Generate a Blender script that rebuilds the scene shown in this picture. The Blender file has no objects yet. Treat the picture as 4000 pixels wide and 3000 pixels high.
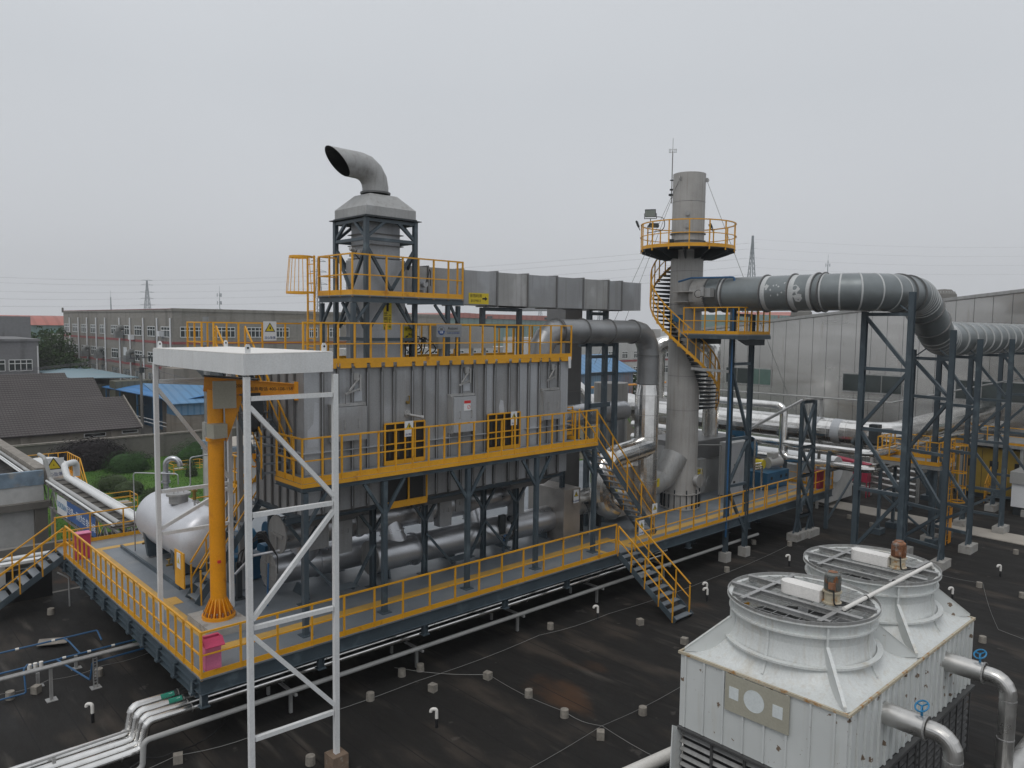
import bpy, bmesh, math, random
from mathutils import Vector, Matrix
from math import radians as RAD, sin, cos, pi
random.seed(7)
S = bpy.context.scene
COL = S.collection
# ---------------------------------------------------------------- camera
def cam_axes(yaw, pitch, roll):
    f = Vector((cos(pitch)*cos(yaw), cos(pitch)*sin(yaw), -sin(pitch)))
    r = Vector((sin(yaw), -cos(yaw), 0)); d = f.cross(r)
    return f, r*cos(roll)+d*sin(roll), d*cos(roll)-r*sin(roll)
cf, cr, cd = cam_axes(RAD(47.037), RAD(4.3996), RAD(-0.754))
cam = bpy.data.objects.new("Camera", bpy.data.cameras.new("Camera")); COL.objects.link(cam)
M = Matrix((cr, -cd, -cf)).transposed().to_4x4(); M.translation = Vector((0, 0, 10.9))
cam.matrix_world = M
cam.data.sensor_width = 36; cam.data.lens = 2987.3/4000*36
cam.data.clip_start = 0.2; cam.data.clip_end = 6000
S.camera = cam
# ---------------------------------------------------------------- light
SUN_EL, SUN_AZ = RAD(58), RAD(200)      # azimuth of the bright part of the cloud, from +X
W = bpy.data.worlds.new("World"); S.world = W; W.use_nodes = True
nt = W.node_tree; nt.nodes.clear()
def N(t, **k):
    n = nt.nodes.new(t)
    for a, b in k.items(): setattr(n, a, b)
    return n
out = N('ShaderNodeOutputWorld'); bg = N('ShaderNodeBackground'); sky = N('ShaderNodeTexSky')
sky.sky_type = 'NISHITA'; sky.sun_disc = False; sky.sun_elevation = SUN_EL
sky.sun_rotation = (pi/2 - SUN_AZ) % (2*pi); sky.air_density = 1.0; sky.dust_density = 6.0; sky.ozone_density = 1.0
hs = N('ShaderNodeHueSaturation'); hs.inputs['Saturation'].default_value = 0.15
# overcast deck of cloud: even grey, brighter overhead
tc = N('ShaderNodeTexCoord'); sep = N('ShaderNodeSeparateXYZ'); ramp = N('ShaderNodeValToRGB')
ramp.color_ramp.elements[0].position = 0.0; ramp.color_ramp.elements[0].color = (6.6, 6.8, 7.15, 1)
ramp.color_ramp.elements[1].position = 1.0; ramp.color_ramp.elements[1].color = (9.2, 9.5, 9.9, 1)
e = ramp.color_ramp.elements.new(0.28); e.color = (6.3, 6.6, 7.0, 1)
noi = N('ShaderNodeTexNoise'); noi.inputs['Scale'].default_value = 1.3; noi.inputs['Detail'].default_value = 3
mr = N('ShaderNodeMapRange'); mr.inputs['To Min'].default_value = 0.9; mr.inputs['To Max'].default_value = 1.1
mul = N('ShaderNodeMix', data_type='RGBA', blend_type='MULTIPLY'); mul.inputs['Factor'].default_value = 1
mix = N('ShaderNodeMix', data_type='RGBA'); mix.inputs['Factor'].default_value = 0.88
L = nt.links.new
L(tc.outputs['Generated'], sep.inputs[0]); L(sep.outputs['Z'], ramp.inputs[0])
L(tc.outputs['Generated'], noi.inputs['Vector']); L(noi.outputs['Fac'], mr.inputs['Value'])
L(ramp.outputs[0], mul.inputs[6]); L(mr.outputs[0], mul.inputs[7])
L(sky.outputs[0], hs.inputs['Color']); L(hs.outputs[0], mix.inputs[6]); L(mul.outputs[2], mix.inputs[7])
L(mix.outputs[2], bg.inputs['Color']); bg.inputs['Strength'].default_value = 0.1
L(bg.outputs[0], out.inputs[0])
sd = bpy.data.lights.new("Sun", 'SUN'); sd.energy = 0.7; sd.angle = RAD(25); sd.color = (1, 0.97, 0.93)
so = bpy.data.objects.new("Sun", sd); COL.objects.link(so)
sv = Vector((cos(SUN_EL)*cos(SUN_AZ), cos(SUN_EL)*sin(SUN_AZ), sin(SUN_EL)))
so.rotation_euler = sv.to_track_quat('Z', 'Y').to_euler(); so.location = (0, 0, 60)
S.view_settings.view_transform = 'Standard'; S.view_settings.look = 'None'
S.view_settings.exposure = 0.0; S.view_settings.gamma = 1; S.view_settings.use_curve_mapping = False
# ---------------------------------------------------------------- materials
MATS = {}
def mat(name, col, rough=0.6, metal=0.0, var=0.12, scale=1.5, fine=0.06, fscale=25, bump=0.0, col2=None,
        thr=(0.55, 0.68), c2scale=2.5, streak=None, stretch=(1, 1, 1), spec=0.5, rvar=0.0, aniso=None):
    """painted / bare surface: base colour with broad and fine variation and optional patches of a second colour"""
    m = bpy.data.materials.new(name); m.use_nodes = True; t = m.node_tree; b = t.nodes['Principled BSDF']
    def n(ty, **k):
        x = t.nodes.new(ty)
        for a, v in k.items(): setattr(x, a, v)
        return x
    lk = t.links.new
    g = n('ShaderNodeNewGeometry'); mp = n('ShaderNodeMapping'); mp.inputs['Scale'].default_value = stretch
    lk(g.outputs['Position'], mp.inputs['Vector'])
    def noise(sc, det=4):
        x = n('ShaderNodeTexNoise'); x.inputs['Scale'].default_value = sc; x.inputs['Detail'].default_value = det
        lk(mp.outputs[0], x.inputs['Vector']); return x.outputs['Fac']
    def mrange(src, lo, hi):
        x = n('ShaderNodeMapRange'); x.inputs['From Min'].default_value = 0.3; x.inputs['From Max'].default_value = 0.7
        x.inputs['To Min'].default_value = lo; x.inputs['To Max'].default_value = hi; lk(src, x.inputs['Value']); return x.outputs[0]
    def mult(a, b_):
        x = n('ShaderNodeMath', operation='MULTIPLY'); lk(a, x.inputs[0]); lk(b_, x.inputs[1]); return x.outputs[0]
    v = mult(mrange(noise(scale), 1-var, 1+var), mrange(noise(fscale, 2), 1-fine, 1+fine))
    base = n('ShaderNodeRGB'); base.outputs[0].default_value = (*col, 1); cur = base.outputs[0]
    if col2:
        p = n('ShaderNodeMapRange'); p.interpolation_type = 'SMOOTHSTEP'
        p.inputs['From Min'].default_value = thr[0]; p.inputs['From Max'].default_value = thr[1]
        lk(noise(c2scale, 5), p.inputs['Value'])
        x = n('ShaderNodeMix', data_type='RGBA'); lk(p.outputs[0], x.inputs['Factor']); lk(cur, x.inputs[6]); x.inputs[7].default_value = (*col2, 1)
        cur = x.outputs[2]
    if streak:                     # rain streaks running down: (colour, amount)
        m2 = n('ShaderNodeMapping'); m2.inputs['Scale'].default_value = (9, 9, 0.5); lk(g.outputs['Position'], m2.inputs['Vector'])
        s = n('ShaderNodeTexNoise'); s.inputs['Scale'].default_value = 1; s.inputs['Detail'].default_value = 4; lk(m2.outputs[0], s.inputs['Vector'])
        p = n('ShaderNodeMapRange'); p.inputs['From Min'].default_value = 0.5; p.inputs['From Max'].default_value = 0.75
        p.inputs['To Max'].default_value = streak[1]; lk(s.outputs['Fac'], p.inputs['Value'])
        x = n('ShaderNodeMix', data_type='RGBA'); lk(p.outputs[0], x.inputs['Factor']); lk(cur, x.inputs[6]); x.inputs[7].default_value = (*streak[0], 1)
        cur = x.outputs[2]
    y = n('ShaderNodeVectorMath', operation='SCALE'); lk(cur, y.inputs[0]); lk(v, y.inputs['Scale'])
    lk(y.outputs[0], b.inputs['Base Color'])
    b.inputs['Metallic'].default_value = metal; b.inputs['Specular IOR Level'].default_value = spec
    if rvar:
        lk(mrange(noise(scale*1.7), rough-rvar, rough+rvar), b.inputs['Roughness'])
    else: b.inputs['Roughness'].default_value = rough
    if bump:
        bp = n('ShaderNodeBump'); bp.inputs['Strength'].default_value = bump; bp.inputs['Distance'].default_value = 0.02
        lk(noise(fscale if not aniso else aniso, 3), bp.inputs['Height']); lk(bp.outputs[0], b.inputs['Normal'])
    MATS[name] = m; return m
mat('yellow', (0.68, 0.33, 0.015), 0.42, var=.10, scale=.8, col2=(0.42, 0.17, 0.012), c2scale=3, thr=(.6, .75))
mat('orange', (0.72, 0.29, 0.008), 0.35, var=.06, col2=(.5, .17, .01), c2scale=2, thr=(.62, .8))
mat('deck', (0.155, 0.175, 0.195), 0.42, var=.12, scale=.5, fine=.08, col2=(0.20, 0.21, 0.215), c2scale=.7, thr=(.5, .75), rvar=.1)
mat('deck_yellow', (0.50, 0.30, 0.07), 0.55, var=.1, col2=(.36, .25, .10), c2scale=2, thr=(.5, .75))
mat('steel', (0.055, 0.076, 0.092), 0.45, var=.14, scale=1.2, col2=(0.09, 0.12, 0.14), c2scale=1.6)
mat('dark_steel', (0.022, 0.028, 0.032), 0.5, var=.15)
mat('panel', (0.30, 0.305, 0.31), 0.5, metal=.25, var=.10, scale=.7, col2=(0.36, 0.37, 0.385), c2scale=.5, thr=(.5, .62), streak=((.22, .21, .20), .5))
mat('panel_light', (0.40, 0.415, 0.435), 0.45, metal=.2, var=.07, scale=.9, streak=((.30, .30, .30), .4))
mat('panel_patch', (0.46, 0.48, 0.51), 0.5, metal=.1, var=.06)
mat('panel_dark', (0.17, 0.17, 0.17), 0.5, metal=.4, var=.15, scale=.8)
mat('weathered', (0.34, 0.34, 0.335), 0.5, metal=.35, var=.10, scale=1.2, streak=((.22, .21, .19), .6), col2=(.42, .42, .42), c2scale=1)
mat('duct', (0.27, 0.275, 0.28), 0.38, metal=.55, var=.12, scale=1.0, rvar=.08)
mat('duct_green', (0.185, 0.205, 0.21), 0.36, metal=.35, var=.13, scale=1.1, col2=(.18, .20, .205), c2scale=.8, rvar=.08)
mat('duct_patch', (0.48, 0.49, 0.49), 0.6, metal=.1, var=.1)
mat('tank_paint', (0.60, 0.61, 0.64), 0.38, metal=.35, var=.05, scale=1.0, rvar=.05)
mat('cabin_yellow', (0.33, 0.22, 0.03), 0.6, var=.12)
mat('silver', (0.50, 0.51, 0.53), 0.33, metal=.85, var=.07, scale=1.0, rvar=.07)
mat('alu', (0.72, 0.71, 0.69), 0.20, metal=1.0, var=.06, scale=1.5, bump=.10, fscale=3, rvar=.06)
mat('alu_dull', (0.55, 0.54, 0.52), 0.33, metal=.9, var=.12, scale=1.5, bump=.12, fscale=4, rvar=.1)
mat('alu_box', (0.42, 0.39, 0.36), 0.38, metal=.75, var=.15, scale=1.5, rvar=.1)
mat('chimney', (0.37, 0.36, 0.345), 0.6, metal=.1, var=.08, scale=1.2, streak=((.24, .22, .19), .55))
mat('white', (0.66, 0.67, 0.67), 0.5, var=.05, streak=((.50, .47, .42), .25))
mat('white_bright', (0.74, 0.72, 0.69), 0.55, var=.05, scale=3)
mat('frp', (0.60, 0.62, 0.61), 0.42, var=.05, scale=1.5, col2=(.52, .49, .42), c2scale=1.3, thr=(.58, .78), streak=((.42, .36, .27), .35))
mat('frp_stain', (0.20, 0.15, 0.11), 0.8, var=.3, scale=12)
mat('plaque', (0.36, 0.345, 0.28), 0.6, var=.05)
mat('plaque_white', (0.62, 0.66, 0.66), 0.6, var=.04)
mat('louver', (0.055, 0.055, 0.055), 0.5, var=.15)
mat('black', (0.012, 0.012, 0.013), 0.5, var=.1)
mat('cable', (0.014, 0.014, 0.015), 0.45, var=.1)
mat('rust', (0.22, 0.10, 0.05), 0.8, var=.3, scale=9, col2=(.26, .24, .22), c2scale=6)
mat('motor', (0.16, 0.17, 0.16), 0.6, metal=.2, var=.2, scale=6, col2=(.28, .12, .05), c2scale=7, thr=(.5, .62))
mat('cream_rust', (0.45, 0.40, 0.30), 0.6, var=.1, col2=(.34, .17, .05), c2scale=6, thr=(.52, .68))
mat('valve_blue', (0.02, 0.18, 0.36), 0.4, var=.1)
mat('blue', (0.02, 0.10, 0.19), 0.45, var=.15)
mat('pipe_blue', (0.02, 0.09, 0.20), 0.4, var=.1)
mat('magenta', (0.50, 0.045, 0.12), 0.45, var=.08)
mat('magenta_light', (0.62, 0.17, 0.30), 0.5, var=.08)
mat('red_dark', (0.30, 0.02, 0.05), 0.45, var=.1)
mat('pvc', (0.70, 0.68, 0.64), 0.4, var=.04)
mat('concrete', (0.33, 0.32, 0.30), 0.85, var=.12, scale=3, bump=.25, col2=(.24, .22, .20), c2scale=2.2)
mat('concrete_brown', (0.17, 0.12, 0.085), 0.9, var=.2, scale=6, bump=.3, col2=(.28, .26, .22), c2scale=5)
mat('slab', (0.36, 0.33, 0.29), 0.85, var=.08, scale=1, bump=.1)
mat('brick_block', (0.24, 0.22, 0.19), 0.9, var=.2, scale=9)
mat('cabinet', (0.34, 0.34, 0.33), 0.45, var=.05)
mat('sign_yellow', (0.60, 0.46, 0.02), 0.5, var=.04)
mat('sign_white', (0.68, 0.69, 0.70), 0.45, var=.03)
mat('sign_grey', (0.26, 0.27, 0.28), 0.4, metal=.3, var=.05)
mat('banner_blue', (.035, .10, .27), .5, var=.08)
mat('sign_red', (0.55, 0.03, 0.03), 0.5, var=.03)
mat('ink', (0.015, 0.015, 0.015), 0.6, var=.02)
mat('ink_blue', (0.02, 0.06, 0.20), 0.6, var=.02)
mat('ink_white', (0.75, 0.76, 0.78), 0.6, var=.02)
mat('green_label', (0.02, 0.22, 0.15), 0.5, var=.04)
mat('dark_green', (0.012, 0.05, 0.03), 0.5, var=.1)
mat('brass', (0.25, 0.17, 0.05), 0.45, metal=.6, var=.15)
mat('glass_lamp', (0.45, 0.50, 0.46), 0.15, metal=.3, var=.05)
mat('wire', (0.25, 0.25, 0.24), 0.5, metal=.5, var=.05)
mat('wire_far', (0.10, 0.10, 0.11), 0.6, var=.05)
mat('pylon', (0.16, 0.20, 0.22), 0.6, metal=.3, var=.05)
def custom(name, build):
    m = bpy.data.materials.new(name); m.use_nodes = True; t = m.node_tree
    def n(ty, **k):
        x = t.nodes.new(ty)
        for a, v in k.items(): setattr(x, a, v)
        return x
    build(t, n, t.links.new, t.nodes['Principled BSDF']); MATS[name] = m
def _pos(n, lk, sc=(1, 1, 1), loc=(0, 0, 0), rot=(0, 0, 0)):
    g = n('ShaderNodeNewGeometry'); mp = n('ShaderNodeMapping')
    mp.inputs['Scale'].default_value = sc; mp.inputs['Location'].default_value = loc; mp.inputs['Rotation'].default_value = rot
    lk(g.outputs['Position'], mp.inputs['Vector']); return mp.outputs[0]
def _noise(n, lk, vec, sc, det=4, lo=0.3, hi=0.7, a=0, b=1, smooth=False):
    x = n('ShaderNodeTexNoise'); x.inputs['Scale'].default_value = sc; x.inputs['Detail'].default_value = det; lk(vec, x.inputs['Vector'])
    r = n('ShaderNodeMapRange'); r.inputs['From Min'].default_value = lo; r.inputs['From Max'].default_value = hi
    r.inputs['To Min'].default_value = a; r.inputs['To Max'].default_value = b
    if smooth: r.interpolation_type = 'SMOOTHSTEP'
    lk(x.outputs['Fac'], r.inputs['Value']); return r.outputs[0]
def _mix(n, lk, f, a, b, bt='MIX'):
    x = n('ShaderNodeMix', data_type='RGBA', blend_type=bt)
    if isinstance(f, (int, float)): x.inputs['Factor'].default_value = f
    else: lk(f, x.inputs['Factor'])
    for i, v in ((6, a), (7, b)):
        if isinstance(v, tuple): x.inputs[i].default_value = (*v, 1)
        else: lk(v, x.inputs[i])
    return x.outputs[2]
def _stripe(n, lk, vec, axis, period, width, off=0):
    """1 on thin lines every `period` along an axis"""
    s = n('ShaderNodeSeparateXYZ'); lk(vec, s.inputs[0])
    a = n('ShaderNodeMath', operation='ADD'); lk(s.outputs[axis], a.inputs[0]); a.inputs[1].default_value = off + 1000*period
    m = n('ShaderNodeMath', operation='MODULO'); lk(a.outputs[0], m.inputs[0]); m.inputs[1].default_value = period
    l = n('ShaderNodeMath', operation='LESS_THAN'); lk(m.outputs[0], l.inputs[0]); l.inputs[1].default_value = width
    return l.outputs[0]
def _bitumen(t, n, lk, b):
    p = _pos(n, lk); ps = _pos(n, lk, (1, .32, 1)); pj = _pos(n, lk, (1, .14, 1))
    c = _mix(n, lk, _noise(n, lk, ps, .8, 5, .52, .72, 0, .85, True), (.0145, .0135, .0125), (.052, .042, .034))
    c = _mix(n, lk, _noise(n, lk, pj, 1.7, 4, .60, .8, 0, .55, True), c, (.11, .098, .085))
    c = _mix(n, lk, _noise(n, lk, _pos(n, lk, (1, .6, 1), (31, 9, 0)), .35, 5, .63, .76, 0, .75, True), c, (.072, .036, .018))
    c = _mix(n, lk, _noise(n, lk, p, 1.6, 5, .66, .72, 0, .35, True), c, (.11, .10, .09))
    c = _mix(n, lk, _stripe(n, lk, p, 0, 1.0, .03), c, (.009, .009, .009))
    v = _noise(n, lk, p, 60, 2, .3, .7, .8, 1.25)
    y = n('ShaderNodeVectorMath', operation='SCALE'); lk(c, y.inputs[0]); lk(v, y.inputs['Scale']); lk(y.outputs[0], b.inputs['Base Color'])
    lk(_noise(n, lk, ps, 1.1, 4, .3, .7, .62, .85), b.inputs['Roughness']); b.inputs['Specular IOR Level'].default_value = .25
    bp = n('ShaderNodeBump'); bp.inputs['Strength'].default_value = .4; bp.inputs['Distance'].default_value = .02
    lk(_noise(n, lk, ps, 5, 5), bp.inputs['Height']); lk(bp.outputs[0], b.inputs['Normal'])
custom('bitumen', _bitumen)
def _render_wall(t, n, lk, b, base=(.25, .235, .21), dirt=(.15, .14, .125), st=(.19, .165, .125)):
    p = _pos(n, lk); c = _mix(n, lk, _noise(n, lk, p, .12, 6, .4, .65, 0, .8, True), base, tuple(.86*x for x in base))
    c = _mix(n, lk, _noise(n, lk, _pos(n, lk, (1.1, 1.1, .10)), .8, 5, .52, .72, 0, .8, True), c, dirt)
    c = _mix(n, lk, _noise(n, lk, _pos(n, lk, (.12, .12, 1.4)), .6, 4, .58, .72, 0, .6, True), c, st)
    v = _noise(n, lk, p, 3, 3, .3, .7, .92, 1.08); y = n('ShaderNodeVectorMath', operation='SCALE'); lk(c, y.inputs[0]); lk(v, y.inputs['Scale'])
    lk(y.outputs[0], b.inputs['Base Color']); b.inputs['Roughness'].default_value = .9
custom('factory_wall', _render_wall)
custom('old_wall', lambda t, n, lk, b: _render_wall(t, n, lk, b, (.24, .215, .18), (.14, .12, .10), (.17, .13, .09)))
custom('grey_wall', lambda t, n, lk, b: _render_wall(t, n, lk, b, (.20, .20, .205), (.12, .12, .12), (.22, .19, .14)))
custom('fence_wall', lambda t, n, lk, b: _render_wall(t, n, lk, b, (.15, .14, .125), (.085, .08, .07), (.12, .11, .09)))
custom('white_wall', lambda t, n, lk, b: _render_wall(t, n, lk, b, (.50, .50, .49), (.42, .42, .41), (.40, .39, .37)))
def _tiles(t, n, lk, b):
    p = _pos(n, lk); c = _mix(n, lk, _noise(n, lk, p, .35, 5, .3, .7, 0, 1), (.082, .073, .072), (.105, .094, .092))
    c = _mix(n, lk, _stripe(n, lk, p, 1, .42, .11), c, (.022, .019, .019))
    c = _mix(n, lk, _stripe(n, lk, p, 0, .33, .05), c, (.040, .034, .034))
    lk(c, b.inputs['Base Color']); b.inputs['Roughness'].default_value = .8; b.inputs['Specular IOR Level'].default_value = .2
custom('tiles', _tiles)
def _corr(colr, axis, per=.3, dirt=(.2, .2, .2), amt=.25):
    def f(t, n, lk, b):
        p = _pos(n, lk); c = _mix(n, lk, _noise(n, lk, _pos(n, lk, (.3, .3, .3)), .8, 5, .4, .7, 0, amt), colr, dirt)
        c = _mix(n, lk, _stripe(n, lk, p, axis, per, per*.3), c, tuple(.8*x for x in colr))
        lk(c, b.inputs['Base Color']); b.inputs['Roughness'].default_value = .55
    return f
custom('blue_sheet', _corr((.10, .24, .42), 0, 1.2)); custom('blue_sheet_bright', _corr((.05, .22, .50), 0, 1.2))
custom('blue_side', _corr((.10, .25, .42), 0, .8, (.3, .3, .3), .5)); custom('blue_pale', _corr((.24, .36, .42), 1, .9, (.35, .35, .35), .3))
custom('olive_sheet', _corr((.13, .13, .09), 0, .9)); custom('red_roof', _corr((.38, .11, .08), 0, 4, (.3, .15, .12), .4))
custom('teal_wall', _corr((.14, .25, .23), 0, 4, (.2, .25, .24), .4))
custom('rusty_side', _corr((.16, .28, .40), 0, .5, (.22, .10, .06), .9))
def _bigwall(t, n, lk, b):
    p = _pos(n, lk); c = _mix(n, lk, _noise(n, lk, p, .2, 4, .3, .7, 0, 1), (.46, .455, .44), (.54, .53, .51))
    c = _mix(n, lk, _stripe(n, lk, p, 1, 1.19, .035), c, (.10, .10, .10))
    c = _mix(n, lk, _noise(n, lk, _pos(n, lk, (1, 1, .2)), 1.5, 4, .6, .8, 0, .5), c, (.25, .2, .17))
    lk(c, b.inputs['Base Color']); b.inputs['Metallic'].default_value = .85
    lk(_noise(n, lk, _pos(n, lk, (.2, .2, 1.5)), .8, 4, .3, .7, .12, .28), b.inputs['Roughness'])
    bp = n('ShaderNodeBump'); bp.inputs['Strength'].default_value = .05; bp.inputs['Distance'].default_value = .05
    lk(_noise(n, lk, _pos(n, lk, (1, 1, .5)), .9, 3), bp.inputs['Height']); lk(bp.outputs[0], b.inputs['Normal'])
custom('steel_cladding', _bigwall)
def _grass(t, n, lk, b):
    p = _pos(n, lk); c = _mix(n, lk, _noise(n, lk, p, .25, 6, .35, .65, 0, 1, True), (.042, .10, .016), (.075, .15, .028))
    c = _mix(n, lk, _noise(n, lk, p, 1.1, 5, .58, .75, 0, .7, True), c, (.10, .12, .04))
    v = _noise(n, lk, p, 9, 4, .3, .7, .65, 1.3); y = n('ShaderNodeVectorMath', operation='SCALE'); lk(c, y.inputs[0]); lk(v, y.inputs['Scale'])
    lk(y.outputs[0], b.inputs['Base Color']); b.inputs['Roughness'].default_value = .95; b.inputs['Specular IOR Level'].default_value = .1
custom('grass', _grass)
mat('ground', (.12, .115, .105), .95, var=.2, scale=.1, col2=(.07, .09, .04), c2scale=.02)
mat('leaf', (.022, .058, .012), .7, var=.35, scale=2.2, fine=.3, fscale=9, spec=.2)
mat('leaf_light', (.04, .06, .022), .7, var=.35, scale=2.2, fine=.3, fscale=9, spec=.2)
mat('leaf_purple', (.018, .014, .015), .7, var=.35, scale=2.2, fine=.3, fscale=9, spec=.2)
mat('leaf_far', (.035, .065, .02), .8, var=.4, scale=.5, spec=.1)
mat('bark', (.06, .045, .03), .9)
mat('win_frame', (.62, .63, .62), .5, var=.03)
mat('win_glass', (.035, .045, .045), .12, var=.3, scale=.6, spec=.6, rvar=.04)
mat('win_dark', (.012, .012, .013), .2, var=.2)
mat('win_green', (.10, .16, .14), .08, var=.1, spec=.7)
mat('red_band', (.26, .075, .075), .8, var=.12, scale=2)
mat('ac_grey', (.17, .175, .17), .6, var=.15, scale=2)
mat('pole_conc', (.16, .155, .145), .9, var=.1)
mat('coping_blue', (.17, .23, .29), .8, var=.25, scale=2, col2=(.24, .25, .25), c2scale=1.5)
mat('coping_stone', (.22, .20, .175), .9, var=.2, scale=2.5, col2=(.30, .28, .25), c2scale=3)
# ---------------------------------------------------------------- geometry
class MB:
    def __init__(s): s.v = []; s.f = []
    def poly(s, pts):
        i = len(s.v); s.v += [Vector(p) for p in pts]; s.f.append(tuple(range(i, i+len(pts)))); return s
    def hexa(s, p):      # 8 points: bottom 4 (ccw), top 4
        i = len(s.v); s.v += [Vector(q) for q in p]
        for f in ((3, 2, 1, 0), (4, 5, 6, 7), (0, 1, 5, 4), (1, 2, 6, 5), (2, 3, 7, 6), (3, 0, 4, 7)): s.f.append(tuple(i+k for k in f))
        return s
    def box(s, x0, x1, y0, y1, z0, z1):
        return s.hexa([(x0, y0, z0), (x1, y0, z0), (x1, y1, z0), (x0, y1, z0), (x0, y0, z1), (x1, y0, z1), (x1, y1, z1), (x0, y1, z1)])
    def cbox(s, c, d, rz=0):
        hx, hy, hz = d[0]/2, d[1]/2, d[2]/2; R = Matrix.Rotation(rz, 3, 'Z'); c = Vector(c)
        return s.hexa([c+R@Vector((x*hx, y*hy, z*hz)) for z in (-1, 1) for x, y in ((-1, -1), (1, -1), (1, 1), (-1, 1))])
    def bar(s, p, q, w, h=None, up=(0, 0, 1)):
        p, q, up = Vector(p), Vector(q), Vector(up); h = h or w; d = (q-p).normalized()
        if abs(d.dot(up)) > .97: up = Vector((0, 1, 0))
        a = d.cross(up).normalized()*w/2; b = a.cross(d).normalized()*h/2
        return s.hexa([p-a-b, p+a-b, p+a+b, p-a+b, q-a-b, q+a-b, q+a+b, q-a+b])
    def ibeam(s, p, q, w, h, t=.012, up=(0, 0, 1)):
        p, q, up = Vector(p), Vector(q), Vector(up); d = (q-p).normalized()
        if abs(d.dot(up)) > .97: up = Vector((0, 1, 0))
        a = d.cross(up).normalized(); b = a.cross(d).normalized(); o = b*(h/2-t/2)
        s.bar(p, q, t, h-2*t-.002, b); s.bar(p+o, q+o, w, t, b); s.bar(p-o, q-o, w, t, b); return s
    def tube(s, pts, r, n=16, caps=True, rs=None):
        P = [Vector(p) for p in pts]; m = len(P); base = len(s.v)
        T = []
        for i in range(m):
            a = (P[i]-P[i-1]).normalized() if i else (P[1]-P[0]).normalized()
            b = (P[i+1]-P[i]).normalized() if i < m-1 else a
            T.append((a, b, (a+b).normalized() if (a+b).length > 1e-6 else a))
        ref = Vector((0, 0, 1)) if abs(T[0][0].z) < .9 else Vector((1, 0, 0))
        u = T[0][0].cross(ref).normalized(); w = T[0][0].cross(u).normalized()
        for i in range(m):
            a, b, mid = T[i]
            if i:
                q = T[i-1][1].rotation_difference(a) if T[i-1][1].dot(a) < .999999 else None
                if q: u = q@u; w = q@w
            R = rs[i] if rs else r
            for k in range(n):
                an = 2*pi*k/n; o = u*(cos(an)*R)+w*(sin(an)*R)
                dn = a.dot(mid)      # slide the ring onto the mitre plane
                o = o-a*(o.dot(mid)/dn); s.v.append(P[i]+o)
            if b is not a and a.dot(b) < .999999:
                q = a.rotation_difference(b); u = q@u; w = q@w
                T[i] = (a, b, mid)
        for i in range(m-1):
            for k in range(n):
                A = base+i*n+k; B = base+i*n+(k+1) % n; s.f.append((A, B, B+n, A+n))
        if caps:
            s.f.append(tuple(base+k for k in reversed(range(n)))); s.f.append(tuple(base+(m-1)*n+k for k in range(n)))
        return s
    def lathe(s, prof, c=(0, 0, 0), axis=(0, 0, 1), n=32, a0=0, a1=2*pi):
        ax = Vector(axis).normalized(); c = Vector(c); ref = Vector((0, 0, 1)) if abs(ax.z) < .9 else Vector((1, 0, 0))
        u = ax.cross(ref).normalized(); w = ax.cross(u); base = len(s.v); full = abs(a1-a0-2*pi) < 1e-6; m = n if full else n+1
        for r, z in prof:
            for k in range(m):
                an = a0+(a1-a0)*k/n; s.v.append(c+ax*z+u*(cos(an)*r)+w*(sin(an)*r))
        for i in range(len(prof)-1):
            for k in range(n):
                A = base+i*m+k; B = base+i*m+(k+1) % m; s.f.append((A, B, B+m, A+m))
        return s
    def cyl(s, p, q, r, n=16, r2=None):
        p = Vector(p); q = Vector(q); L_ = (q-p).length; r2 = r if r2 is None else r2
        return s.lathe([(0, 0), (r, 0), (r2, L_), (0, L_)], p, q-p, n)
    def grid(s, fn, nu, nv, wrap=False):
        b = len(s.v); mu = nu if wrap else nu+1
        for j in range(nv+1):
            for i in range(mu): s.v.append(Vector(fn(i/nu, j/nv)))
        for j in range(nv):
            for i in range(nu):
                A = b+j*mu+i; B = b+j*mu+(i+1) % mu; s.f.append((A, B, B+mu, A+mu))
        return s
    def prism(s, pts, vec):
        vec = Vector(vec); n = len(pts); i = len(s.v); s.v += [Vector(p) for p in pts]+[Vector(p)+vec for p in pts]
        s.f.append(tuple(i+k for k in reversed(range(n)))); s.f.append(tuple(i+n+k for k in range(n)))
        for k in range(n): s.f.append((i+k, i+(k+1) % n, i+n+(k+1) % n, i+n+k))
        return s
    def build(s, name, m, parent=None, smooth=25, label=None, cat=None, group=None, kind=None, solid=0):
        me = bpy.data.meshes.new(name)
        if parent is None:
            xs = [v.x for v in s.v]; ys = [v.y for v in s.v]
            o0 = Vector(((min(xs)+max(xs))/2, (min(ys)+max(ys))/2, min(v.z for v in s.v)))
        else:
            o0 = parent.location.copy(); pp = parent.parent
            while pp: o0 += pp.location; pp = pp.parent
        me.from_pydata([v-o0 for v in s.v], [], s.f); me.materials.append(MATS[m])
        if smooth:
            me.shade_smooth(); me.set_sharp_from_angle(angle=RAD(smooth))
        o = bpy.data.objects.new(name, me); COL.objects.link(o)
        if parent is None: o.location = o0
        else: o.parent = parent
        if label: o['label'] = label
        if cat: o['category'] = cat
        if group: o['group'] = group
        if kind: o['kind'] = kind
        return o
def fixn(o):
    bm = bmesh.new(); bm.from_mesh(o.data); bmesh.ops.recalc_face_normals(bm, faces=bm.faces); bm.to_mesh(o.data); bm.free(); return o
def thing(name, label, cat, loc, group=None):
    o = bpy.data.objects.new(name, None); COL.objects.link(o); o.location = Vector(loc); o.empty_display_size = .2

    o['label'] = label; o['category'] = cat
    if group: o['group'] = group
    return o
def copy_tree(o, loc=None, label=None, parent=None):
    c = o.copy(); COL.objects.link(c)
    if parent: c.parent = parent
    for ch in list(o.children): copy_tree(ch, None, None, c)
    if loc is not None: c.location = Vector(loc)
    if label: c['label'] = label
    return c
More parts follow.
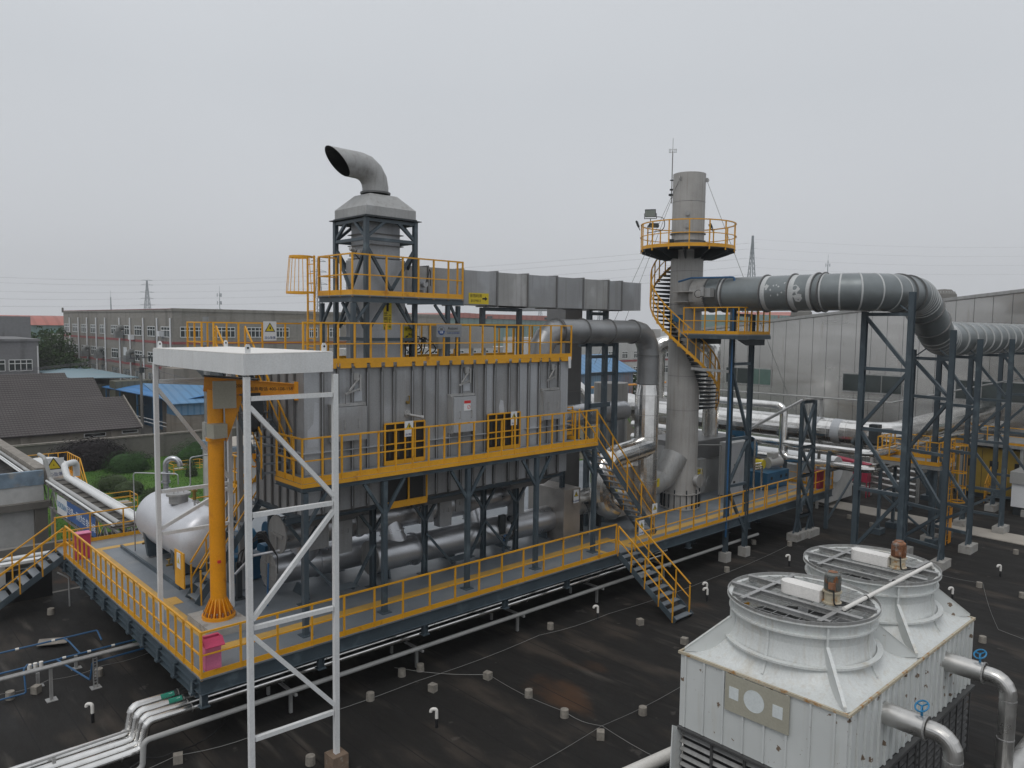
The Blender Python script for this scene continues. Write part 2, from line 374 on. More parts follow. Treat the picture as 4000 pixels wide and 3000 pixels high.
def part(name, me, m, parent, loc, label=None):       # a part that shares its mesh with its like
    o = bpy.data.objects.new(name, me); COL.objects.link(o); o.parent = parent; o.location = Vector(loc)-parent.location
    return o
_cache = {}
def shared(key, fn, m):
    if key not in _cache:
        b = fn(); me = bpy.data.meshes.new(key[0]); me.from_pydata(b.v, [], b.f); me.materials.append(MATS[m]); _cache[key] = me
    return _cache[key]
def rpath(pts, rad, seg=4):
    """round the corners of a path with arcs of the given radius"""
    P = [Vector(p) for p in pts]; o = [P[0]]
    for i in range(1, len(P)-1):
        a = (P[i-1]-P[i]).normalized(); b = (P[i+1]-P[i]).normalized(); ang = a.angle(b)
        if ang > pi-.02: o.append(P[i]); continue
        t = min(rad/math.tan(ang/2), .49*(P[i]-P[i-1]).length if i > 1 else .95*(P[i]-P[i-1]).length, .95*(P[i+1]-P[i]).length if i == len(P)-2 else .49*(P[i+1]-P[i]).length)
        R = t*math.tan(ang/2); c = P[i]+(a+b).normalized()*(R/sin(ang/2)); s0 = P[i]+a*t-c; s1 = P[i]+b*t-c; ax = s0.cross(s1).normalized(); tot = s0.angle(s1)
        for k in range(seg+1): o.append(c+Matrix.Rotation(tot*k/seg, 3, ax)@s0)
    o.append(P[-1]); return o
def railing(name, label, pts, h=1.2, sp=1.0, kick=.15, m='yellow', w=.05, group=None, root=None, cat='railing', r=None, mid=1, closed=False, skipk=(), kz=0):
    t = root or thing(name, label, cat, pts[0], group)
    P = [Vector(p) for p in pts]; U = Vector((0, 0, h)); top = MB(); md = MB(); kk = MB()
    P2 = P+[P[0]] if closed else P
    first = True
    for a, b in zip(P2, P2[1:]):
        flat = abs(a.z-b.z) < .05; d = (b-a).normalized(); e = d*(w*.45)
        top.bar(a+U-e, b+U+e, w, w*.9)
        for k in range(mid):
            z = Vector((0, 0, h*(k+1)/(mid+1))); md.bar(a+z, b+z, w*.8, w*.7)
        if kick and flat: kk.bar(a+Vector((0, 0, kick/2+kz)), b+Vector((0, 0, kick/2+kz)), .012, kick)
        n = max(1, round(Vector((b.x-a.x, b.y-a.y, 0)).length/sp)); seg = range(0 if first else 1, n+1); first = False
        for i in seg:
            if closed and b == P2[-1] and i == n: continue
            me = shared(('post', round(h, 2), w, m), lambda: MB().box(-w/2, w/2, -w/2, w/2, -.06, h-w*.4), m)
            q = a.lerp(b, i/n)
            part('post', me, m, t, q)
    top.build('handrail', m, t, smooth=0); md.build('mid_rail', m, t, smooth=0)
    if kk.v: kk.build('kick_plate', m, t, smooth=0)
    return t
def text(body, size, m, parent, loc, rx=90, rz=0, align='CENTER', name='lettering', ext=.002, spin=0):
    """raised lettering; its outline becomes a mesh"""
    cu = bpy.data.curves.new(name, 'FONT'); cu.body = body; cu.size = size; cu.align_x = align; cu.align_y = 'CENTER'; cu.extrude = ext
    tmp = bpy.data.objects.new(name, cu); COL.objects.link(tmp); bpy.context.view_layer.update()
    dg = bpy.context.evaluated_depsgraph_get(); me = bpy.data.meshes.new_from_object(tmp.evaluated_get(dg))
    bpy.data.objects.remove(tmp); me.name = name; me.materials.clear(); me.materials.append(MATS[m])
    R = Matrix.Rotation(RAD(rz), 4, 'Z')@Matrix.Rotation(RAD(rx), 4, 'X')@Matrix.Rotation(RAD(spin), 4, 'Z')
    o0 = parent.location.copy(); pp = parent.parent
    while pp: o0 += pp.location; pp = pp.parent
    me.transform(Matrix.Translation(Vector(loc)-o0)@R)
    o = bpy.data.objects.new(name, me); COL.objects.link(o); o.parent = parent; return o
# ================================================================ SETTING
def structure(name, m, b): return b.build(name, m, smooth=0, kind='structure')
structure('ground', 'ground', MB().box(-280, 1480, -280, 1480, -5.4, -5.02))
structure('lawn', 'grass', MB().box(4, 70, 46, 92.8, -5.01, -5.0))
structure('flat_roof', 'bitumen', MB().box(-6, 62, -12, 34.2, -.35, 0))
b = MB().box(-6, 61.5, 34.2, 34.45, -5.0, -.02); structure('roof_edge_wall', 'fence_wall', b)
b = MB(); b.hexa([(45.3, 8, .004), (47.3, 8, .004), (47.9, 22.9, .004), (45.95, 21.6, .004), (45.3, 8, .05), (47.3, 8, .05), (47.9, 22.9, .05), (45.95, 21.6, .05)])
structure('concrete_path', 'slab', b)
# ================================================================ MAIN DECK
DX0, DX1, DY0, DY1, DZ = 6.95, 42.2, 18.68, 33.6, 2.0
t = thing('equipment_deck', 'big raised steel deck with grey floor and yellow painted walkway lines under the grey chamber', 'steel platform', (DX0, DY0, 0))
MB().box(DX0, DX1, DY0, DY1, 1.96, DZ).build('floor', 'deck', t, 0)
b = MB(); b.box(7.9, 8.22, 20.05, 32.35, 2.003, 2.006); b.box(8.22, 9.9, 32.0, 32.35, 2.003, 2.006); b.box(8.22, 24.2, 20.05, 20.42, 2.003, 2.006)
b.box(8.22, 8.55, 24.3, 25.0, 2.0065, 2.009); b.box(24.2, 24.6, 18.8, 20.42, 2.003, 2.006); b.box(24.6, 41.5, 19.3, 19.7, 2.003, 2.006); b.box(41.2, 41.5, 19.7, 31, 2.003, 2.006)
b.box(22.75, 23.0, 18.8, 20.04, 2.003, 2.006)
b.build('floor_line', 'deck_yellow', t, 0)
b = MB(); b.ibeam((DX0, DY0+.08, 1.76), (DX1, DY0+.08, 1.76), .16, .38); b.build('edge_beam', 'steel', t, 0)
b = MB(); b.ibeam((DX0+.08, DY0+.17, 1.76), (DX0+.08, DY1, 1.76), .16, .38); b.build('edge_beam', 'steel', t, 0)
b = MB(); b.ibeam((DX1-.08, DY0+.17, 1.76), (DX1-.08, DY1, 1.76), .16, .38); b.build('edge_beam', 'steel', t, 0)
for i in range(12):
    y = 19.2+i*1.28
    MB().ibeam((DX0-.02, y, 1.66), (DX0+1.2, y, 1.66), .12, .34).build('cross_beam', 'steel', t, 0)
    MB().box(DX0-.10, DX0+.02, y-.08, y+.08, 1.44, 1.50).cbox((DX0-.04, y, 1.62), (.03, .14, .3)).build('bracket', 'steel', t, 0)
for x in [7.05+3.2*i for i in range(12)]:
    if x < 42.2:
        MB().ibeam((x, DY0+.35, 1.57), (x, DY1, 1.57), .2, .36).build('cross_beam', 'steel', t, 0)
        for y in (21.5, 25.5, 29.5, 33.2):
            if x < 7.5: continue
            MB().ibeam((x, y, .02), (x, y, 1.38), .2, .2, up=(1, 0, 0)).box(x-.15, x+.15, y-.15, y+.15, .0, .025).build('column', 'steel', t, 0)
for x in (7.05, 10.3, 13.9, 17.3, 20.4, 24.6, 28.2, 33.2, 38.5):
    MB().ibeam((x, DY0+.1, 1.27), (x, DY0+.1, 1.56), .16, .16, up=(1, 0, 0)).box(x-.12, x+.12, DY0-.02, DY0+.22, 1.24, 1.268).build('hanger', 'steel', t, 0)
# railings of the main deck
Y0 = DY0+.03
railing('deck_railing', 'long yellow railing along the front edge of the main deck, left of the stair', [(DX0+.03, Y0, 2), (23.12, Y0, 2)], 1.17, .98)
railing('deck_railing', 'yellow railing with close posts down the left side of the main deck', [(DX0+.03, 31.95, 2), (DX0+.03, Y0+.04, 2)], 1.17, .57)
railing('deck_railing', 'yellow railing behind the white tank at the far left of the deck', [(DX0+.03, 33.55, 2), (14.4, 33.55, 2)], 1.17, 1.3)
railing('deck_railing', 'yellow railing along the deck edge in front of the chimney, right of the stair', [(24.35, Y0, 2), (34.6, Y0, 2)], 1.17, .98)
railing('deck_railing', 'yellow railing at the deck edge in front of the blue fan, between two steel frames', [(34.8, Y0, 2), (42.1, Y0, 2)], 1.17, .98)
railing('deck_railing', 'yellow railing across the right-hand end of the main deck beside a red box', [(42.15, Y0+.04, 2), (42.15, 27, 2)], 1.17, .98)
# ================================================================ STAIRS
def stair(name, label, p0, d, width, z0, z1, run, n, rails=(1, 1), h=1.1, gate=None, stringer=.22, platf=0, root_mat='steel', group=None, bent=0):
    """p0 top-left corner, d unit direction of descent (xy), width to its left-hand normal"""
    p0 = Vector((*p0, 0)); d = Vector((*d, 0)); w = Vector((-d.y, d.x, 0))
    t = thing(name, label, 'stairs', p0+Vector((0, 0, z1)))
    zt = Vector((0, 0, z0)); zb = Vector((0, 0, z1)); top = p0+zt; bot = p0+d*run+zb
    for s in (0, 1):
        o = w*(width*s)
        MB().bar(top+o-Vector((0, 0, .02)), bot+o, .02, stringer).build('stringer', root_mat, t, 0)
        if rails[s]:
            rl = MB(); U = Vector((0, 0, h)); a = top+o; b2 = bot+o-d*.1
            rl.bar(a+U, b2+U+Vector((0, 0, .08)), .045); rl.bar(a+U*.5, b2+U*.5+Vector((0, 0, .08)), .035)
            hr = rl.build('handrail', 'yellow', t, 0)
            for i in range(5):
                q = a.lerp(b2, i/4+(.0 if i < 4 else -.01)); MB().bar(q-Vector((0, 0, .1)), q+U, .045).build('post', 'yellow', t, 0)
    for i in range(n):
        k = (i+.6)/n; c = top.lerp(bot, k)+w*(width/2)
        MB().bar(c-w*(width/2-.012), c+w*(width/2-.012), run/n*.95, .03).build('tread', 'deck', t, 0)
    return t
stair('steel_stair', 'short grey steel stair with yellow handrails from the deck front down to the black roof', (23.2, 18.66), (0, -1), 1.08, 2.0, .05, 2.75, 10)
stair('steel_stair', 'steel stair with yellow handrails at the far left corner of the deck, leading down leftward', (6.93, 33.3), (-1, 0), 1.3, 2.0, .0, 3.0, 9)
# gap posts beside the front stair
for x, lab in ((23.16, 'left'), (24.3, 'right')):
    pass
# ================================================================ MIDDLE WALKWAY
WZ = 6.38; WX0, WX1, WY0, WY1 = 10.1, 22.68, 19.4, 20.5
t = thing('maintenance_walkway', 'grey steel walkway halfway up the front of the big chamber, held on five columns', 'walkway', (WX0, WY0, 2))
MB().box(WX0, WX1, WY0, WY1-.02, WZ-.04, WZ).box(WX0, 10.72, WY1-.02, 21.1, WZ-.04, WZ).build('floor', 'deck', t, 0)
MB().ibeam((WX0, WY0+.06, WZ-.15), (WX1, WY0+.06, WZ-.15), .12, .2).ibeam((WX0+.06, WY0+.13, WZ-.15), (WX0+.06, 21.1, WZ-.15), .12, .2).ibeam((WX1-.06, WY0+.13, WZ-.15), (WX1-.06, WY1-.03, WZ-.15), .12, .2).build('edge_beam', 'steel', t, 0)
for x in (10.22, 12.87, 16.17, 19.41, 22.6):
    MB().cbox((x, 19.47, (2.02+WZ-.27)/2), (.15, .15, WZ-.27-2.02)).cbox((x, 19.47, 2.012), (.34, .34, .024)).build('column', 'steel', t, 0)
    for s in ((-1, 1) if 11 < x < 22 else ((1,) if x < 11 else (-1,))):
        MB().bar((x+s*.06, 19.47, WZ-1.25), (x+s*.72, 19.47, WZ-.27), .09, .09, (0, 1, 0)).build('knee_brace', 'steel', t, 0)
    MB().ibeam((x, WY0+.13, WZ-.15), (x, WY1-.03, WZ-.15), .1, .18).build('cross_beam', 'steel', t, 0)
for s in (1, 2, 3, 4): pass
railing('walkway_railing', 'yellow railing with deep toe board around the front of the middle walkway', [(10.13, 21.0, WZ), (10.13, 19.43, WZ), (22.65, 19.43, WZ)], 1.27, .62, kick=.17)
MB().box(10.1, 22.7, 19.38, 19.392, WZ-.12, WZ-.004).box(10.088, 10.1, 19.38, 21.05, WZ-.12, WZ-.004).build('edge_strip', 'yellow', bpy.data.objects['walkway_railing'], 0)
stair('steel_stair', 'long dark steel stair from the right end of the middle walkway to the deck', (22.7, 19.45), (1, 0), .95, WZ, 2.05, 4.0, 15, h=1.2)
railing('safety_gate', 'small yellow railing bay around the top of the long stair beside the round horizontal duct', [(22.4, 20.35, WZ), (22.4, 21.5, WZ), (23.5, 21.5, WZ)], 1.15, .6)
# ================================================================ OXIDIZER CHAMBER
BX0, BX1, BY0, BY1, BZ0, BZ1 = 10.75, 22.1, 20.5, 23.7, 5.15, 9.55
t = thing('oxidizer_chamber', 'huge grey ribbed steel chamber with access doors, standing on stilts over silver pipes', 'industrial furnace', (BX0, BY0, BZ0))
MB().box(BX0, BX1, BY0, BY1, BZ0, BZ1).build('shell', 'panel', t, 0)
MB().box(14.0, 15.65, BY0-.012, BY0-.004, BZ0+.01, 9.4).build('side_panel', 'panel', t, 0)
ribs = [11.34, 11.84, 12.35, 12.9, 13.43, 13.88, 14.6, 15.06, 15.6, 16.14, 16.65, 17.2, 17.74, 18.2, 18.9, 19.36, 19.9, 20.45, 20.95, 21.53]
for x in ribs:
    z0 = BZ0; z1 = BZ1-.02
    MB().box(x-.035, x+.035, BY0-.10, BY0-.001, z0, z1).build('rib', 'panel_dark', t, 0)
    MB().box(x-.041, x-.033, BY0-.106, BY0-.095, z0+.1, z1-.15).build('rib_edge_strip', 'panel_patch', t, 0)  # paler strip along one front edge of the rib
for x0, x1 in ((10.76, 11.26), (17.8, 18.14), (20.03, 20.40), (21.6, 22.08), (19.44, 19.85)):
    MB().box(x0, x1, BY0-.009, BY0-.003, BZ0+.02, BZ1-.05).build('side_panel', 'panel_light', t, 0)
for i in range(6):
    y = BY0+.5+i*.52
    MB().box(BX0-.07, BX0, y-.03, y+.03, BZ0, BZ1-.02).build('rib', 'panel_dark', t, 0)
# joint flange halfway with bolts
b = MB().box(BX0-.09, 13.58, BY0-.115, BY0, 7.02, 7.05).box(15.3, 18.0, BY0-.115, BY0, 7.02, 7.05).box(19.75, BX1+.03, BY0-.115, BY0, 7.02, 7.05).box(BX0-.1, BX0-.001, BY0, BY1, 7.02, 7.05)
b.build('flange', 'panel_light', t, 0)
# access doors
def door(x0, x1, z0, z1, m, red=False, handles=True):
    y = BY0-.30
    d = MB().box(x0, x1, y, BY0-.11, z0, z1).build('access_door', m, t, 0)
    MB().box(x0-.06, x0-.003, y+.05, BY0-.001, z0-.03, z1+.02).build('door_frame', 'weathered', d, 0)
    MB().box(x0-.08, x1+.02, y+.10, BY0-.001, z1+.02, z1+.10).build('door_frame', 'weathered', d, 0)
    cx = (x0+x1)/2; cz = (z0+z1)/2
    for s in (-.25, .25):
        MB().tube([(cx+s, y-.002, cz+.12), (cx+s, y-.06, cz+.12), (cx+s, y-.06, cz-.12), (cx+s, y-.002, cz-.12)], .012, 8).build('handle', 'weathered', d)
    r = random.Random(int(x0*10))
    for k in range(0):
        px = x0+.1+r.random()*(x1-x0-.4); pz = z0+.1+r.random()*(z1-z0-.5)
        MB().prism([(px, y-.003, pz), (px+.28, y-.003, pz+.04), (px+.25, y-.003, pz+.5), (px+.1, y-.003, pz+.42), (px-.02, y-.003, pz+.3)], (0, .002, 0)).build('paint_patch', 'panel_patch' if m != 'panel_patch' else 'panel', d, 0)
    # little hoist arm above the door
    x = x1-.12; zt = z1+.95
    h = MB().bar((x, BY0-.10, zt), (x, BY0-.10, zt-.5), .06).bar((x, BY0-.08, zt-.42), (x-.62, BY0-.28, zt-.55), .05).bar((x, BY0-.08, zt-.08), (x-.45, BY0-.22, zt-.47), .045).cbox((x-.14, BY0-.07, zt-.05), (.16, .10, .22)).build('hoist_arm', 'weathered', t, 0)
    MB().tube([(x-.62, BY0-.28, zt-.57), (x-.62, BY0-.27, z1+.1)], .012, 6).build('chain', 'panel_dark', h, 0)
    return d
d1 = door(11.62, 12.72, 7.33, 8.36, 'panel'); d2 = door(16.15, 17.12, 7.22, 8.43, 'panel_light'); d3 = door(20.5, 21.4, 7.33, 8.42, 'panel')
s = MB().box(16.57, 16.86, BY0-.314, BY0-.304, 7.95, 8.3).build('notice', 'sign_white', d2, 0)
MB().box(16.571, 16.859, BY0-.318, BY0-.3145, 8.2, 8.299).build('notice_band', 'sign_red', s, 0)
MB().lathe([(.055, 0), (.07, 0)], (16.78, BY0-.316, 8.07), (0, -1, 0), 20).bar((16.74, BY0-.317, 8.03), (16.82, BY0-.317, 8.11), .012, .004).build('prohibition_ring', 'sign_red', s, 0)
# paint patches on the wall
for pts in ([(18.5, 7.6), (18.62, 7.5), (18.72, 7.75), (18.66, 8.15), (18.52, 8.2), (18.44, 7.95)], [(10.85, 7.2), (11.22, 7.2), (11.24, 8.5), (11.1, 8.55), (11.05, 7.9), (10.86, 7.7)],
            [(16.78, 8.6), (17.08, 8.6), (17.05, 9.3), (16.9, 9.1), (16.75, 9.3)], [(21.6, 8.0), (21.68, 7.95), (21.72, 8.1), (21.64, 8.2)], [(12.42, 8.5), (12.72, 8.5), (12.7, 9.1), (12.5, 9.15)]):
    MB().prism([(x, BY0-.0125, z) for x, z in pts], (0, .002, 0)).build('paint_patch', 'panel_patch', t, 0)
# peep valve
b = MB().tube([(14.42, BY0-.02, 7.95), (14.42, BY0-.2, 7.95), (14.7, BY0-.36, 7.88)], .045, 10).cyl((14.7, BY0-.36, 7.88), (14.78, BY0-.4, 7.86), .065, 12).cyl((14.42, BY0, 7.98), (14.42, BY0-.05, 7.98), .12, 14)
b.build('peep_valve', 'weathered', t)
MB().tube([(14.46, BY0-.08, 8.3), (14.46, BY0-.08, 8.55), (14.47, BY0-.02, 8.55)], .018, 8).cyl((14.40, BY0-.1, 8.35), (14.40, BY0-.02, 8.35), .05, 12).build('gauge', 'brass', t)
# yellow roof edge boards notched at every rib
xs = [BX0-.1]+ribs+[BX1+.02]
b = MB()
for a, c in zip(xs, xs[1:]): b.box(a+.07, c-.07, BY0-.12, BY0-.105, 9.53, 9.68)
b.box(BX0-.05, BX1+.05, BY0-.122, BY0-.107, 9.68, 9.83)
b.build('roof_edge_board', 'yellow', t, 0)
MB().box(BX0-.1, BX1+.05, BY0-.104, BY1, 9.55, 9.60).build('roof_plate', 'panel_dark', t, 0)
MB().prism([(21.95, BY0-.13, 9.7), (22.1, BY0-.13, 9.7), (22.1, BY0-.13, 9.25), (21.98, BY0-.13, 9.25)], (0, -.02, 0)).build('lifting_lug', 'sign_white', t, 0)
# openings with inner machinery, guarded by yellow frames
def guard(x0, x1, z0, z1, lab, y=BY0-.13):
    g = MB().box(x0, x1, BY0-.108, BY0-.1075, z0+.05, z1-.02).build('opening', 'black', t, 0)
    for k in range(3):
        MB().cyl((x0+.2+k*.35, BY0-.11, z0+.2), (x0+.2+k*.35, BY0-.11, z1-.3), .05, 10).build('burner_pipe', 'dark_steel', g)
    r = thing('opening_guard', lab, 'guard rail', (x0, y-.05, z0)); nx = max(2, round((x1-x0)/.36))
    fr = MB().bar((x0, y-.05, z1), (x1, y-.05, z1), .05).bar((x0, y-.05, z0+.05), (x1, y-.05, z0+.05), .012, .16)
    fr.build('frame', 'yellow', r, 0); MB().bar((x0, y-.05, (z0+z1)/2), (x1, y-.05, (z0+z1)/2), .04).build('mid_rail', 'yellow', r, 0)
    for i in range(nx+1): MB().bar((x0+(x1-x0)*i/nx, y-.05, z0), (x0+(x1-x0)*i/nx, y-.05, z1), .045).build('post', 'yellow', r, 0)
guard(13.45, 15.0, 6.40, 7.72, 'yellow guard rail over the dark opening left of the chamber centre')
guard(17.78, 19.35, 6.40, 7.72, 'yellow guard rail over the dark opening at the right part of the chamber')
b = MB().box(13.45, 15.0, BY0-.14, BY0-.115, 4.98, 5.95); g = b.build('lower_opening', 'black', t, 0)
MB().bar((13.4, BY0-.2, 5.08), (15.1, BY0-.2, 5.08), .03, .22).bar((14.35, BY0-.2, 5.1), (14.35, BY0-.2, 6.05), .05).bar((15.08, BY0-.2, 5.1), (15.08, BY0-.2, 6.05), .05).build('lower_guard', 'yellow', t, 0)
# hoppers below the shell
def hopper(x0, x1, z1=BZ0, z0=4.6):
    m = .35; return MB().hexa([(x0+m, BY0+.7, z0), (x1-m, BY0+.7, z0), (x1-m, BY1-.7, z0), (x0+m, BY1-.7, z0), (x0, BY0+.05, z1), (x1, BY0+.05, z1), (x1, BY1-.05, z1), (x0, BY1-.05, z1)])
hopper(11.0, 13.2).build('hopper', 'panel_dark', t, 0); hopper(15.3, 17.8).build('hopper', 'panel_dark', t, 0); hopper(19.3, 21.9).build('hopper', 'panel_dark', t, 0)
b = MB().ibeam((BX0-.5, BY0+.2, 5.05), (13.4, BY0+.2, 5.05), .16, .2).ibeam((15.2, BY0+.2, 5.05), (BX1, BY0+.2, 5.05), .16, .2)
b.build('base_beam', 'steel', t, 0)
MB().ibeam((BX0+.05, BY0+.3, 5.05), (BX0+.05, BY1+.3, 5.05), .16, .2).build('base_beam', 'steel', t, 0)
# legs
for x in (11.35, 13.85, 16.0, 18.76, 20.46, 23.1):
    for y in (21.65, 24.0):
        if x > 22 and y > 23: continue
        MB().ibeam((x, y, 2.02), (x, y, 4.95), .17, .17, up=(1, 0, 0)).box(x-.2, x+.2, y-.2, y+.2, 2.0, 2.02).build('leg', 'steel', t, 0)
    if x < 22:
        for s in (-1, 1):
            MB().bar((x, 21.62, 3.9), (x+s*.75, 21.62, 4.9), .09, .09, (0, 1, 0)).build('knee_brace', 'steel', t, 0)
for a, c in ((11.35, 13.85), (16.0, 18.76), (18.76, 20.46)):
    MB().bar((a, 21.55, 3.5), (a+1.0, 21.3, 2.25), .10, .08).bar((c, 21.55, 3.5), (c-1.0, 21.3, 2.25), .10, .08).bar((a+.9, 21.3, 2.4), (c-.9, 21.3, 2.4), .5, .03).build('foot_brace', 'steel', t, 0)
# ---- roof railings, stair to the roof
railing('roof_railing', 'yellow railing along the front of the chamber roof', [(BX0-.05, BY0-.09, 9.64), (BX1+.05, BY0-.09, 9.64), (BX1+.05, BY1, 9.64)], 1.26, .57, kick=0)
railing('roof_railing', 'yellow railing along the back of the chamber roof', [(9.4, BY1, 9.6), (BX1, BY1, 9.6)], 1.26, .8)
t2 = stair('steel_stair', 'steep grey stair with yellow handrails climbing the left side of the chamber', (9.72, 24.3), (0, -1), .95, 9.6, WZ, 3.3, 14, h=1.15)
t3 = thing('stair_landing', 'small yellow railed landing at the top left of the chamber roof', 'landing', (9.3, 23.8, 9.5))
MB().box(9.3, 10.65, 23.2, 25.6, 9.52, 9.58).build('floor', 'deck', t3, 0)
railing(None, None, [(9.3, 24.4, 9.6), (9.3, 25.6, 9.6), (10.6, 25.6, 9.6)], 1.26, .7, root=t3)
MB().cbox((10.4, 25.3, 5.8), (.15, .15, 7.5)).cbox((10.4, 24.2, 5.8), (.15, .15, 7.5)).build('column', 'panel', t3, 0)
# ================================================================ EXHAUST TOWER ON THE CHAMBER ROOF
def frame_bars(o, name, m, segs, w=.1, ups=(0, 1, 0)):
    for a, b in segs: MB().bar(a, b, w, w, ups if abs(Vector(b).y-Vector(a).y) < .3 else (1, 0, 0)).build(name, m, o, 0)
TX0, TX1, TY0, TY1 = 13.33, 15.22, 21.2, 23.1; TZ = 14.28
t = thing('exhaust_tower', 'square steel lattice tower with metal hood and bent chimney pipe on the chamber roof', 'exhaust stack', (14.27, 22.15, 9.6))
c4 = [(TX0, TY0), (TX1, TY0), (TX1, TY1), (TX0, TY1)]
for x, y in c4: MB().cbox((x, y, (9.6+TZ)/2), (.14, .14, TZ-9.6)).build('leg', 'steel', t, 0)
for i in range(4):
    (x0, y0), (x1, y1) = c4[i], c4[(i+1) % 4]; up = (0, 1, 0) if y0 == y1 else (1, 0, 0)
    P = lambda k, z: (x0+(x1-x0)*k, y0+(y1-y0)*k, z)
    for z in (13.6, 10.38, 14.2): MB().bar(P(.04, z), P(.96, z), .1).build('cross_bar', 'steel', t, 0)
    for k0, z0, k1, z1 in ((.03, 13.68, .36, 14.18), (.97, 13.68, .64, 14.18), (.03, 13.3, .5, 11.98), (.97, 13.3, .5, 11.98), (.5, 11.9, .06, 10.75), (.5, 11.9, .94, 10.75)):
        MB().bar(P(k0, z0), P(k1, z1), .09, .09, up).build('diagonal', 'steel', t, 0)
def ring4(x0, x1, y0, y1, z, e): return [(x0-e, y0-e, z), (x1+e, y0-e, z), (x1+e, y1+e, z), (x0-e, y1+e, z)]
h = MB(); h.hexa(ring4(TX0, TX1, TY0, TY1, 14.36, .02)+ring4(TX0, TX1, TY0, TY1, 14.64, .02)); h.hexa(ring4(TX0, TX1, TY0, TY1, 14.642, .02)+ring4(13.75, 14.8, 21.65, 22.6, 15.12, 0))
h.build('hood', 'weathered', t, 0)
MB().hexa(ring4(TX0, TX1, TY0, TY1, 14.28, .16)+ring4(TX0, TX1, TY0, TY1, 14.305, .16)).hexa(ring4(TX0, TX1, TY0, TY1, 14.31, .05)+ring4(TX0, TX1, TY0, TY1, 14.355, .05)).build('hood_rim', 'dark_steel', t, 0)
b = MB(); pts = rpath([(14.27, 22.13, 15.2), (14.27, 22.13, 16.03), (12.85, 22.13, 16.06)], .66, 4); b.tube(pts, .43, 32, caps=False)
for v in b.v[-32:]: v.x -= (v.z-16.05)*.9
i0 = len(b.v)
b2 = MB().tube(pts, .422, 32, caps=False)
for v in b2.v[-32:]: v.x -= (v.z-16.05)*.9
e = b.build('chimney_pipe', 'weathered', t, 15); i_ = b2.build('painted_dark_inside', 'black', e, 0)  # black inner skin paints the darkness inside the pipe mouth
MB().lathe([(.42, 0), (.50, 0), (.50, .025), (.42, .025)], (14.27, 22.13, 15.19)).lathe([(.42, 0), (.50, 0), (.50, .02), (.42, .02)], (14.27, 22.13, 15.225)).build('pipe_flange', 'panel_dark', t, 0)
# square duct inside the tower
def sqd(o, cx, cy, s, z0, z1, m, name='duct'): return MB().box(cx-s/2, cx+s/2, cy-s/2, cy+s/2, z0, z1).build(name, m, o, 0)
sqd(t, 14.3, 22.17, 1.16, 13.02, 14.27, 'panel_light'); sqd(t, 14.3, 22.17, 1.42, 9.6, 13.0, 'panel_light', 'lower_duct')
for z in (13.82, 13.45, 13.03): sqd(t, 14.3, 22.17, 1.34, z, z+.03, 'panel_dark', 'flange')
MB().box(13.32, 13.58, 21.55, 21.75, 13.0, 13.25).cyl((13.2, 21.65, 13.2), (13.0, 21.62, 13.28), .07, 12).box(13.0, 13.3, 21.6, 21.7, 13.02, 13.1).build('valve_actuator', 'weathered', t)
MB().tube([(13.25, 21.62, 13.25), (13.1, 21.5, 13.1), (13.25, 21.5, 12.95), (13.4, 21.55, 13.1)], .015, 6).build('cable', 'cable', t)
s = MB().box(14.14, 14.46, 21.448, 21.456, 10.7, 11.72).build('duct_label', 'sign_yellow', t, 0)
MB().prism([(14.25, 21.446, 11.30), (14.34, 21.446, 11.30), (14.34, 21.446, 11.52), (14.38, 21.446, 11.52), (14.295, 21.446, 11.65), (14.21, 21.446, 11.52), (14.25, 21.446, 11.52)], (0, -.003, 0)).build('arrow', 'ink', s, 0)
text('高温直排', .155, 'ink', s, (14.24, 21.445, 10.98), spin=90); text('813*813', .13, 'ink', s, (14.39, 21.445, 10.98), spin=90)
# ---- upper platform
UX0, UX1, UY0, UY1, UZ = 12.55, 17.0, 20.78, 22.9, 11.78
t = thing('upper_platform', 'small railed steel platform wrapped around the exhaust tower above the chamber roof', 'platform', (UX0, UY0, 9.6))
MB().box(UX0, TX0-.1, UY0, UY1, UZ-.03, UZ).box(TX0-.1, UX1, UY0, 21.1, UZ-.03, UZ).build('floor', 'deck', t, 0)
MB().ibeam((UX0, UY0+.05, UZ-.13), (UX1, UY0+.05, UZ-.13), .1, .18).ibeam((UX0+.05, UY0+.11, UZ-.13), (UX0+.05, UY1, UZ-.13), .1, .18).ibeam((UX1-.05, UY0+.11, UZ-.13), (UX1-.05, 21.1, UZ-.13), .1, .18).build('edge_beam', 'steel', t, 0)
for x, y in ((12.64, 20.86), (16.36, 20.86), (16.88, 20.95), (12.64, 22.8)):
    MB().cbox((x, y, (9.62+UZ-.24)/2), (.13, .13, UZ-.24-9.62)).build('column', 'steel', t, 0)
for a, c in (((12.68, 20.86, 10.9), (13.2, 20.86, 11.55)), ((16.32, 20.86, 10.95), (15.8, 20.86, 11.55)), ((16.86, 20.9, 10.95), (16.5, 20.9, 11.55)), ((12.64, 22.75, 10.9), (12.64, 22.2, 11.55)), ((12.64, 20.92, 10.9), (12.64, 21.5, 11.55))):
    MB().bar(a, c, .08, .08, (0, 1, 0) if a[1] == c[1] else (1, 0, 0)).build('knee_brace', 'steel', t, 0)
railing('platform_railing', 'yellow railing around the upper platform in front of the lattice tower', [(UX0+.03, UY1, UZ), (UX0+.03, UY0+.03, UZ), (UX1-.03, UY0+.03, UZ), (UX1-.03, 21.1, UZ)], 1.27, .63, kick=.16)
railing('platform_railing', 'short yellow railing at the rear left of the upper platform beside the caged ladder', [(UX0+.05, UY1, UZ), (TX0-.1, UY1, UZ)], 1.27, .55)
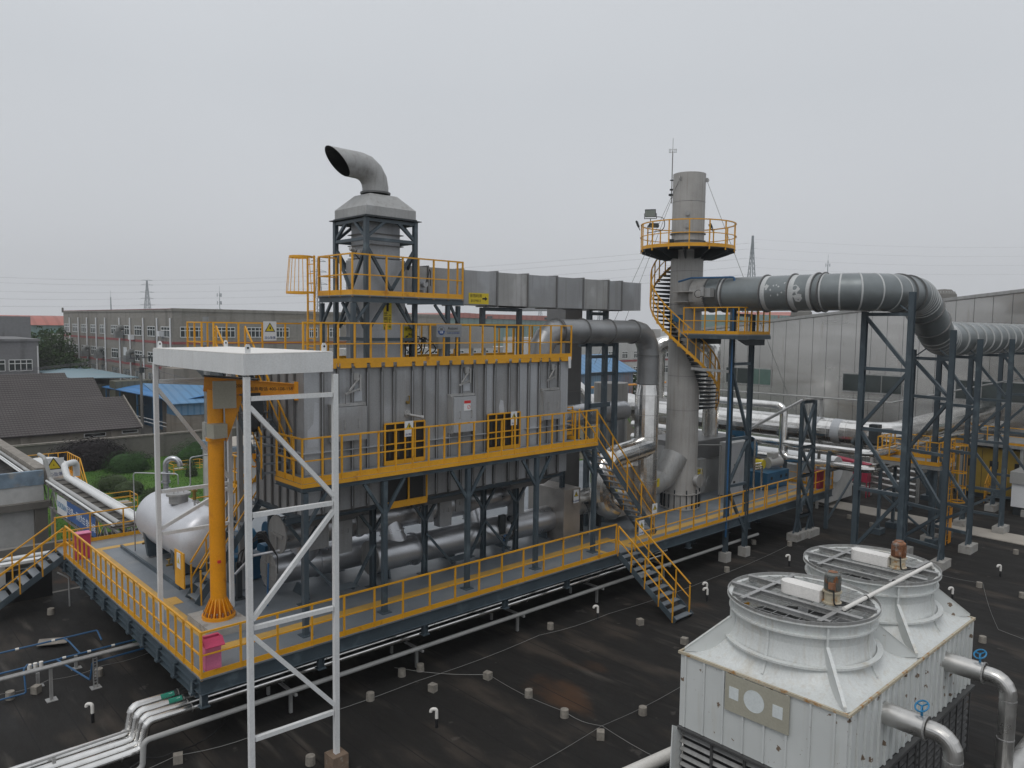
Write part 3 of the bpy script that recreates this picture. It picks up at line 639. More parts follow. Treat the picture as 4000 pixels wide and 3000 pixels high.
# caged ladder
def cage_ladder(name, label, c, out, z0, z1, zc, rad=.36, m='yellow', flare=True, zrail=None, backw=.42):
    """c = centre of the rungs, out = unit vector (xy) away from the wall"""
    t = thing(name, label, 'ladder', (c[0], c[1], z0)); o = Vector((*out, 0)); w = Vector((-o.y, o.x, 0)); C = Vector((*c, 0)); zt = zrail or z1
    for s in (-1, 1): MB().bar(C+w*(s*.22)+Vector((0, 0, z0)), C+w*(s*.22)+Vector((0, 0, zt)), .05, .05, o).build('rail', m, t, 0)
    n = int((zt-z0)/.3)
    for i in range(n): z = z0+.3*(i+.6); MB().bar(C-w*.22+Vector((0, 0, z)), C+w*.22+Vector((0, 0, z)), .025).build('rung', m, t, 0)
    zs = [zc]; 
    while zs[-1]+.75 < zt: zs.append(zs[-1]+.75)
    zs[-1] = zt-.06
    def R(z): return rad*(1+.28*max(0, (zs[1]-z)/(zs[1]-zs[0]))) if flare else rad
    for z in zs:
        r_ = R(z); cc = C+o*.36+Vector((0, 0, z)); b = MB(); m_ = 14
        an = [-2.35+4.7*k/m_ for k in range(m_+1)]; q = [cc+o*(cos(a)*r_)+w*(sin(a)*r_) for a in an]
        for p0, p1 in zip(q, q[1:]): b.bar(p0, p1, .008, .07)
        for s, e_ in ((-1, q[0]), (1, q[-1])): b.bar(C+w*(s*.22)+Vector((0, 0, z)), e_, .008, .06)
        b.build('hoop', m, t, 0)
    for a in (-1.9, -1.25, -.63, 0, .63, 1.25, 1.9):
        b = MB(); q = [C+o*.36+o*(cos(a)*R(z))+w*(sin(a)*R(z))+Vector((0, 0, z)) for z in zs]
        for p0, p1 in zip(q, q[1:]): b.bar(p0, p1, .035, .008, o)
        b.build('cage_strip', m, t, 0)
    return t
cage_ladder('caged_ladder', 'yellow caged ladder flared at its foot, rising to the upper platform', (12.22, 22.75), (-1, 0), 9.6, 11.8, 11.85, zrail=13.05)
# ================================================================ RECTANGULAR HEAT DUCT
t = thing('rectangular_duct', 'long box-shaped grey duct with bolted joints running from the tower toward the chimney', 'air duct', (15.0, 21.6, 11.6))
xs = [15.0, 16.05, 17.62, 19.28, 20.88, 22.52, 24.12, 25.75, 26.66, 28.06]
for k, (a, c) in enumerate(zip(xs, xs[1:])):
    MB().box(a+.03, c-.03, 21.6, 22.75, 11.63, 12.87).build('duct_section', 'panel' if k % 3 else 'weathered', t, 0)
    if k: MB().box(a-.028, a+.028, 21.55, 22.8, 11.58, 12.92).build('duct_flange', 'panel_dark', t, 0)
for k in range(1, len(xs)-1):
    for i in range(6): pass
MB().box(26.9, 28.04, 22.76, 30, 11.64, 12.86).build('duct_branch', 'panel', t, 0)
MB().box(15.5, 15.85, 21.38, 21.6, 12.05, 12.45).cyl((15.68, 21.38, 12.25), (15.68, 21.2, 12.25), .1, 14).cyl((15.68, 21.3, 12.05), (15.68, 21.3, 11.8), .05, 10).build('valve_actuator', 'panel_light', t)
MB().tube([(15.68, 21.2, 12.3), (15.8, 21.15, 12.75), (15.95, 21.3, 12.7), (15.95, 21.3, 12.2)], .015, 6).build('cable', 'cable', t)
s = MB().box(17.9, 18.86, 21.588, 21.597, 11.66, 12.06).build('duct_label', 'sign_yellow', t, 0)
text('余热利用', .145, 'ink', s, (18.24, 21.586, 11.95)); text('813*813', .135, 'ink', s, (18.24, 21.586, 11.77))
MB().prism([(18.55, 21.586, 11.83), (18.68, 21.586, 11.83), (18.68, 21.586, 11.78), (18.8, 21.586, 11.86), (18.68, 21.586, 11.94), (18.68, 21.586, 11.89), (18.55, 21.586, 11.89)], (0, -.003, 0)).build('arrow', 'ink', s, 0)
# ---- supports
t = thing('duct_support', 'dark steel portal on the chamber roof carrying the left part of the box duct', 'steel frame', (20.0, 22, 9.6))
for x in (19.0, 20.92): MB().cbox((x, 22.1, (11.55+(9.6 if x > 20 else 10.9))/2), (.17, .17, 11.55-(9.6 if x > 20 else 10.9))).build('post', 'steel', t, 0)
MB().bar((18.92, 22.1, 10.86), (20.83, 22.1, 10.86), .15).build('beam', 'steel', t, 0); MB().bar((19.09, 22.1, 11.5), (20.83, 22.1, 11.5), .15, .14).build('beam', 'steel', t, 0)
MB().bar((19.0, 21.9, 11.6), (21.0, 21.9, 11.6), .1, .05).build('beam', 'dark_steel', t, 0)
t = thing('support_frame', 'tall dark steel ladder frame with three posts under the box duct, left of the chimney', 'steel frame', (26.1, 22.3, 2))
for x, zt in ((25.4, 11.58), (26.5, 11.58), (27.25, 10.1)): MB().cbox((x, 22.35, (2+zt)/2), (.20, .20, zt-2)).build('post', 'dark_steel' if 0 else 'steel', t, 0)
for z in (9.55, 8.78, 10.1, 11.45): MB().bar((25.4, 22.35, z), (27.25 if z < 10 else 26.5, 22.35, z), .14).build('cross_bar', 'steel', t, 0)
MB().bar((25.4, 22.2, 7.4), (26.7, 22.2, 7.4), .14, .2).build('cross_bar', 'steel', t, 0)
MB().bar((24.9, 22.45, 10.08), (27.5, 22.45, 10.08), .14, .16).build('beam', 'steel', t, 0)
# ================================================================ ROUND DUCT
t = thing('round_duct', 'grey round duct arching from the chamber roof over to the shiny vertical pipe', 'duct', (21.5, 21.3, 9.6))
pts = rpath([(21.35, 21.3, 9.6), (21.35, 21.3, 10.68), (28.3, 21.3, 10.68), (28.3, 21.3, 8.3)], 1.0, 4)
MB().tube(pts, .49, 36).build('duct_body', 'duct', t, 12)
for x in (22.2, 23.75, 25.4, 27.05, 22.28): MB().lathe([(.48, -.015), (.545, -.015), (.545, .015), (.48, .015)], (x, 21.3, 10.68), (1, 0, 0), 36).build('duct_flange', 'panel_dark', t, 0)
for z in (9.62, 8.32): MB().lathe([(.48, -.012), (.55, -.012), (.55, .012), (.48, .012)], (28.3, 21.3, z), (0, 0, 1), 36).build('duct_flange', 'panel_dark', t, 0)
# shiny pipe below
t = thing('vertical_pipe', 'thick shiny aluminium-clad vertical pipe standing left of the chimney', 'pipe', (28.3, 21.3, 2.2))
MB().lathe([(0, 8.28), (.47, 8.28), (.54, 7.85), (.55, 7.8), (.55, 2.2), (0, 2.2)], (28.3, 21.3, 0), (0, 0, 1), 24).build('cladding', 'alu', t, 12)
for z in (7.8, 6.9, 5.9, 4.9, 3.9): MB().lathe([(.55, -.01), (.556, -.01), (.556, .01), (.55, .01)], (28.3, 21.3, z), n=24).build('seam_band', 'alu_dull', t, 0)
pts = rpath([(28.2, 21.2, 5.45), (24.8, 20.95, 5.2), (24.8, 20.95, 3.3), (25.6, 20.95, 3.0)], .8, 4)
MB().tube(pts, .5, 24).build('branch_pipe', 'alu', t, 12)
for x in (25.9, 26.9): MB().lathe([(.502, -.008), (.506, -.008), (.506, .008), (.502, .008)], (x, 20.95+(x-24.8)*.073, 5.2+(x-24.8)*.073), (1, .073, .073), 24).build('seam_band', 'alu_dull', t, 0)
# second, grey square column and horizontal drum duct behind
t = thing('square_duct', 'plain grey square vertical duct standing behind the chamber right end', 'duct', (26.4, 24.6, 2))
MB().box(25.85, 27.0, 24.2, 25.4, 2.0, 12.2).build('duct_body', 'panel_dark', t, 0)
for z in (4.9, 7.8, 10.4, 11.9): MB().box(25.8, 27.05, 24.15, 25.45, z, z+.04).build('duct_flange', 'panel_dark', t, 0)
t = thing('drum_duct', 'horizontal grey metal drum with domed end behind the dark ladder frame', 'duct', (24, 23.3, 6.4))
b = MB().lathe([(0, 5.5), (.25, 5.45), (.45, 5.25), (.5, 5.0), (.5, -2.0)], (23.9, 23.3, 6.85), (1, 0, 0), 28); fixn(b.build('drum', 'silver', t, 20))
MB().lathe([(.42, 0), (.42, 2.5)], (28.6, 23.3, 4.0), n=20).build('riser', 'duct', t, 20)
# grey cabinet box on roof, logo sign
t = thing('blower_box', 'long plain grey metal box behind the sign on the chamber roof', 'equipment box', (18.2, 21.5, 9.6))
MB().box(16.45, 19.03, 21.5, 22.1, 10.03, 10.83).build('casing', 'cabinet', t, 0)
for x in (16.7, 18.1, 18.7): MB().box(x-.06, x+.06, 21.6, 21.72, 9.6, 10.03).build('foot', 'weathered', t, 0)
t = thing('valve_manifold', 'tangle of black hoses and small valves on the chamber roof beside the tower', 'valves', (15.6, 21.4, 9.6))
r = random.Random(3); MB().cbox((15.35, 21.6, 9.95), (.10, .10, .7)).cbox((15.5, 21.6, 10.35), (.9, .12, .10)).build('manifold', 'dark_steel', t, 0)
for k in range(7):
    a = Vector((15.0+k*.17, 21.5, 10.25+.2*r.random())); p = [a, a+Vector((r.uniform(-.2, .2), -.15, .25)), a+Vector((r.uniform(-.3, .3), -.2, -.3)), a+Vector((r.uniform(-.2, .2), 0, -.5))]
    MB().tube(rpath(p, .12, 3), .02, 7).build('hose', 'cable', t)
    MB().cyl(a+Vector((0, -.05, -.1)), a+Vector((0, -.2, -.1)), .05, 10).build('valve', 'silver' if k % 2 else 'dark_steel', t)
s = MB().box(14.95, 15.5, 21.44, 21.448, 10.42, 10.82).build('yellow_plate', 'sign_yellow', t, 0)
text('废气旁通', .12, 'ink', s, (15.22, 21.436, 10.71)); text('Φ610', .12, 'ink', s, (15.25, 21.436, 10.54))
t = thing('company_sign', 'grey sign with round blue and white logo fixed to the front of the roof railing', 'sign', (15.5, 20.36, 10.45))
MB().box(15.5, 16.57, 20.352, 20.362, 10.47, 10.9).build('plate', 'sign_grey', t, 0)
cx, cz = 15.70, 10.685
MB().lathe([(0, 0), (.15, 0)], (cx, 20.351, cz), (0, -1, 0), 28).build('logo_ring', 'ink_blue', t, 0); MB().lathe([(0, 0), (.138, 0)], (cx, 20.3495, cz), (0, -1, 0), 28).build('logo_disc', 'sign_grey', t, 0)
MB().prism([(cx+.138*cos(a), 20.348, cz+.138*sin(a)) for a in [pi+pi*k/12 for k in range(13)]], (0, .001, 0)).build('logo_half', 'ink_blue', t, 0)
text('Ali', .11, 'ink', t, (cx, 20.346, cz+.055)); text('SSE', .10, 'ink_white', t, (cx, 20.346, cz-.055))
text('Auzoni', .15, 'ink', t, (16.18, 20.35, cz+.08)); MB().box(15.88, 16.5, 20.348, 20.351, cz-.02, cz-.012).build('rule', 'ink', t, 0); text('SHIP & SHORE', .085, 'ink_blue', t, (16.21, 20.35, cz-.08))
# warning signs: white board with yellow triangle
def warn(label, loc, w=.3, h=.42, rz=0, body='当心坠落'):
    t = thing('warning_sign', label, 'sign', loc); x, y, z = loc; R = Matrix.Rotation(RAD(rz), 3, 'Z'); o = Vector(loc)
    def q(a, d, c): return o+R@Vector((a, -d, c))
    MB().prism([q(-w/2, 0, 0), q(w/2, 0, 0), q(w/2, 0, h), q(-w/2, 0, h)], R@Vector((0, .008, 0))).build('board', 'sign_white', t, 0)
    s = w*.40; cz = h*.62
    tri = lambda k, d: [q(-s*k, d, cz-s*.55*k), q(s*k, d, cz-s*.55*k), q(0, d, cz+s*1.1*k)]
    MB().prism(tri(1, .003), R@Vector((0, .002, 0))).build('triangle_border', 'ink', t, 0); MB().prism(tri(.78, .006), R@Vector((0, .002, 0))).build('triangle', 'sign_yellow', t, 0)
    MB().prism([q(-.02, .009, cz-.01), q(.035, .009, cz-.03), q(.02, .009, cz+.06), q(-.01, .009, cz+.08)], R@Vector((0, .002, 0))).build('pictogram', 'ink', t, 0)
    text(body, w*.21, 'ink_blue', t, q(0, .004, h*.14), rz=rz); return t
warn('white warning sign with yellow triangle on the left guard of the middle walkway', (14.25, 20.14, 7.28), .33, .5)
warn('white warning sign with yellow triangle on the right guard of the middle walkway', (18.88, 20.14, 7.28), .3, .5, body='当心烫伤')
warn('white warning sign on the silver box under the walkway', (23.42, 21.13, 3.55), .32, .55, body='当心高温烫伤')
warn('white warning sign hung low on the handrail of the long stair', (26.5, 19.38, 2.85), .34, .52)
warn('white warning sign on the railing at the top of the front stair', (24.62, 18.63, 2.5), .34, .6, body='当心滑跌')
warn('white warning sign on the landing railing at the top left of the chamber', (11.2, 23.6, 10.3), .45, .62)
# ================================================================ CHIMNEY
SX, SY = 31.75, 21.72
t = thing('chimney', 'tall pale grey steel chimney ringed by a spiral stair and a round platform', 'chimney', (SX, SY, 2))
fixn(MB().lathe([(.97, 2.02), (.97, 2.06), (.90, 2.061), (.90, 2.75), (.97, 2.76), (.97, 2.80), (.86, 2.81), (.79, 4.4), (.775, 6.9), (.775, 18.25), (.765, 18.25), (.765, 17.6), (0, 17.6)], (SX, SY, 0), n=48).build('shell', 'chimney', t, 20))
for k in range(20):
    a = 2*pi*k/20; c = Vector((SX+.93*cos(a), SY+.93*sin(a), 0)); MB().cbox(c+Vector((0, 0, 2.42)), (.11, .02, .66), a).build('base_gusset', 'dark_steel', t, 0)
    if k % 2: MB().cyl(c+Vector((0, 0, 2.8)), c+Vector((0, 0, 3.0)), .03, 8).build('anchor_bolt', 'dark_steel', t, 0)
for z in (5.0, 6.88, 8.55, 10.2, 12.0, 13.6, 16.9): MB().lathe([(.778, -.008), (.783, -.006), (.783, .006), (.778, .008)], (SX, SY, z), n=48).build('weld_seam', 'panel_dark', t, 0)
for z in (15.05, 15.4): MB().lathe([(.775, -.02), (.85, -.02), (.85, .02), (.775, .02)], (SX, SY, z), n=40).build('flange', 'panel_dark', t, 0)
vd = Vector((-.825, -.565, 0)); sd_ = Vector((.565, -.825, 0))
C = Vector((SX, SY, 0))
def onst(a, z, r=.79): v = Vector((cos(a), sin(a), 0)); return C+v*r+Vector((0, 0, z)), v
A0 = math.atan2(vd.y, vd.x)
for z in (16.3, 15.72):
    p, v = onst(A0-.05, z, .76); MB().cyl(p, p+v*.07, .09, 14).cyl(p+v*.071, p+v*.09, .11, 14).build('sample_port', 'weathered', t)
for a in (A0-.55, A0+1.45, A0-2.4):
    p, v = onst(a, 17.85, .77); w = Vector((-v.y, v.x, 0)); MB().prism([p-w*.0, p+v*.12, p+v*.16+Vector((0, 0, .1)), p+v*.1+Vector((0, 0, .2)), p+Vector((0, 0, .2))], w*.04).build('lifting_eye', 'weathered', t, 0)
# round hatch at the foot
p, v = onst(A0+1.05, 3.45, .82); MB().cyl(p, p+v*.22, .27, 20).cyl(p+v*.221, p+v*.26, .34, 20).build('hatch', 'weathered', t)
MB().tube([p+v*.3+Vector((0, 0, .35)), p+v*.3+Vector((0, 0, .62)), p+v*.05+Vector((0, 0, .62))], .02, 8).build('hatch_davit', 'weathered', t)
# round platform
PZ = 14.62
fixn(MB().lathe([(.80, 0), (2.25, 0), (2.25, -.03), (.80, -.03)], (SX, SY, PZ), n=36).build('ring_platform', 'dark_steel', t, 0))
for k in range(12):
    a = 2*pi*k/12; v = Vector((cos(a), sin(a), 0)); q = C+Vector((0, 0, PZ-.03)); w = Vector((-v.y, v.x, 0))*.04
    MB().prism([q+v*.79-w/2, q+v*2.2-w/2, q+v*2.2-w/2-Vector((0, 0, .12)), q+v*1.3-w/2-Vector((0, 0, .42)), q+v*.79-w/2-Vector((0, 0, .42))], w).build('platform_bracket', 'dark_steel', t, 0)
ring = lambda r, z, n=24, a0=0, a1=2*pi: [C+Vector((r*cos(a0+(a1-a0)*k/n), r*sin(a0+(a1-a0)*k/n), z)) for k in range(n+1)]
def ringrail(o, r, z0, m='yellow', gap=None, n=30):
    for nm, z, w, hh in (('handrail', z0+1.22, .05, .05), ('mid_rail', z0+.62, .035, .035), ('kick_plate', z0+.08, .012, .16)):
        q = ring(r if nm != 'mid_rail' else r+.03, z, n); b = MB()
        for a_, b_ in zip(q, q[1:]): b.bar(a_, b_, w, hh)
        b.build(nm, m, o, 0)
    for k in range(15):
        a = 2*pi*k/15; c = C+Vector((r*cos(a), r*sin(a), 0)); MB().bar(c+Vector((0, 0, z0-.12)), c+Vector((0, 0, z0+1.2)), .05, .05, (cos(a), sin(a), 0)).build('post', m, o, 0)
tr = thing('ring_railing', 'circular yellow railing around the high round platform of the chimney', 'railing', (SX, SY, PZ)); ringrail(tr, 2.24, PZ)
# spiral stair
t = thing('spiral_stair', 'yellow railed spiral stair with dark wedge treads winding around the chimney', 'stairs', (SX, SY, 7))
# in view angles: left side of the stack = A0-pi/2 direction... treads climb from right-front via the front to the left and behind
aL = math.atan2(-sd_.y, -sd_.x); 
a_start = A0+2.0; a_end = A0-3.1; z_start, z_end = 6.9, PZ
NT = 38; R1 = 1.72
def sp(k): return a_start+(a_end-a_start)*k, z_start+(z_end-z_start)*k
for i in range(NT):
    a, z = sp((i+.5)/NT); v = Vector((cos(a), sin(a), 0)); w = Vector((-v.y, v.x, 0)); q = C+Vector((0, 0, z))
    b = MB(); b.hexa([q+v*.79-w*.10-Vector((0, 0, .03)), q+v*R1-w*.16-Vector((0, 0, .03)), q+v*R1+w*.16-Vector((0, 0, .03)), q+v*.79+w*.10-Vector((0, 0, .03)), q+v*.79-w*.10, q+v*R1-w*.16, q+v*R1+w*.16, q+v*.79+w*.10])
    b.hexa([q+v*.79-w*.015-Vector((0, 0, .16)), q+v*1.6-w*.015-Vector((0, 0, .07)), q+v*1.6+w*.015-Vector((0, 0, .07)), q+v*.79+w*.015-Vector((0, 0, .16)), q+v*.79-w*.015-Vector((0, 0, .03)), q+v*1.6-w*.015-Vector((0, 0, .03)), q+v*1.6+w*.015-Vector((0, 0, .03)), q+v*.79+w*.015-Vector((0, 0, .03))])
    b.build('tread', 'dark_steel', t, 0)
m_ = 60
for nm, dz, w_, h_, r_ in (('handrail', 1.15, .05, .05, R1), ('mid_rail', .6, .035, .035, R1), ('stringer', -.03, .02, .13, R1+.02)):
    q = []
    for k in range(m_+1): a, z = sp(k/m_); q.append(C+Vector((r_*cos(a), r_*sin(a), z+dz)))
    b = MB()
    for a_, b_ in zip(q, q[1:]): b.bar(a_, b_, w_, h_)
    b.build(nm, 'yellow', t, 0)
for k in range(22):
    a, z = sp((k+.3)/22); c = C+Vector((R1*cos(a), R1*sin(a), 0)); MB().bar(c+Vector((0, 0, z-.1)), c+Vector((0, 0, z+1.15)), .045, .045, (cos(a), sin(a), 0)).build('post', 'yellow', t, 0)
    MB().cbox(c+Vector((0, 0, z-.12)), (.03, .14, .08), a).build('bracket', 'yellow', t, 0)
# lightning rod
t = thing('lightning_rod', 'thin lightning rod with a small crossed head fixed to the top of the chimney', 'lightning rod', (31.02, 22.72, 17))
p = C-sd_*.83; MB().tube([p+Vector((0, 0, 16.9)), p+Vector((0, 0, 19.4))], .025, 8).tube([p+Vector((0, 0, 19.4)), p+Vector((0, 0, 20.0))], .012, 6).build('rod', 'wire', t)
for s in (1, -1): MB().bar(p+Vector((0, 0, 19.45))-sd_*.17, p+Vector((0, 0, 19.45))+sd_*.17, .015).bar(p+Vector((0, 0, 19.33))-sd_*.17, p+Vector((0, 0, 19.33))+sd_*.17, .015).build('cross_bar', 'wire', t, 0) if s > 0 else None
for s in (-.17, -.1, .1, .17): MB().bar(p+Vector((0, 0, 19.3))+sd_*s, p+Vector((0, 0, 19.5))+sd_*s, .015).build('tine', 'wire', t, 0)
MB().cbox(p+Vector((0, 0, 17.55)), (.14, .14, .07)).cbox(p+Vector((0, 0, 17.3)), (.2, .2, .1)).cbox(p+Vector((0, 0, 18.0)), (.14, .14, .04)).build('clamp', 'dark_steel', t, 0)
MB().bar(p+Vector((0, 0, 17.3)), p+sd_*.1+Vector((0, 0, 17.3)), .05).build('arm', 'dark_steel', t, 0)
# guy wires
g = [(C-sd_*.5+vd*.6+Vector((0, 0, 17.85)), C-sd_*4.4+Vector((0, 0, 9.0))), (C-sd_*.5+vd*.6+Vector((0, 0, 17.85)), C-sd_*3.7+Vector((0, 0, 9.0))), (C+sd_*.85+Vector((0, 0, 17.85)), C+sd_*5.2+Vector((0, 0, 7.0)))]
for k, (a, b_) in enumerate(g):
    MB().tube([a, b_], .011, 5).build('guy_wire', 'wire', None, 0, ['thin guy wire from the chimney top slanting down left, the outer one', 'thin guy wire from the chimney top slanting down left, the inner one', 'thin guy wire from the chimney top slanting down right past the big duct'][k], 'wire', 'guy wires of the chimney')
# floodlights on the round platform
def flood(label, loc, aim, s=.42):
    t = thing('floodlight', label, 'lamp', loc); o = Vector(loc); a = Vector(aim).normalized(); u = a.cross(Vector((0, 0, 1))).normalized(); w = u.cross(a)
    P = lambda x, y, z: o+u*x+w*y+a*z
    MB().hexa([P(-s/2, -s*.36, -.08), P(s/2, -s*.36, -.08), P(s/2, s*.36, -.08), P(-s/2, s*.36, -.08), P(-s/2, -s*.36, .0), P(s/2, -s*.36, .0), P(s/2, s*.36, .0), P(-s/2, s*.36, .0)]).build('housing', 'dark_steel', t, 0)
    MB().hexa([P(-s*.45, -s*.31, .001), P(s*.45, -s*.31, .001), P(s*.45, s*.31, .001), P(-s*.45, s*.31, .001), P(-s*.45, -s*.31, .008), P(s*.45, -s*.31, .008), P(s*.45, s*.31, .008), P(-s*.45, s*.31, .008)]).build('glass', 'glass_lamp', t, 0)
    MB().tube([P(-s/2-.03, 0, -.03), P(-s/2-.03, -s*.5, -.03), P(s/2+.03, -s*.5, -.03), P(s/2+.03, 0, -.03)], .018, 6).tube([P(0, -s*.5, -.03), P(0, -s*.9, -.05)], .02, 6).build('bracket', 'dark_steel', t)
    return t
q = C-sd_*1.75+vd*1.5
flood('square floodlight standing above the round platform railing, facing the camera', q+Vector((0, 0, PZ+1.6)), (-.75, -.45, -.35), .5)
flood('small floodlight sticking out at the far left of the round platform', C-sd_*2.45+vd*.2+Vector((0, 0, PZ+1.28)), (-.45, .8, -.35), .38)
flood('floodlight hanging at rail height inside the left of the round platform', C-sd_*1.6+vd*1.2+Vector((0, 0, PZ+1.05)), (-.2, -.2, -1), .45)
flood('floodlight lying tilted on the right part of the round platform', C+sd_*1.05+vd*1.4+Vector((0, 0, PZ+1.0)), (.5, -.5, .3), .3)
MB().tube(rpath([C-sd_*1.6+vd*1.5+Vector((0, 0, PZ+1.45)), C-sd_*1.1+vd*1.6+Vector((0, 0, PZ+1.4)), C-sd_*1.05+vd*1.7+Vector((0, 0, PZ+.8)), C-sd_*1.9+vd*1.0+Vector((0, 0, PZ+.75))], .25, 4), .018, 6).build('lamp_cable', 'cable', None, 20, 'loose black lamp cable looping through the left of the round railing', 'cable')
MB().cbox(C-sd_*.75+vd*.9+Vector((0, 0, PZ+.35)), (.3, .2, .2), .5).cyl(C-sd_*.75+vd*.9+Vector((0, 0, PZ+.2)), C-sd_*.95+vd*1.0+Vector((0, 0, PZ+.1)), .07, 10).build('gas_analyser', 'dark_steel', None, 20, 'small dark gas analyser unit clamped low on the chimney at the round platform', 'instrument')
p, v = onst(A0-.35, 11.35, .9); MB().cbox(p, (.12, .5, .3), math.atan2(v.y, v.x)).cbox(p+v*.1+Vector((0, 0, -.1)), (.1, .3, .2), math.atan2(v.y, v.x)).build('junction_box', 'blue', None, 0, 'blue junction box on the chimney beside the spiral stair', 'junction box')
# ================================================================ BIG GREEN-GREY DUCT
DR = .77; DZc = 12.45; SXd = 31.6
t = thing('main_duct', 'very thick grey-green round duct leaving the chimney rightward and stepping down at a bend', 'duct', (SX, 20.5, 11.5))
full = rpath([(SXd, 20.75, DZc), (SXd, 12.7, DZc), (36.3, 12.7, DZc), (39.2, 12.7, DZc-1.93), (61.9, 12.7, DZc-1.93)], 2.0, 5)
full2 = []
for i, p in enumerate(full): full2.append(p)
MB().tube(full2, DR, 44).build('duct_body', 'duct_green', t, 12)
for y in (20.15, 19.45, 19.25, 17.35, 16.05, 15.0, 14.72):
    MB().lathe([(DR-.01, -.02), (DR+.075, -.02), (DR+.075, .02), (DR-.01, .02)], (SXd, y, DZc), (0, 1, 0), 40).build('duct_flange', 'panel_dark', t, 0)
for y, w_ in ((17.2, .10), (15.9, .12), (15.13, .09), (19.35, .05)):
    MB().lathe([(DR+.001, -w_), (DR+.007, -w_+.005), (DR+.007, w_-.005), (DR+.001, w_)], (SXd, y, DZc), (0, 1, 0), 40).build('paint_ring', 'duct_patch', t, 0)
rr = random.Random(5)
def patch(y, a, ly, la, n=11):
    pts = [];
    for k in range(n):
        th = 2*pi*k/n; q = rr.uniform(.55, 1.1); aa = a+la*q*sin(th); pts.append((SXd-(DR+.004)*cos(aa), y+ly*q*cos(th), DZc+(DR+.004)*sin(aa)))
    c = (SXd-(DR+.006)*cos(a), y, DZc+(DR+.006)*sin(a)); b = MB()
    for p, q in zip(pts, pts[1:]+pts[:1]): b.poly([c, p, q])
    b.build('paint_patch', 'duct_patch', t, 0)
patch(15.7, .05, .25, .35); patch(15.55, -.3, .3, .25); patch(17.0, .35, .12, .2)
for k in range(9): patch(16.9-k*.09-rr.random()*.1, rr.uniform(-.3, .55), .045, .07, 7)
for i in range(1, len(full2)-1):
    a = (full2[i]-full2[i-1]).normalized(); b_ = (full2[i+1]-full2[i]).normalized()
    MB().lathe([(DR+.004, -.035), (DR+.016, -.025), (DR+.016, .025), (DR+.004, .035)], full2[i], a+b_, 40).build('duct_joint', 'duct_patch', t, 0)
for x in (34.0, 35.0): MB().lathe([(DR-.01, -.02), (DR+.07, -.02), (DR+.07, .02), (DR-.01, .02)], (x, 12.7, DZc), (1, 0, 0), 40).build('duct_flange', 'panel_dark', t, 0)
for k in (.3, .62):
    MB().lathe([(DR-.01, -.02), (DR+.07, -.02), (DR+.07, .02), (DR-.01, .02)], Vector((36.3, 12.7, DZc)).lerp(Vector((39.2, 12.7, DZc-1.93)), k), Vector((2.9, 0, -1.93)), 40).build('duct_flange', 'panel_dark', t, 0)
x = 40.9
while x < 61: MB().lathe([(DR-.01, -.025), (DR+.06, -.025), (DR+.06, .025), (DR-.01, .025)], (x, 12.7, DZc-1.93), (1, 0, 0), 36).build('duct_flange', 'duct_patch', t, 0); x += 1.3
SX_, SX = SX, SXd
# reinforced inlet on the chimney
fixn(MB().lathe([(DR, 0), (DR+.02, .75)], (SX, 20.2, DZc), (0, 1, 0), 36).build('inlet', 'chimney', t, 20))
for dz in (-.35, .12): MB().box(SX-1.15, SX-.3, 20.7, 21.7, DZc+dz-.012, DZc+dz+.012).build('inlet_fin', 'chimney', t, 0)
MB().cbox((SX-1.0, 19.75, DZc+.05), (.35, .45, .4)).cyl((SX-1.2, 19.9, DZc-.1), (SX-1.2, 19.9, DZc+.3), .1, 12).build('valve_actuator', 'weathered', t)
MB().lathe([(.16, -.02), (.19, 0), (.16, .02)], (SX-1.25, 20.1, DZc), (1, .3, 0), 20).build('hand_wheel', 'cable', t)
SX = SX_
# ---- two-post frame and service platform by the chimney
t = thing('duct_tower', 'narrow blue-grey steel frame with zigzag bracing holding the big duct right of the chimney', 'steel frame', (32, 18.8, 0))
PA, PB = Vector((31.3, 18.83, 0)), Vector((32.83, 18.72, 0)); PC, PD = PA+Vector((-.0, -1.45, 0)), PB+Vector((0, -1.45, 0))
for p, zt in ((PA, 12.84), (PB, 11.55)):
    MB().ibeam(p+Vector((0, 0, .45)), p+Vector((0, 0, zt)), .2, .2, up=(1, 0, 0)).build('post', 'steel', t, 0)
    MB().cbox(p+Vector((0, 0, .22)), (.42, .42, .44)).build('concrete_foot', 'concrete', t, 0)
z = 1.0; L_ = [1.2, 3.6, 5.2, 7.3, 9.3]
for k, z in enumerate([3.55, 5.75, 9.25, 11.5]): MB().bar(PA+Vector((.1, 0, z)), PB+Vector((-.1, 0, z)), .13).build('cross_bar', 'steel', t, 0)
zz = [1.1, 3.5, 5.7, 9.1]
for k, (a_, b_) in enumerate(zip(zz, zz[1:])):
    A_, B_ = (PB, PA) if k % 2 == 0 else (PA, PB); MB().bar(A_+Vector((0, 0, a_)), B_+Vector((0, 0, b_)), .12, .12, (0, 1, 0)).build('diagonal', 'steel', t, 0)
p = PA+Vector((-.16, -.1, 0)); MB().tube(rpath([p+Vector((0, 0, 1.2)), p+Vector((0, 0, 13.2)), p+Vector((-.6, 1.9, 13.2)), p+Vector((-.6, 2.6, 13.05))], .1, 3), .045, 10).build('pipe_riser', 'pipe_blue', None, 20, 'slim blue pipe climbing the narrow steel frame right of the chimney', 'pipe')
t = thing('service_platform', 'small yellow railed platform hung under the big duct beside the chimney', 'platform', (31, 19.8, 10.4))
SZ = 10.62; MB().box(30.4, 33.2, 18.0, 21.0, SZ-.05, SZ).build('floor', 'deck', t, 0); MB().box(30.38, 33.22, 17.98, 21.02, SZ-.22, SZ-.052).build('edge_beam', 'steel', t, 0)
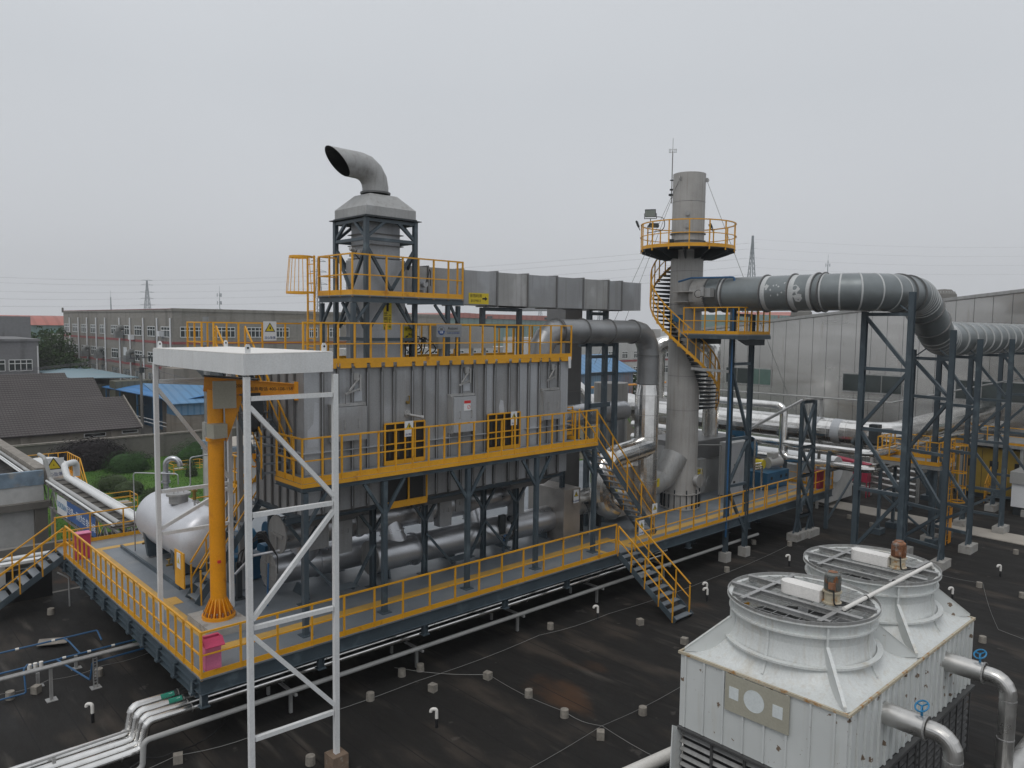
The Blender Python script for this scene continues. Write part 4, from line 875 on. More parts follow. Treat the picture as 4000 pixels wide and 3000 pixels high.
MB().prism([(30.6, 18.1, SZ-.23), (32.9, 18.1, SZ-.23), (32.9, 18.1, SZ-.5), (31.4, 18.1, SZ-.5)], (0, .1, 0)).prism([(30.6, 20.4, SZ-.23), (32.9, 20.4, SZ-.23), (32.9, 20.4, SZ-.5), (31.4, 20.4, SZ-.5)], (0, .1, 0)).build('bracket', 'dark_steel', t, 0)
railing('platform_railing', 'yellow railing around the small service platform under the big duct', [(30.43, 20.9, SZ), (30.43, 18.03, SZ), (33.15, 18.03, SZ), (33.15, 20.9, SZ)], 1.2, .6, kick=.14)
# ---- A-frame tower carrying the duct bend
def brace_tower(name, label, posts, levels, zt, w=.22, foot=.38, cells=None, zs=None, block=True):
    t = thing(name, label, 'steel frame', (posts[0][0], posts[0][1], 0))
    for k, (x, y) in enumerate(posts):
        z = zt[k] if isinstance(zt, (list, tuple)) else zt
        MB().ibeam((x, y, foot), (x, y, z), w, w, up=(1, 0, 0)).build('post', 'steel', t, 0)
        if block: MB().cbox((x, y, foot/2), (1.15, .55, foot)).build('concrete_foot', 'concrete', t, 0)
        for s in (-1, 1): MB().bar((x+s*.42, y, foot), (x+s*.1, y, foot+.75), .12, .05, (0, 1, 0)).build('foot_stay', 'steel', t, 0)
    n = len(posts)
    prs = cells or [(i, (i+1) % n) for i in range(n)]
    for a, b_ in prs:
        A_, B_ = Vector((*posts[a], 0)), Vector((*posts[b_], 0)); d = (B_-A_).normalized()*.1
        for z in levels: MB().bar(A_+d+Vector((0, 0, z)), B_-d+Vector((0, 0, z)), .14).build('cross_bar', 'steel', t, 0)
        for k, (z0, z1) in enumerate(zip(levels, levels[1:])):
            if zs and k in zs: continue
            q0, q1 = (A_, B_) if k % 2 == 0 else (B_, A_)
            MB().bar(q0+Vector((0, 0, z0+.05)), q1+Vector((0, 0, z1-.05)), .13, .13, (d.y, -d.x, 0)).build('diagonal', 'steel', t, 0)
    return t
for lab, xa, xb, zt, lv in (('tallest blue-grey braced frame, under the first bend of the thick duct', 33.1, 33.0, (11.67, 12.45), [1.45, 4.1, 6.7, 9.27, 11.55]),
        ('second blue-grey braced frame, under the sloping part of the thick duct', 38.8, 38.1, (10.0, 10.94), [.9, 2.6, 5.2, 7.8, 9.6]),
        ('third blue-grey braced frame, where the thick duct turns level again', 42.4, 42.0, (9.7, 10.52), [.9, 2.17, 4.89, 7.2, 9.62]),
        ('fourth blue-grey braced frame at the right edge of the picture', 47.4, 47.4, (9.7, 10.5), [.9, 2.25, 4.87, 7.18, 9.62]),
        ('farthest blue-grey braced frame beside the big metal wall', 53.0, 53.0, (9.7, 10.5), [.9, 2.25, 4.87, 7.18, 9.62])):
    t = brace_tower('duct_tower', lab, [(xa, 13.65), (xb, 11.75)], lv, zt, cells=[(0, 1)])
    zz_ = lv[-1]+.05; MB().bar((xa, 13.5, zz_+.08), (xa, 13.1, zz_+.4), .05).bar((xb, 11.9, zz_+.08), (xb, 12.3, zz_+.4), .05).build('saddle_stay', 'steel', t, 0)
# ties between neighbouring frames
brace_tower('pipe_rack', 'short steel trestle with concrete feet carrying the bundle of silver pipes', [(37.5, 18.4), (38.7, 18.3)], [1.2, 3.3, 4.8, 7.15], 7.2, w=.16)
# ================================================================ JIB CRANE
t = thing('jib_crane', 'tall orange jib crane with a flared ribbed base at the deck corner', 'crane', (8.72, 21.95, 2))
CX, CY = 8.72, 21.95
fixn(MB().lathe([(0, 8.95), (.225, 8.95), (.225, 2.3), (.47, 2.3), (.47, 2.2), (0, 2.2)], (CX, CY, 0), n=40).build('column', 'orange', t, 25))
for k in range(16):
    a = 2*pi*k/16+.1; v = Vector((cos(a), sin(a), 0)); w = Vector((-v.y, v.x, 0))*.016; c = Vector((CX, CY, 0))
    MB().prism([c+v*.21+w+Vector((0, 0, 2.3)), c+v*.44+w+Vector((0, 0, 2.3)), c+v*.42+w+Vector((0, 0, 2.38)), c+v*.226+w+Vector((0, 0, 2.8))], -w*2).build('base_rib', 'orange', t, 0)
    v2 = Vector((cos(a+.2), sin(a+.2), 0)); MB().cyl(c+v2*.4+Vector((0, 0, 2.3)), c+v2*.4+Vector((0, 0, 2.42)), .028, 8).build('anchor_bolt', 'rust', t, 0)
MB().lathe([(.225, 0), (.28, 0), (.28, .10), (.225, .10)], (CX, CY, 7.45), n=30).build('collar', 'orange', t, 0)
MB().cbox((CX-.10, CY-.36, 7.78), (.42, .38, .40), RAD(8)).build('slip_ring_box', 'plaque', t, 0)
d = Vector((10.72-CX, 20.9-CY+.05, 0)).normalized(); n_ = Vector((-d.y, d.x, 0))
H0 = Vector((CX, CY, 9.15))
arm = MB().ibeam(H0-d*.3+Vector((0, 0, -.05)), H0+d*2.25+Vector((0, 0, -.28)), .18, .42).build('arm', 'orange', t, 0)
MB().bar(H0-d*.3+Vector((0, 0, .19)), H0+d*1.2+Vector((0, 0, .07)), .3, .03).build('arm_cover', 'dark_steel', t, 0)
MB().bar(H0+d*2.2+Vector((0, 0, -.28)), H0+d*2.42+Vector((0, 0, -.28)), .2, .55).build('arm_end', 'orange', t, 0)
MB().bar(H0+d*2.1+Vector((0, 0, -.02)), H0+d*2.9+Vector((0, 0, -.12)), .05, .07).build('trolley_rail', 'weathered', t, 0)
for s in (-1, 1): MB().prism([H0+d*.25+n_*(s*.12)+Vector((0, 0, -.3)), H0+d*.75+n_*(s*.12)+Vector((0, 0, -.42)), H0+d*.3+n_*(s*.12)+Vector((0, 0, -1.7))], n_*.02).build('gusset', 'orange', t, 0)
MB().bar(H0+d*.30+Vector((0, 0, -1.72)), H0+d*.76+Vector((0, 0, -.42)), .24, .03, d).build('strut', 'orange', t, 0)
MB().cbox(H0-n_*.30+d*.28+Vector((-.05, -.12, -.33)), (.62, .12, .78), math.atan2(d.y, d.x)+.25).build('control_cabinet', 'plaque', t, 0)
MB().cbox(H0+d*1.0+Vector((0, 0, -.45)), (.5, .3, .25), math.atan2(d.y, d.x)).build('trolley', 'dark_steel', t, 0)
h = thing('electric_hoist', 'black electric chain hoist with an orange hook under the crane arm', 'hoist', H0+d*1.05+Vector((0, 0, -1.4)))
q = H0+d*1.05+Vector((0, 0, -.6)); MB().cbox(q+Vector((0, 0, -.15)), (.55, .35, .42), math.atan2(d.y, d.x)).build('motor', 'dark_steel', h, 0)
MB().lathe([(0, 0), (.17, 0), (.19, -.12), (.19, -.42), (.15, -.5), (0, -.5)], q+Vector((0, 0, -.36)), n=16).build('chain_bag', 'black', h)
MB().tube([q+Vector((0, 0, -.8)), q+Vector((0, 0, -1.55))], .012, 6).build('chain', 'dark_steel', h, 0)
MB().cbox(q+Vector((0, 0, -1.6)), (.09, .06, .16)).tube([q+Vector((.0, 0, -1.66)), q+Vector((.0, 0, -1.74)), q+Vector((.07, 0, -1.80)), q+Vector((.06, 0, -1.9)), q+Vector((0, 0, -1.93)), q+Vector((-.06, 0, -1.88))], .022, 8).build('hook', 'orange', h)
az = math.degrees(math.atan2(d.y, d.x)); pz = H0+d*1.55-n_*.012+Vector((0, 0, -.22))
text('服务电话 400-108-158', .13, 'ink', arm, pz, rz=az); text('2000kg', .13, 'ink', arm, H0+d*.75-n_*.012+Vector((0, 0, -.12)), rz=az)
MB().box(8.1, 9.3, 20.95, 22.75, 2.0, 2.2).build('crane_plinth', 'concrete', None, 0, 'square concrete plinth under the orange crane column', 'concrete base')
MB().box(8.60, 8.69, 21.62, 21.69, 3.9, 3.97).build('push_button', 'sign_red', t, 0)
# ================================================================ WHITE CANOPY FRAME
t = thing('canopy_frame', 'tall white steel frame with a flat white roof tray straddling the deck corner', 'shelter', (8.3, 19.5, 0))
Pn = [(7.08, 16.08), (9.18, 15.98), (9.56, 23.0), (7.45, 23.06)]; base = [.0, .42, 2.0, 2.0]
tray = MB(); z0, z1 = 9.68, 10.19
o4 = [(6.98, 16.0), (9.12, 15.95), (9.64, 23.08), (7.42, 23.14)]
zo = [9.74, 9.76, 9.66, 9.64]
tray.hexa([(x, y, z) for (x, y), z in zip(o4, zo)]+[(x, y, z+.45) for (x, y), z in zip(o4, zo)])
tray.build('fascia', 'white', t, 0)
i4 = [(x+(8.3-x)*.012, y+(19.5-y)*.006) for x, y in o4]
MB().hexa([(x, y, z+.455) for (x, y), z in zip(i4, zo)]+[(x, y, z+.475) for (x, y), z in zip(i4, zo)]).build('roof_sheet', 'white_bright', t, 0)
for (x, y), z in zip(o4, zo):
    sx = 1 if x < 8.3 else -1; sy = 1 if y < 19 else -1; x += sx*.16; y += sy*.12; z += .47
    MB().prism([(x-.06, y, z), (x+.06, y, z), (x+.06, y, z+.14), (x+.03, y, z+.2), (x-.03, y, z+.2), (x-.06, y, z+.14)], (0, .025, 0)).build('lifting_lug', 'white', t, 0)
    MB().cyl((x, y-.003, z+.12), (x, y+.028, z+.12), .026, 10).build('lug_hole', 'black', t, 0)
for (x, y), zb in zip(Pn, base): MB().cbox((x, y, (zb+9.7)/2), (.12, .12, 9.7-zb)).build('post', 'white', t, 0)
def V(i, z): return Vector((*Pn[i], z))
up = (0, 1, 0)
def br(i, j, za, zb, nm='diagonal'):
    a, b_ = V(i, za), V(j, zb); d_ = (b_-a).normalized(); u = (0, 1, 0) if abs(a.y-b_.y) < 1 else (1, 0, 0); MB().bar(a+d_*.08, b_-d_*.08, .10, .10, u).build(nm, 'white', t, 0)
for z in (9.22, 6.63, 4.07, 1.48): br(0, 1, z, z, 'cross_bar')
for a, b_ in ((9.1, 6.75), (4.2, 6.5), (3.95, 1.6)): br(0, 1, a, b_)
for z in (9.15, 5.92, 4.67): br(3, 2, z, z, 'cross_bar')
br(3, 2, 9.0, 6.05); br(3, 2, 4.8, 5.8)
MB().cbox((9.18, 15.98, .21), (.42, .42, .42)).build('concrete_block', 'concrete_brown', None, 0, 'rust-stained concrete block under the near right post of the white frame', 'concrete base')
# ================================================================ WHITE TANK
t = thing('storage_tank', 'silver-white horizontal storage tank with domed end beside the yellow railing', 'tank', (10.5, 28.8, 2))
TR = 1.0; TXc, TZ_ = 10.05, 3.35
prof = [(0, 31.2)]+[(TR*sin(pi/2*k/8), 30.6+.6*cos(pi/2*k/8)) for k in range(1, 9)]+[(TR, 26.2)]+[(TR*cos(pi/2*k/8), 26.2-.55*sin(pi/2*k/8)) for k in range(1, 9)]
fixn(MB().lathe([(r_, y) for r_, y in prof], (TXc, 0, TZ_), (0, 1, 0), 48).build('shell', 'tank_paint' if 'tank_paint' in MATS else 'silver', t, 30))
for y in (29.8, 26.9): MB().prism([(TXc-.8, y, 2.05), (TXc+.8, y, 2.05), (TXc+.93, y, 3.0), (TXc-.93, y, 3.0)], (0, .25, 0)).build('saddle', 'steel', t, 0)
MB().lathe([(.33, 0), (.33, .28), (.42, .28), (.42, .34), (.42, .36), (.40, .37), (0, .37)], (TXc-.2, 28.3, TZ_+.95), n=28).build('manhole', 'weathered', t)
for s in (-.2, .15): MB().tube([(TXc-.2+s, 28.2, TZ_+1.32), (TXc-.2+s, 28.2, TZ_+1.41), (TXc+.0+s, 28.35, TZ_+1.41), (TXc+.0+s, 28.35, TZ_+1.32)], .014, 6).build('manhole_handle', 'weathered', t)
v_ = MB().tube(rpath([(TXc, 30.2, TZ_+.95), (TXc, 30.2, TZ_+2.3), (TXc+.4, 29.8, TZ_+2.3), (TXc+.4, 29.8, TZ_+2.0)], .3, 6), .10, 16); v_.cyl((TXc, 30.2, TZ_+1.35), (TXc, 30.2, TZ_+1.42), .17, 18).cyl((TXc, 30.2, TZ_+1.7), (TXc, 30.2, TZ_+1.76), .17, 18).cyl((TXc, 30.2, TZ_+1.43), (TXc, 30.2, TZ_+1.69), .14, 18)
v_.build('vent_pipe', 'silver', t, 30)
for y in (29.8, 29.5, 27.3, 27.0): MB().cyl((TXc, y, TZ_+.95), (TXc, y, TZ_+1.25), .035, 10).cyl((TXc, y, TZ_+1.15), (TXc, y, TZ_+1.19), .08, 12).build('nozzle', 'weathered', t)
MB().cyl((TXc, 27.3, TZ_+1.2), (TXc, 27.3, TZ_+1.6), .06, 12).cyl((TXc, 27.3, TZ_+1.5), (TXc, 27.3, TZ_+1.56), .11, 12).build('safety_valve', 'brass', t)
MB().tube(rpath([(9.1, 30.9, 2.05), (9.1, 30.9, 5.1), (10.3, 29.6, 5.1), (10.3, 29.6, 4.7)], .1, 3), .022, 8).build('thin_pipe', 'silver', t)
MB().tube(rpath([(8.95, 27.8, 2.1), (8.95, 27.8, 4.95), (10.1, 27.8, 4.95), (10.1, 27.8, 6.0), (11.5, 27.6, 6.1)], .1, 3), .022, 8).build('thin_pipe', 'silver', t)
for x, y, z in ((9.3, 30.7, 2.35), (9.0, 27.2, 2.4)): MB().tube([(x, y, z), (x+.25, y, z)], .04, 10).cyl((x+.1, y, z), (x+.1, y, z+.2), .03, 8).lathe([(.09, 0), (.10, .01), (.09, .02)], (x+.1, y, z+.2), n=14).build('drain_valve', 'brass', t)
b = MB().box(8.85, 12.6, 25.55, 25.63, 2.0, 2.12).box(8.85, 8.93, 25.64, 31.9, 2.0, 2.12); b.build('bund_kerb', 'steel', None, 0, 'low blue-grey steel kerb around the area under the white tank', 'kerb')
# stair near tank up to the burner platform
stair('steel_stair', 'steep steel stair with yellow handrails climbing to the right in front of the white tank', (10.9, 24.5), (-1, 0), .8, 5.1, 2.05, 2.15, 10, h=1.05)
s_ = thing('stair_gate', 'solid yellow panel gate with warning sign at the foot of the tank stair', 'gate', (8.66, 24.9, 2.2)); MB().box(8.64, 8.68, 24.5, 25.3, 2.35, 3.5).build('panel', 'yellow', s_, 0); MB().box(8.62, 8.639, 24.75, 25.05, 2.95, 3.45).build('sign_board', 'sign_white', s_, 0)
MB().prism([(8.617, 24.8, 3.12), (8.617, 25.0, 3.12), (8.617, 24.9, 3.32)], (-.003, 0, 0)).build('sign_triangle', 'sign_yellow', s_, 0)
t = thing('burner_platform', 'small railed steel platform left of the chamber at the top of the tank stair', 'platform', (11.3, 24.9, 2)); MB().box(10.9, 13.5, 24.2, 26.5, 5.0, 5.08).build('floor', 'deck', t, 0)
for x, y in ((11.0, 26.4), (13.4, 26.4), (13.4, 24.3)): MB().cbox((x, y, 3.5), (.12, .12, 3.0)).build('column', 'steel', t, 0)
railing(None, None, [(10.95, 25.4, 5.08), (10.95, 26.45, 5.08), (13.45, 26.45, 5.08)], 1.15, .6, root=t)
for k, (x, y, c, h_) in enumerate(((10.9, 25.2, 'blue', 1.6), (12.4, 26.0, 'blue', 1.5), (14.2, 25.3, 'blue', 1.4))):
    t = thing('fan_unit', ['blue fan unit under the stair left of the silver drums', 'blue fan unit behind the left silver drum', 'blue fan unit half hidden behind the drums'][k], 'fan', (x, y, 2))
    MB().box(x-.5, x+.5, y-.35, y+.35, 2.05, 2.05+h_*.55).build('base', c, t, 0); MB().cyl((x-.3, y, 2.1+h_*.8), (x+.35, y, 2.1+h_*.8), .38, 22).build('casing', c, t); MB().cyl((x+.36, y, 2.1+h_*.8), (x+.8, y, 2.1+h_*.8), .2, 16).build('motor', 'dark_steel', t)
t = thing('hydraulic_valve', 'small valve stand with black hoses beside the left drum', 'valves', (9.9, 23.4, 2)); MB().cbox((10.0, 23.5, 2.6), (.16, .16, 1.2)).cbox((10.0, 23.5, 2.02), (.35, .35, .04)).build('stand', 'dark_steel', t, 0)
MB().tube([(9.8, 23.3, 2.9), (10.3, 23.1, 3.45), (11.0, 22.6, 3.6)], .045, 10).build('cylinder', 'silver', t)
for k in range(4): MB().tube(rpath([(9.9+k*.1, 23.4, 3.1), (9.9+k*.15, 23.2, 3.6+k*.1), (10.5, 22.9, 4.1+k*.1), (10.8, 22.4, 3.5), (10.7, 22.2, 3.0+k*.08)], .2, 4), .018, 7).build('hose', 'cable', t)
MB().tube([(10.4, 22.2, 3.4), (10.35, 22.2, 2.05)], .03, 8).build('blue_pipe', 'pipe_blue', t)
# ================================================================ SILVER DUCTWORK UNDER THE CHAMBER
t = thing('lower_duct', 'set of fat silver pipes and flat valve boxes lying under the chamber', 'ductwork', (16, 22.5, 2.1))
R1_ = .54
MB().tube([(10.95, 23.3, 2.8), (14.6, 23.3, 2.8)], R1_, 32).build('pipe', 'silver', t, 20)
MB().lathe([(0, 0), (.60, 0), (.60, .04), (0, .04)], (10.9, 23.3, 2.8), (1, 0, 0), 28).build('end_cap', 'weathered', t, 0)
for z in (2.55, 3.05): MB().box(10.86, 10.895, 22.8, 23.8, z-.015, z+.015).build('cap_rib', 'weathered', t, 0)
MB().box(10.865, 10.898, 23.15, 23.18, 2.3, 3.3).box(10.865, 10.898, 23.4, 23.43, 2.3, 3.3).build('cap_rib', 'weathered', t, 0)
MB().tube([(14.15, 22.25, 2.8), (23.2, 22.15, 2.8)], R1_, 32).build('pipe', 'silver', t, 20)
MB().lathe([(0, 0), (.60, 0), (.60, .04), (0, .04)], (14.1, 22.25, 2.8), (1, 0, 0), 28).build('end_cap', 'weathered', t, 0)
MB().tube([(11.0, 22.75, 4.1), (21.3, 22.55, 4.1)], R1_, 32).build('pipe', 'silver', t, 20)
MB().lathe([(0, 0), (.62, 0), (.62, .05), (0, .05)], (10.96, 22.75, 4.1), (1, 0, 0), 28).build('end_cap', 'weathered', t, 0)
MB().box(10.9, 10.95, 22.3, 23.2, 4.05, 4.15).box(10.9, 10.95, 22.7, 22.8, 3.6, 4.04).build('cap_rib', 'weathered', t, 0)
for x, z in ((15.9, 2.8), (18.9, 2.8), (12.6, 2.8), (22.9, 2.8)): MB().lathe([(R1_-.01, -.03), (R1_+.05, -.03), (R1_+.05, .03), (R1_-.01, .03)], (x, 22.22 if x > 14 else 23.3, z), (1, 0, 0), 32).build('pipe_flange', 'silver', t, 0)
for x in (11.9, 13.9, 17.0, 20.6): MB().lathe([(R1_-.01, -.03), (R1_+.06, -.03), (R1_+.06, .03), (R1_-.01, .03)], (x, 22.72, 4.1), (1, 0, 0), 32).build('pipe_flange', 'silver', t, 0)
for x in (15.2, 19.0):
    MB().tube([(x-.1, 22.65, 4.1), (x-.05, 22.45, 3.5), (x+.15, 22.25, 2.8)], .42, 28).build('branch', 'silver', t, 20)
    MB().lathe([(.41, -.02), (.47, -.02), (.47, .02), (.41, .02)], (x-.05, 22.45, 3.5), (.12, -.3, -1), 28).build('branch_flange', 'silver', t, 0)
MB().tube([(12.3, 23.0, 3.9), (12.0, 23.3, 2.8)], .46, 24).build('branch', 'silver', t, 20)
for x0, x1, z0, z1, y in ((11.75, 12.45, 3.55, 4.35, 22.1), (12.75, 13.3, 3.25, 4.75, 22.05), (13.55, 14.25, 3.75, 4.4, 22.1), (16.1, 16.7, 3.7, 4.3, 22.05), (16.95, 17.5, 3.45, 4.65, 22.0), (17.75, 18.3, 3.9, 4.5, 22.05), (20.6, 21.2, 3.2, 4.75, 21.95)):
    MB().box(x0, x1, y, y+.35, z0, z1).build('valve_box', 'panel', t, 0)
    for s in (.3, .7): MB().tube([(x0+(x1-x0)*s, y, (z0+z1)/2+.06), (x0+(x1-x0)*s, y-.04, (z0+z1)/2+.06), (x0+(x1-x0)*s, y-.04, (z0+z1)/2-.06), (x0+(x1-x0)*s, y, (z0+z1)/2-.06)], .008, 6).build('handle', 'weathered', t, 0)
for x in (11.6, 14.7, 17.6, 20.2, 22.5): MB().prism([(x, 21.9, 2.02), (x, 23.0, 2.02), (x, 22.7, 2.4), (x, 22.0, 2.4)], (.06, 0, 0)).build('saddle', 'steel', t, 0)
MB().cbox((19.75, 21.68, 3.15), (.30, .12, .75)).cyl((20.05, 21.6, 3.35), (20.05, 21.45, 3.35), .12, 14).build('damper_actuator', 'dark_steel', t)
MB().tube(rpath([(20.1, 21.5, 3.2), (20.2, 21.45, 2.7), (19.8, 21.45, 2.55), (19.6, 21.5, 2.75)], .15, 4), .025, 8).build('hose', 'cable', t)
MB().tube(rpath([(20.0, 21.5, 2.75), (19.7, 21.5, 2.75), (19.7, 21.5, 2.02)], .06, 3), .035, 8).build('blue_pipe', 'pipe_blue', t)
t = thing('silver_skid', 'aluminium-clad box and horizontal pipe with yellow arrow label under the walkway end', 'ductwork', (24, 22, 2))
MB().box(22.75, 23.75, 21.2, 23.3, 2.0, 4.15).build('box_duct', 'alu_box', t, 0)
MB().tube([(23.75, 22.0, 3.25), (27.2, 22.0, 3.25)], .55, 28).build('pipe', 'alu_dull', t, 20)
MB().box(26.7, 28.9, 21.6, 23.2, 2.3, 4.5).build('box_duct', 'alu_box', t, 0); MB().hexa([(26.6, 21.55, 4.502), (28.95, 21.55, 4.502), (28.95, 23.3, 4.502), (26.6, 23.3, 4.502), (26.6, 21.55, 4.54), (28.95, 21.55, 4.54), (28.95, 23.3, 4.54), (26.6, 23.3, 4.54)]).build('lid', 'alu_box', t, 0)
for x in (24.6, 25.8): MB().box(x-.06, x+.06, 21.8, 22.2, 2.0, 2.75).build('leg', 'dark_steel', t, 0)
a = MB(); a.grid(lambda u, v: (25.4+1.15*u, 22.0-.556*cos(-.05+.55*(v-.2)), 3.25+.556*sin(-.05+.85*(v-.2)*1.2)), 1, 6); s = a.build('pipe_label', 'sign_yellow', t)
text('燃烧器入口', .15, 'ink', s, (25.8, 21.43, 3.5)); text('Φ974', .14, 'ink', s, (25.75, 21.43, 3.3))
MB().prism([(26.2, 21.43, 3.42), (26.36, 21.43, 3.42), (26.36, 21.43, 3.36), (26.5, 21.43, 3.46), (26.36, 21.43, 3.56), (26.36, 21.43, 3.5), (26.2, 21.43, 3.5)], (0, -.003, 0)).build('arrow', 'ink', s, 0)
MB().tube(rpath([(28.4, 21.35, 2.02), (28.4, 21.35, 4.1), (27.9, 21.5, 4.2)], .15, 4), .10, 16).tube([(28.75, 21.2, 2.02), (28.75, 21.2, 3.0)], .09, 14).build('small_pipe', 'alu_dull', t, 20)
MB().tube([(24.3, 21.35, 3.3), (24.35, 21.2, 3.0), (24.4, 21.3, 2.0)], .02, 6).cyl((24.35, 21.45, 3.35), (24.35, 21.3, 3.38), .06, 12).build('thermometer', 'dark_steel', t)
t = thing('chimney_inlet', 'dull metal elbow duct flaring into the foot of the chimney on its left side', 'duct', (30.2, 21.5, 2.6))
MB().tube([(28.9, 22.0, 3.3), (29.7, 21.9, 3.3), (30.4, 21.8, 3.55), (30.9, 21.72, 4.2), (31.2, 21.7, 4.6)], .5, 26, rs=[.5, .5, .52, .6, .66]).build('elbow', 'weathered', t, 20)
s = MB().box(29.0, 29.6, 21.42, 21.43, 3.35, 3.75).build('pipe_label', 'sign_yellow', t, 0); text('排放出口', .12, 'ink', s, (29.25, 21.415, 3.64)); text('Φ974', .12, 'ink', s, (29.2, 21.415, 3.46))
# ================================================================ EQUIPMENT RIGHT OF THE CHIMNEY
t = thing('fan_housing', 'large plain grey duct housing with slanted front and two shiny pipes rising from its top', 'equipment', (35, 23.5, 2))
MB().box(33.4, 38.4, 22.6, 25.4, 3.9, 4.9).build('upper_box', 'panel_dark', t, 0); MB().box(35.2, 38.3, 22.7, 25.3, 2.0, 3.9).build('lower_box', 'cabinet', t, 0)
MB().prism([(33.0, 22.3, 2.6), (34.4, 22.3, 2.1), (34.9, 22.3, 2.3), (34.9, 22.3, 4.0), (34.2, 22.3, 4.0), (33.0, 22.3, 4.7)], (0, 2.4, 0)).build('transition', 'weathered', t, 0)
s = MB().box(33.7, 34.55, 22.288, 22.297, 3.05, 3.5).build('duct_label', 'sign_yellow', t, 0); text('喷淋净化出口', .115, 'ink', s, (34.22, 22.284, 3.38)); text('1700*1700', .115, 'ink', s, (34.22, 22.284, 3.2))
MB().prism([(33.93, 22.284, 3.25), (33.84, 22.284, 3.25), (33.84, 22.284, 3.2), (33.74, 22.284, 3.29), (33.84, 22.284, 3.38), (33.84, 22.284, 3.33), (33.93, 22.284, 3.33)], (0, -.003, 0)).build('arrow', 'ink', s, 0)
MB().lathe([(.22, -.02), (.26, 0), (.22, .02)], (35.3, 22.35, 2.75), (0, 1, 0), 20).bar((35.1, 22.35, 2.75), (35.5, 22.35, 2.75), .03).bar((35.3, 22.35, 2.55), (35.3, 22.35, 2.95), .03).build('hand_wheel', 'weathered', t)
for k, (x, y, zt) in enumerate(((35.6, 23.9, 9.6), (36.9, 23.4, 9.5))):
    MB().tube([(x, y, 4.9), (x, y, zt)], .44, 18).build('clad_pipe', 'alu', t, 15)
    for z in (6.2, 7.4, 8.6): MB().lathe([(.44, -.01), (.446, -.01), (.446, .01), (.44, .01)], (x, y, z), n=18).build('seam_band', 'alu_dull', t, 0)
MB().tube(rpath([(36.9, 23.4, 9.5), (36.9, 23.4, 10.0), (34.8, 25.6, 10.0), (34.8, 25.6, 7)], .6, 4), .46, 18).build('clad_pipe', 'alu', t, 15)
t = thing('control_cabinet', 'tall light grey two-door control cabinet with small windows and a notice', 'cabinet', (36, 21.4, 2))
MB().box(35.35, 37.15, 21.1, 21.8, 2.08, 4.9).build('body', 'cabinet', t, 0); MB().box(35.36, 37.14, 21.12, 21.78, 2.0, 2.08).build('base', 'dark_steel', t, 0)
for x0 in (35.38, 36.27):
    for z0, z1 in ((2.12, 3.2), (3.23, 4.05), (4.08, 4.86)): d_ = MB().box(x0, x0+.86, 21.085, 21.099, z0, z1).build('door', 'panel_light', t, 0)
for x, z in ((35.7, 2.75), (36.7, 2.45), (35.75, 3.65)): MB().box(x-.1, x+.12, 21.078, 21.084, z-.1, z+.12).build('meter_window', 'ink', t, 0)
MB().box(36.45, 36.9, 21.076, 21.084, 4.25, 4.6).build('notice', 'sign_white', t, 0); text('烟气在线监测', .065, 'ink', t, (36.67, 21.072, 4.45))
t = thing('blue_blower', 'big blue centrifugal blower on a blue skid with grey motor and yellow coupling guard', 'blower', (39.5, 21.5, 2))
MB().box(38.6, 41.0, 20.75, 22.2, 2.05, 2.95).build('skid', 'blue', t, 0)
vol = [(38.3+.0, 0)]; b = MB(); pts = []
for k in range(22): a = pi*1.5*k/21-.5; r_ = .75+.32*k/21; pts.append((38.9+r_*cos(a), 22.0, 3.95+r_*sin(a)))
pts.append((38.1, 22.0, 5.2)); b.prism(pts, (0, .85, 0)); b.build('volute', 'blue', t, 0)
MB().cyl((39.3, 21.4, 3.3), (39.3, 21.9, 3.3), .26, 18).build('coupling_guard', 'sign_yellow', t)
MB().cyl((39.6, 21.35, 3.35), (40.7, 21.2, 3.35), .3, 20).box(39.8, 40.4, 21.1, 21.5, 3.62, 3.9).build('motor', 'cabinet', t)
for x in (38.95, 40.0, 40.6): MB().box(x, x+.2, 20.742, 20.749, 2.55, 2.72).build('port', 'black', t, 0)
t = thing('pipe_manifold', 'cluster of short bright pipe loops on the deck beside the control cabinet', 'pipes', (37.8, 20.9, 2))
for k in range(3): MB().tube(rpath([(37.6, 21.0, 3.3+k*.14), (38.1, 20.9, 3.3+k*.14)], .05, 2), .05, 10).build('pipe', 'alu', t)
MB().tube([(37.55, 21.0, 2.0), (37.55, 21.0, 4.9)], .06, 10).tube([(38.2, 20.9, 2.0), (38.2, 20.9, 3.4)], .06, 10).build('riser', 'alu', t)
MB().tube(rpath([(33.9, 20.8, 2.0), (33.9, 20.8, 5.0), (32.4, 21.6, 5.05)], .1, 3), .03, 8).build('steel_conduit', 'wire', None, 20, 'thin upright conduit turning toward the chimney in front of the grey housing', 'pipe')
# small red boxes
def redbox(name, label, x, y, z, w, d_, h, legs=0, slope=0, m='magenta'):
    t = thing(name, label, 'box', (x, y, z)); zb = z+legs
    MB().box(x-w/2, x+w/2, y-d_/2, y+d_/2, zb, zb+h).build('body', m, t, 0); MB().hexa([(x-w/2-.03, y-d_/2-.03, zb+h+.002), (x+w/2+.03, y-d_/2-.03, zb+h+.002), (x+w/2+.03, y+d_/2+.03, zb+h+.002), (x-w/2-.03, y+d_/2+.03, zb+h+.002), (x-w/2-.03, y-d_/2-.03, zb+h+.03), (x+w/2+.03, y-d_/2-.03, zb+h+.03), (x+w/2+.03, y+d_/2+.03, zb+h+.03+slope), (x-w/2-.03, y+d_/2+.03, zb+h+.03+slope)]).build('lid', 'magenta_light' if m == 'magenta' else m, t, 0)
    if legs:
        for sx in (-1, 1):
            for sy in (-1, 1): MB().bar((x+sx*(w/2-.05), y+sy*(d_/2-.05), z), (x+sx*(w/2-.05), y+sy*(d_/2-.05), zb), .05).build('leg', m, t, 0)
    return t
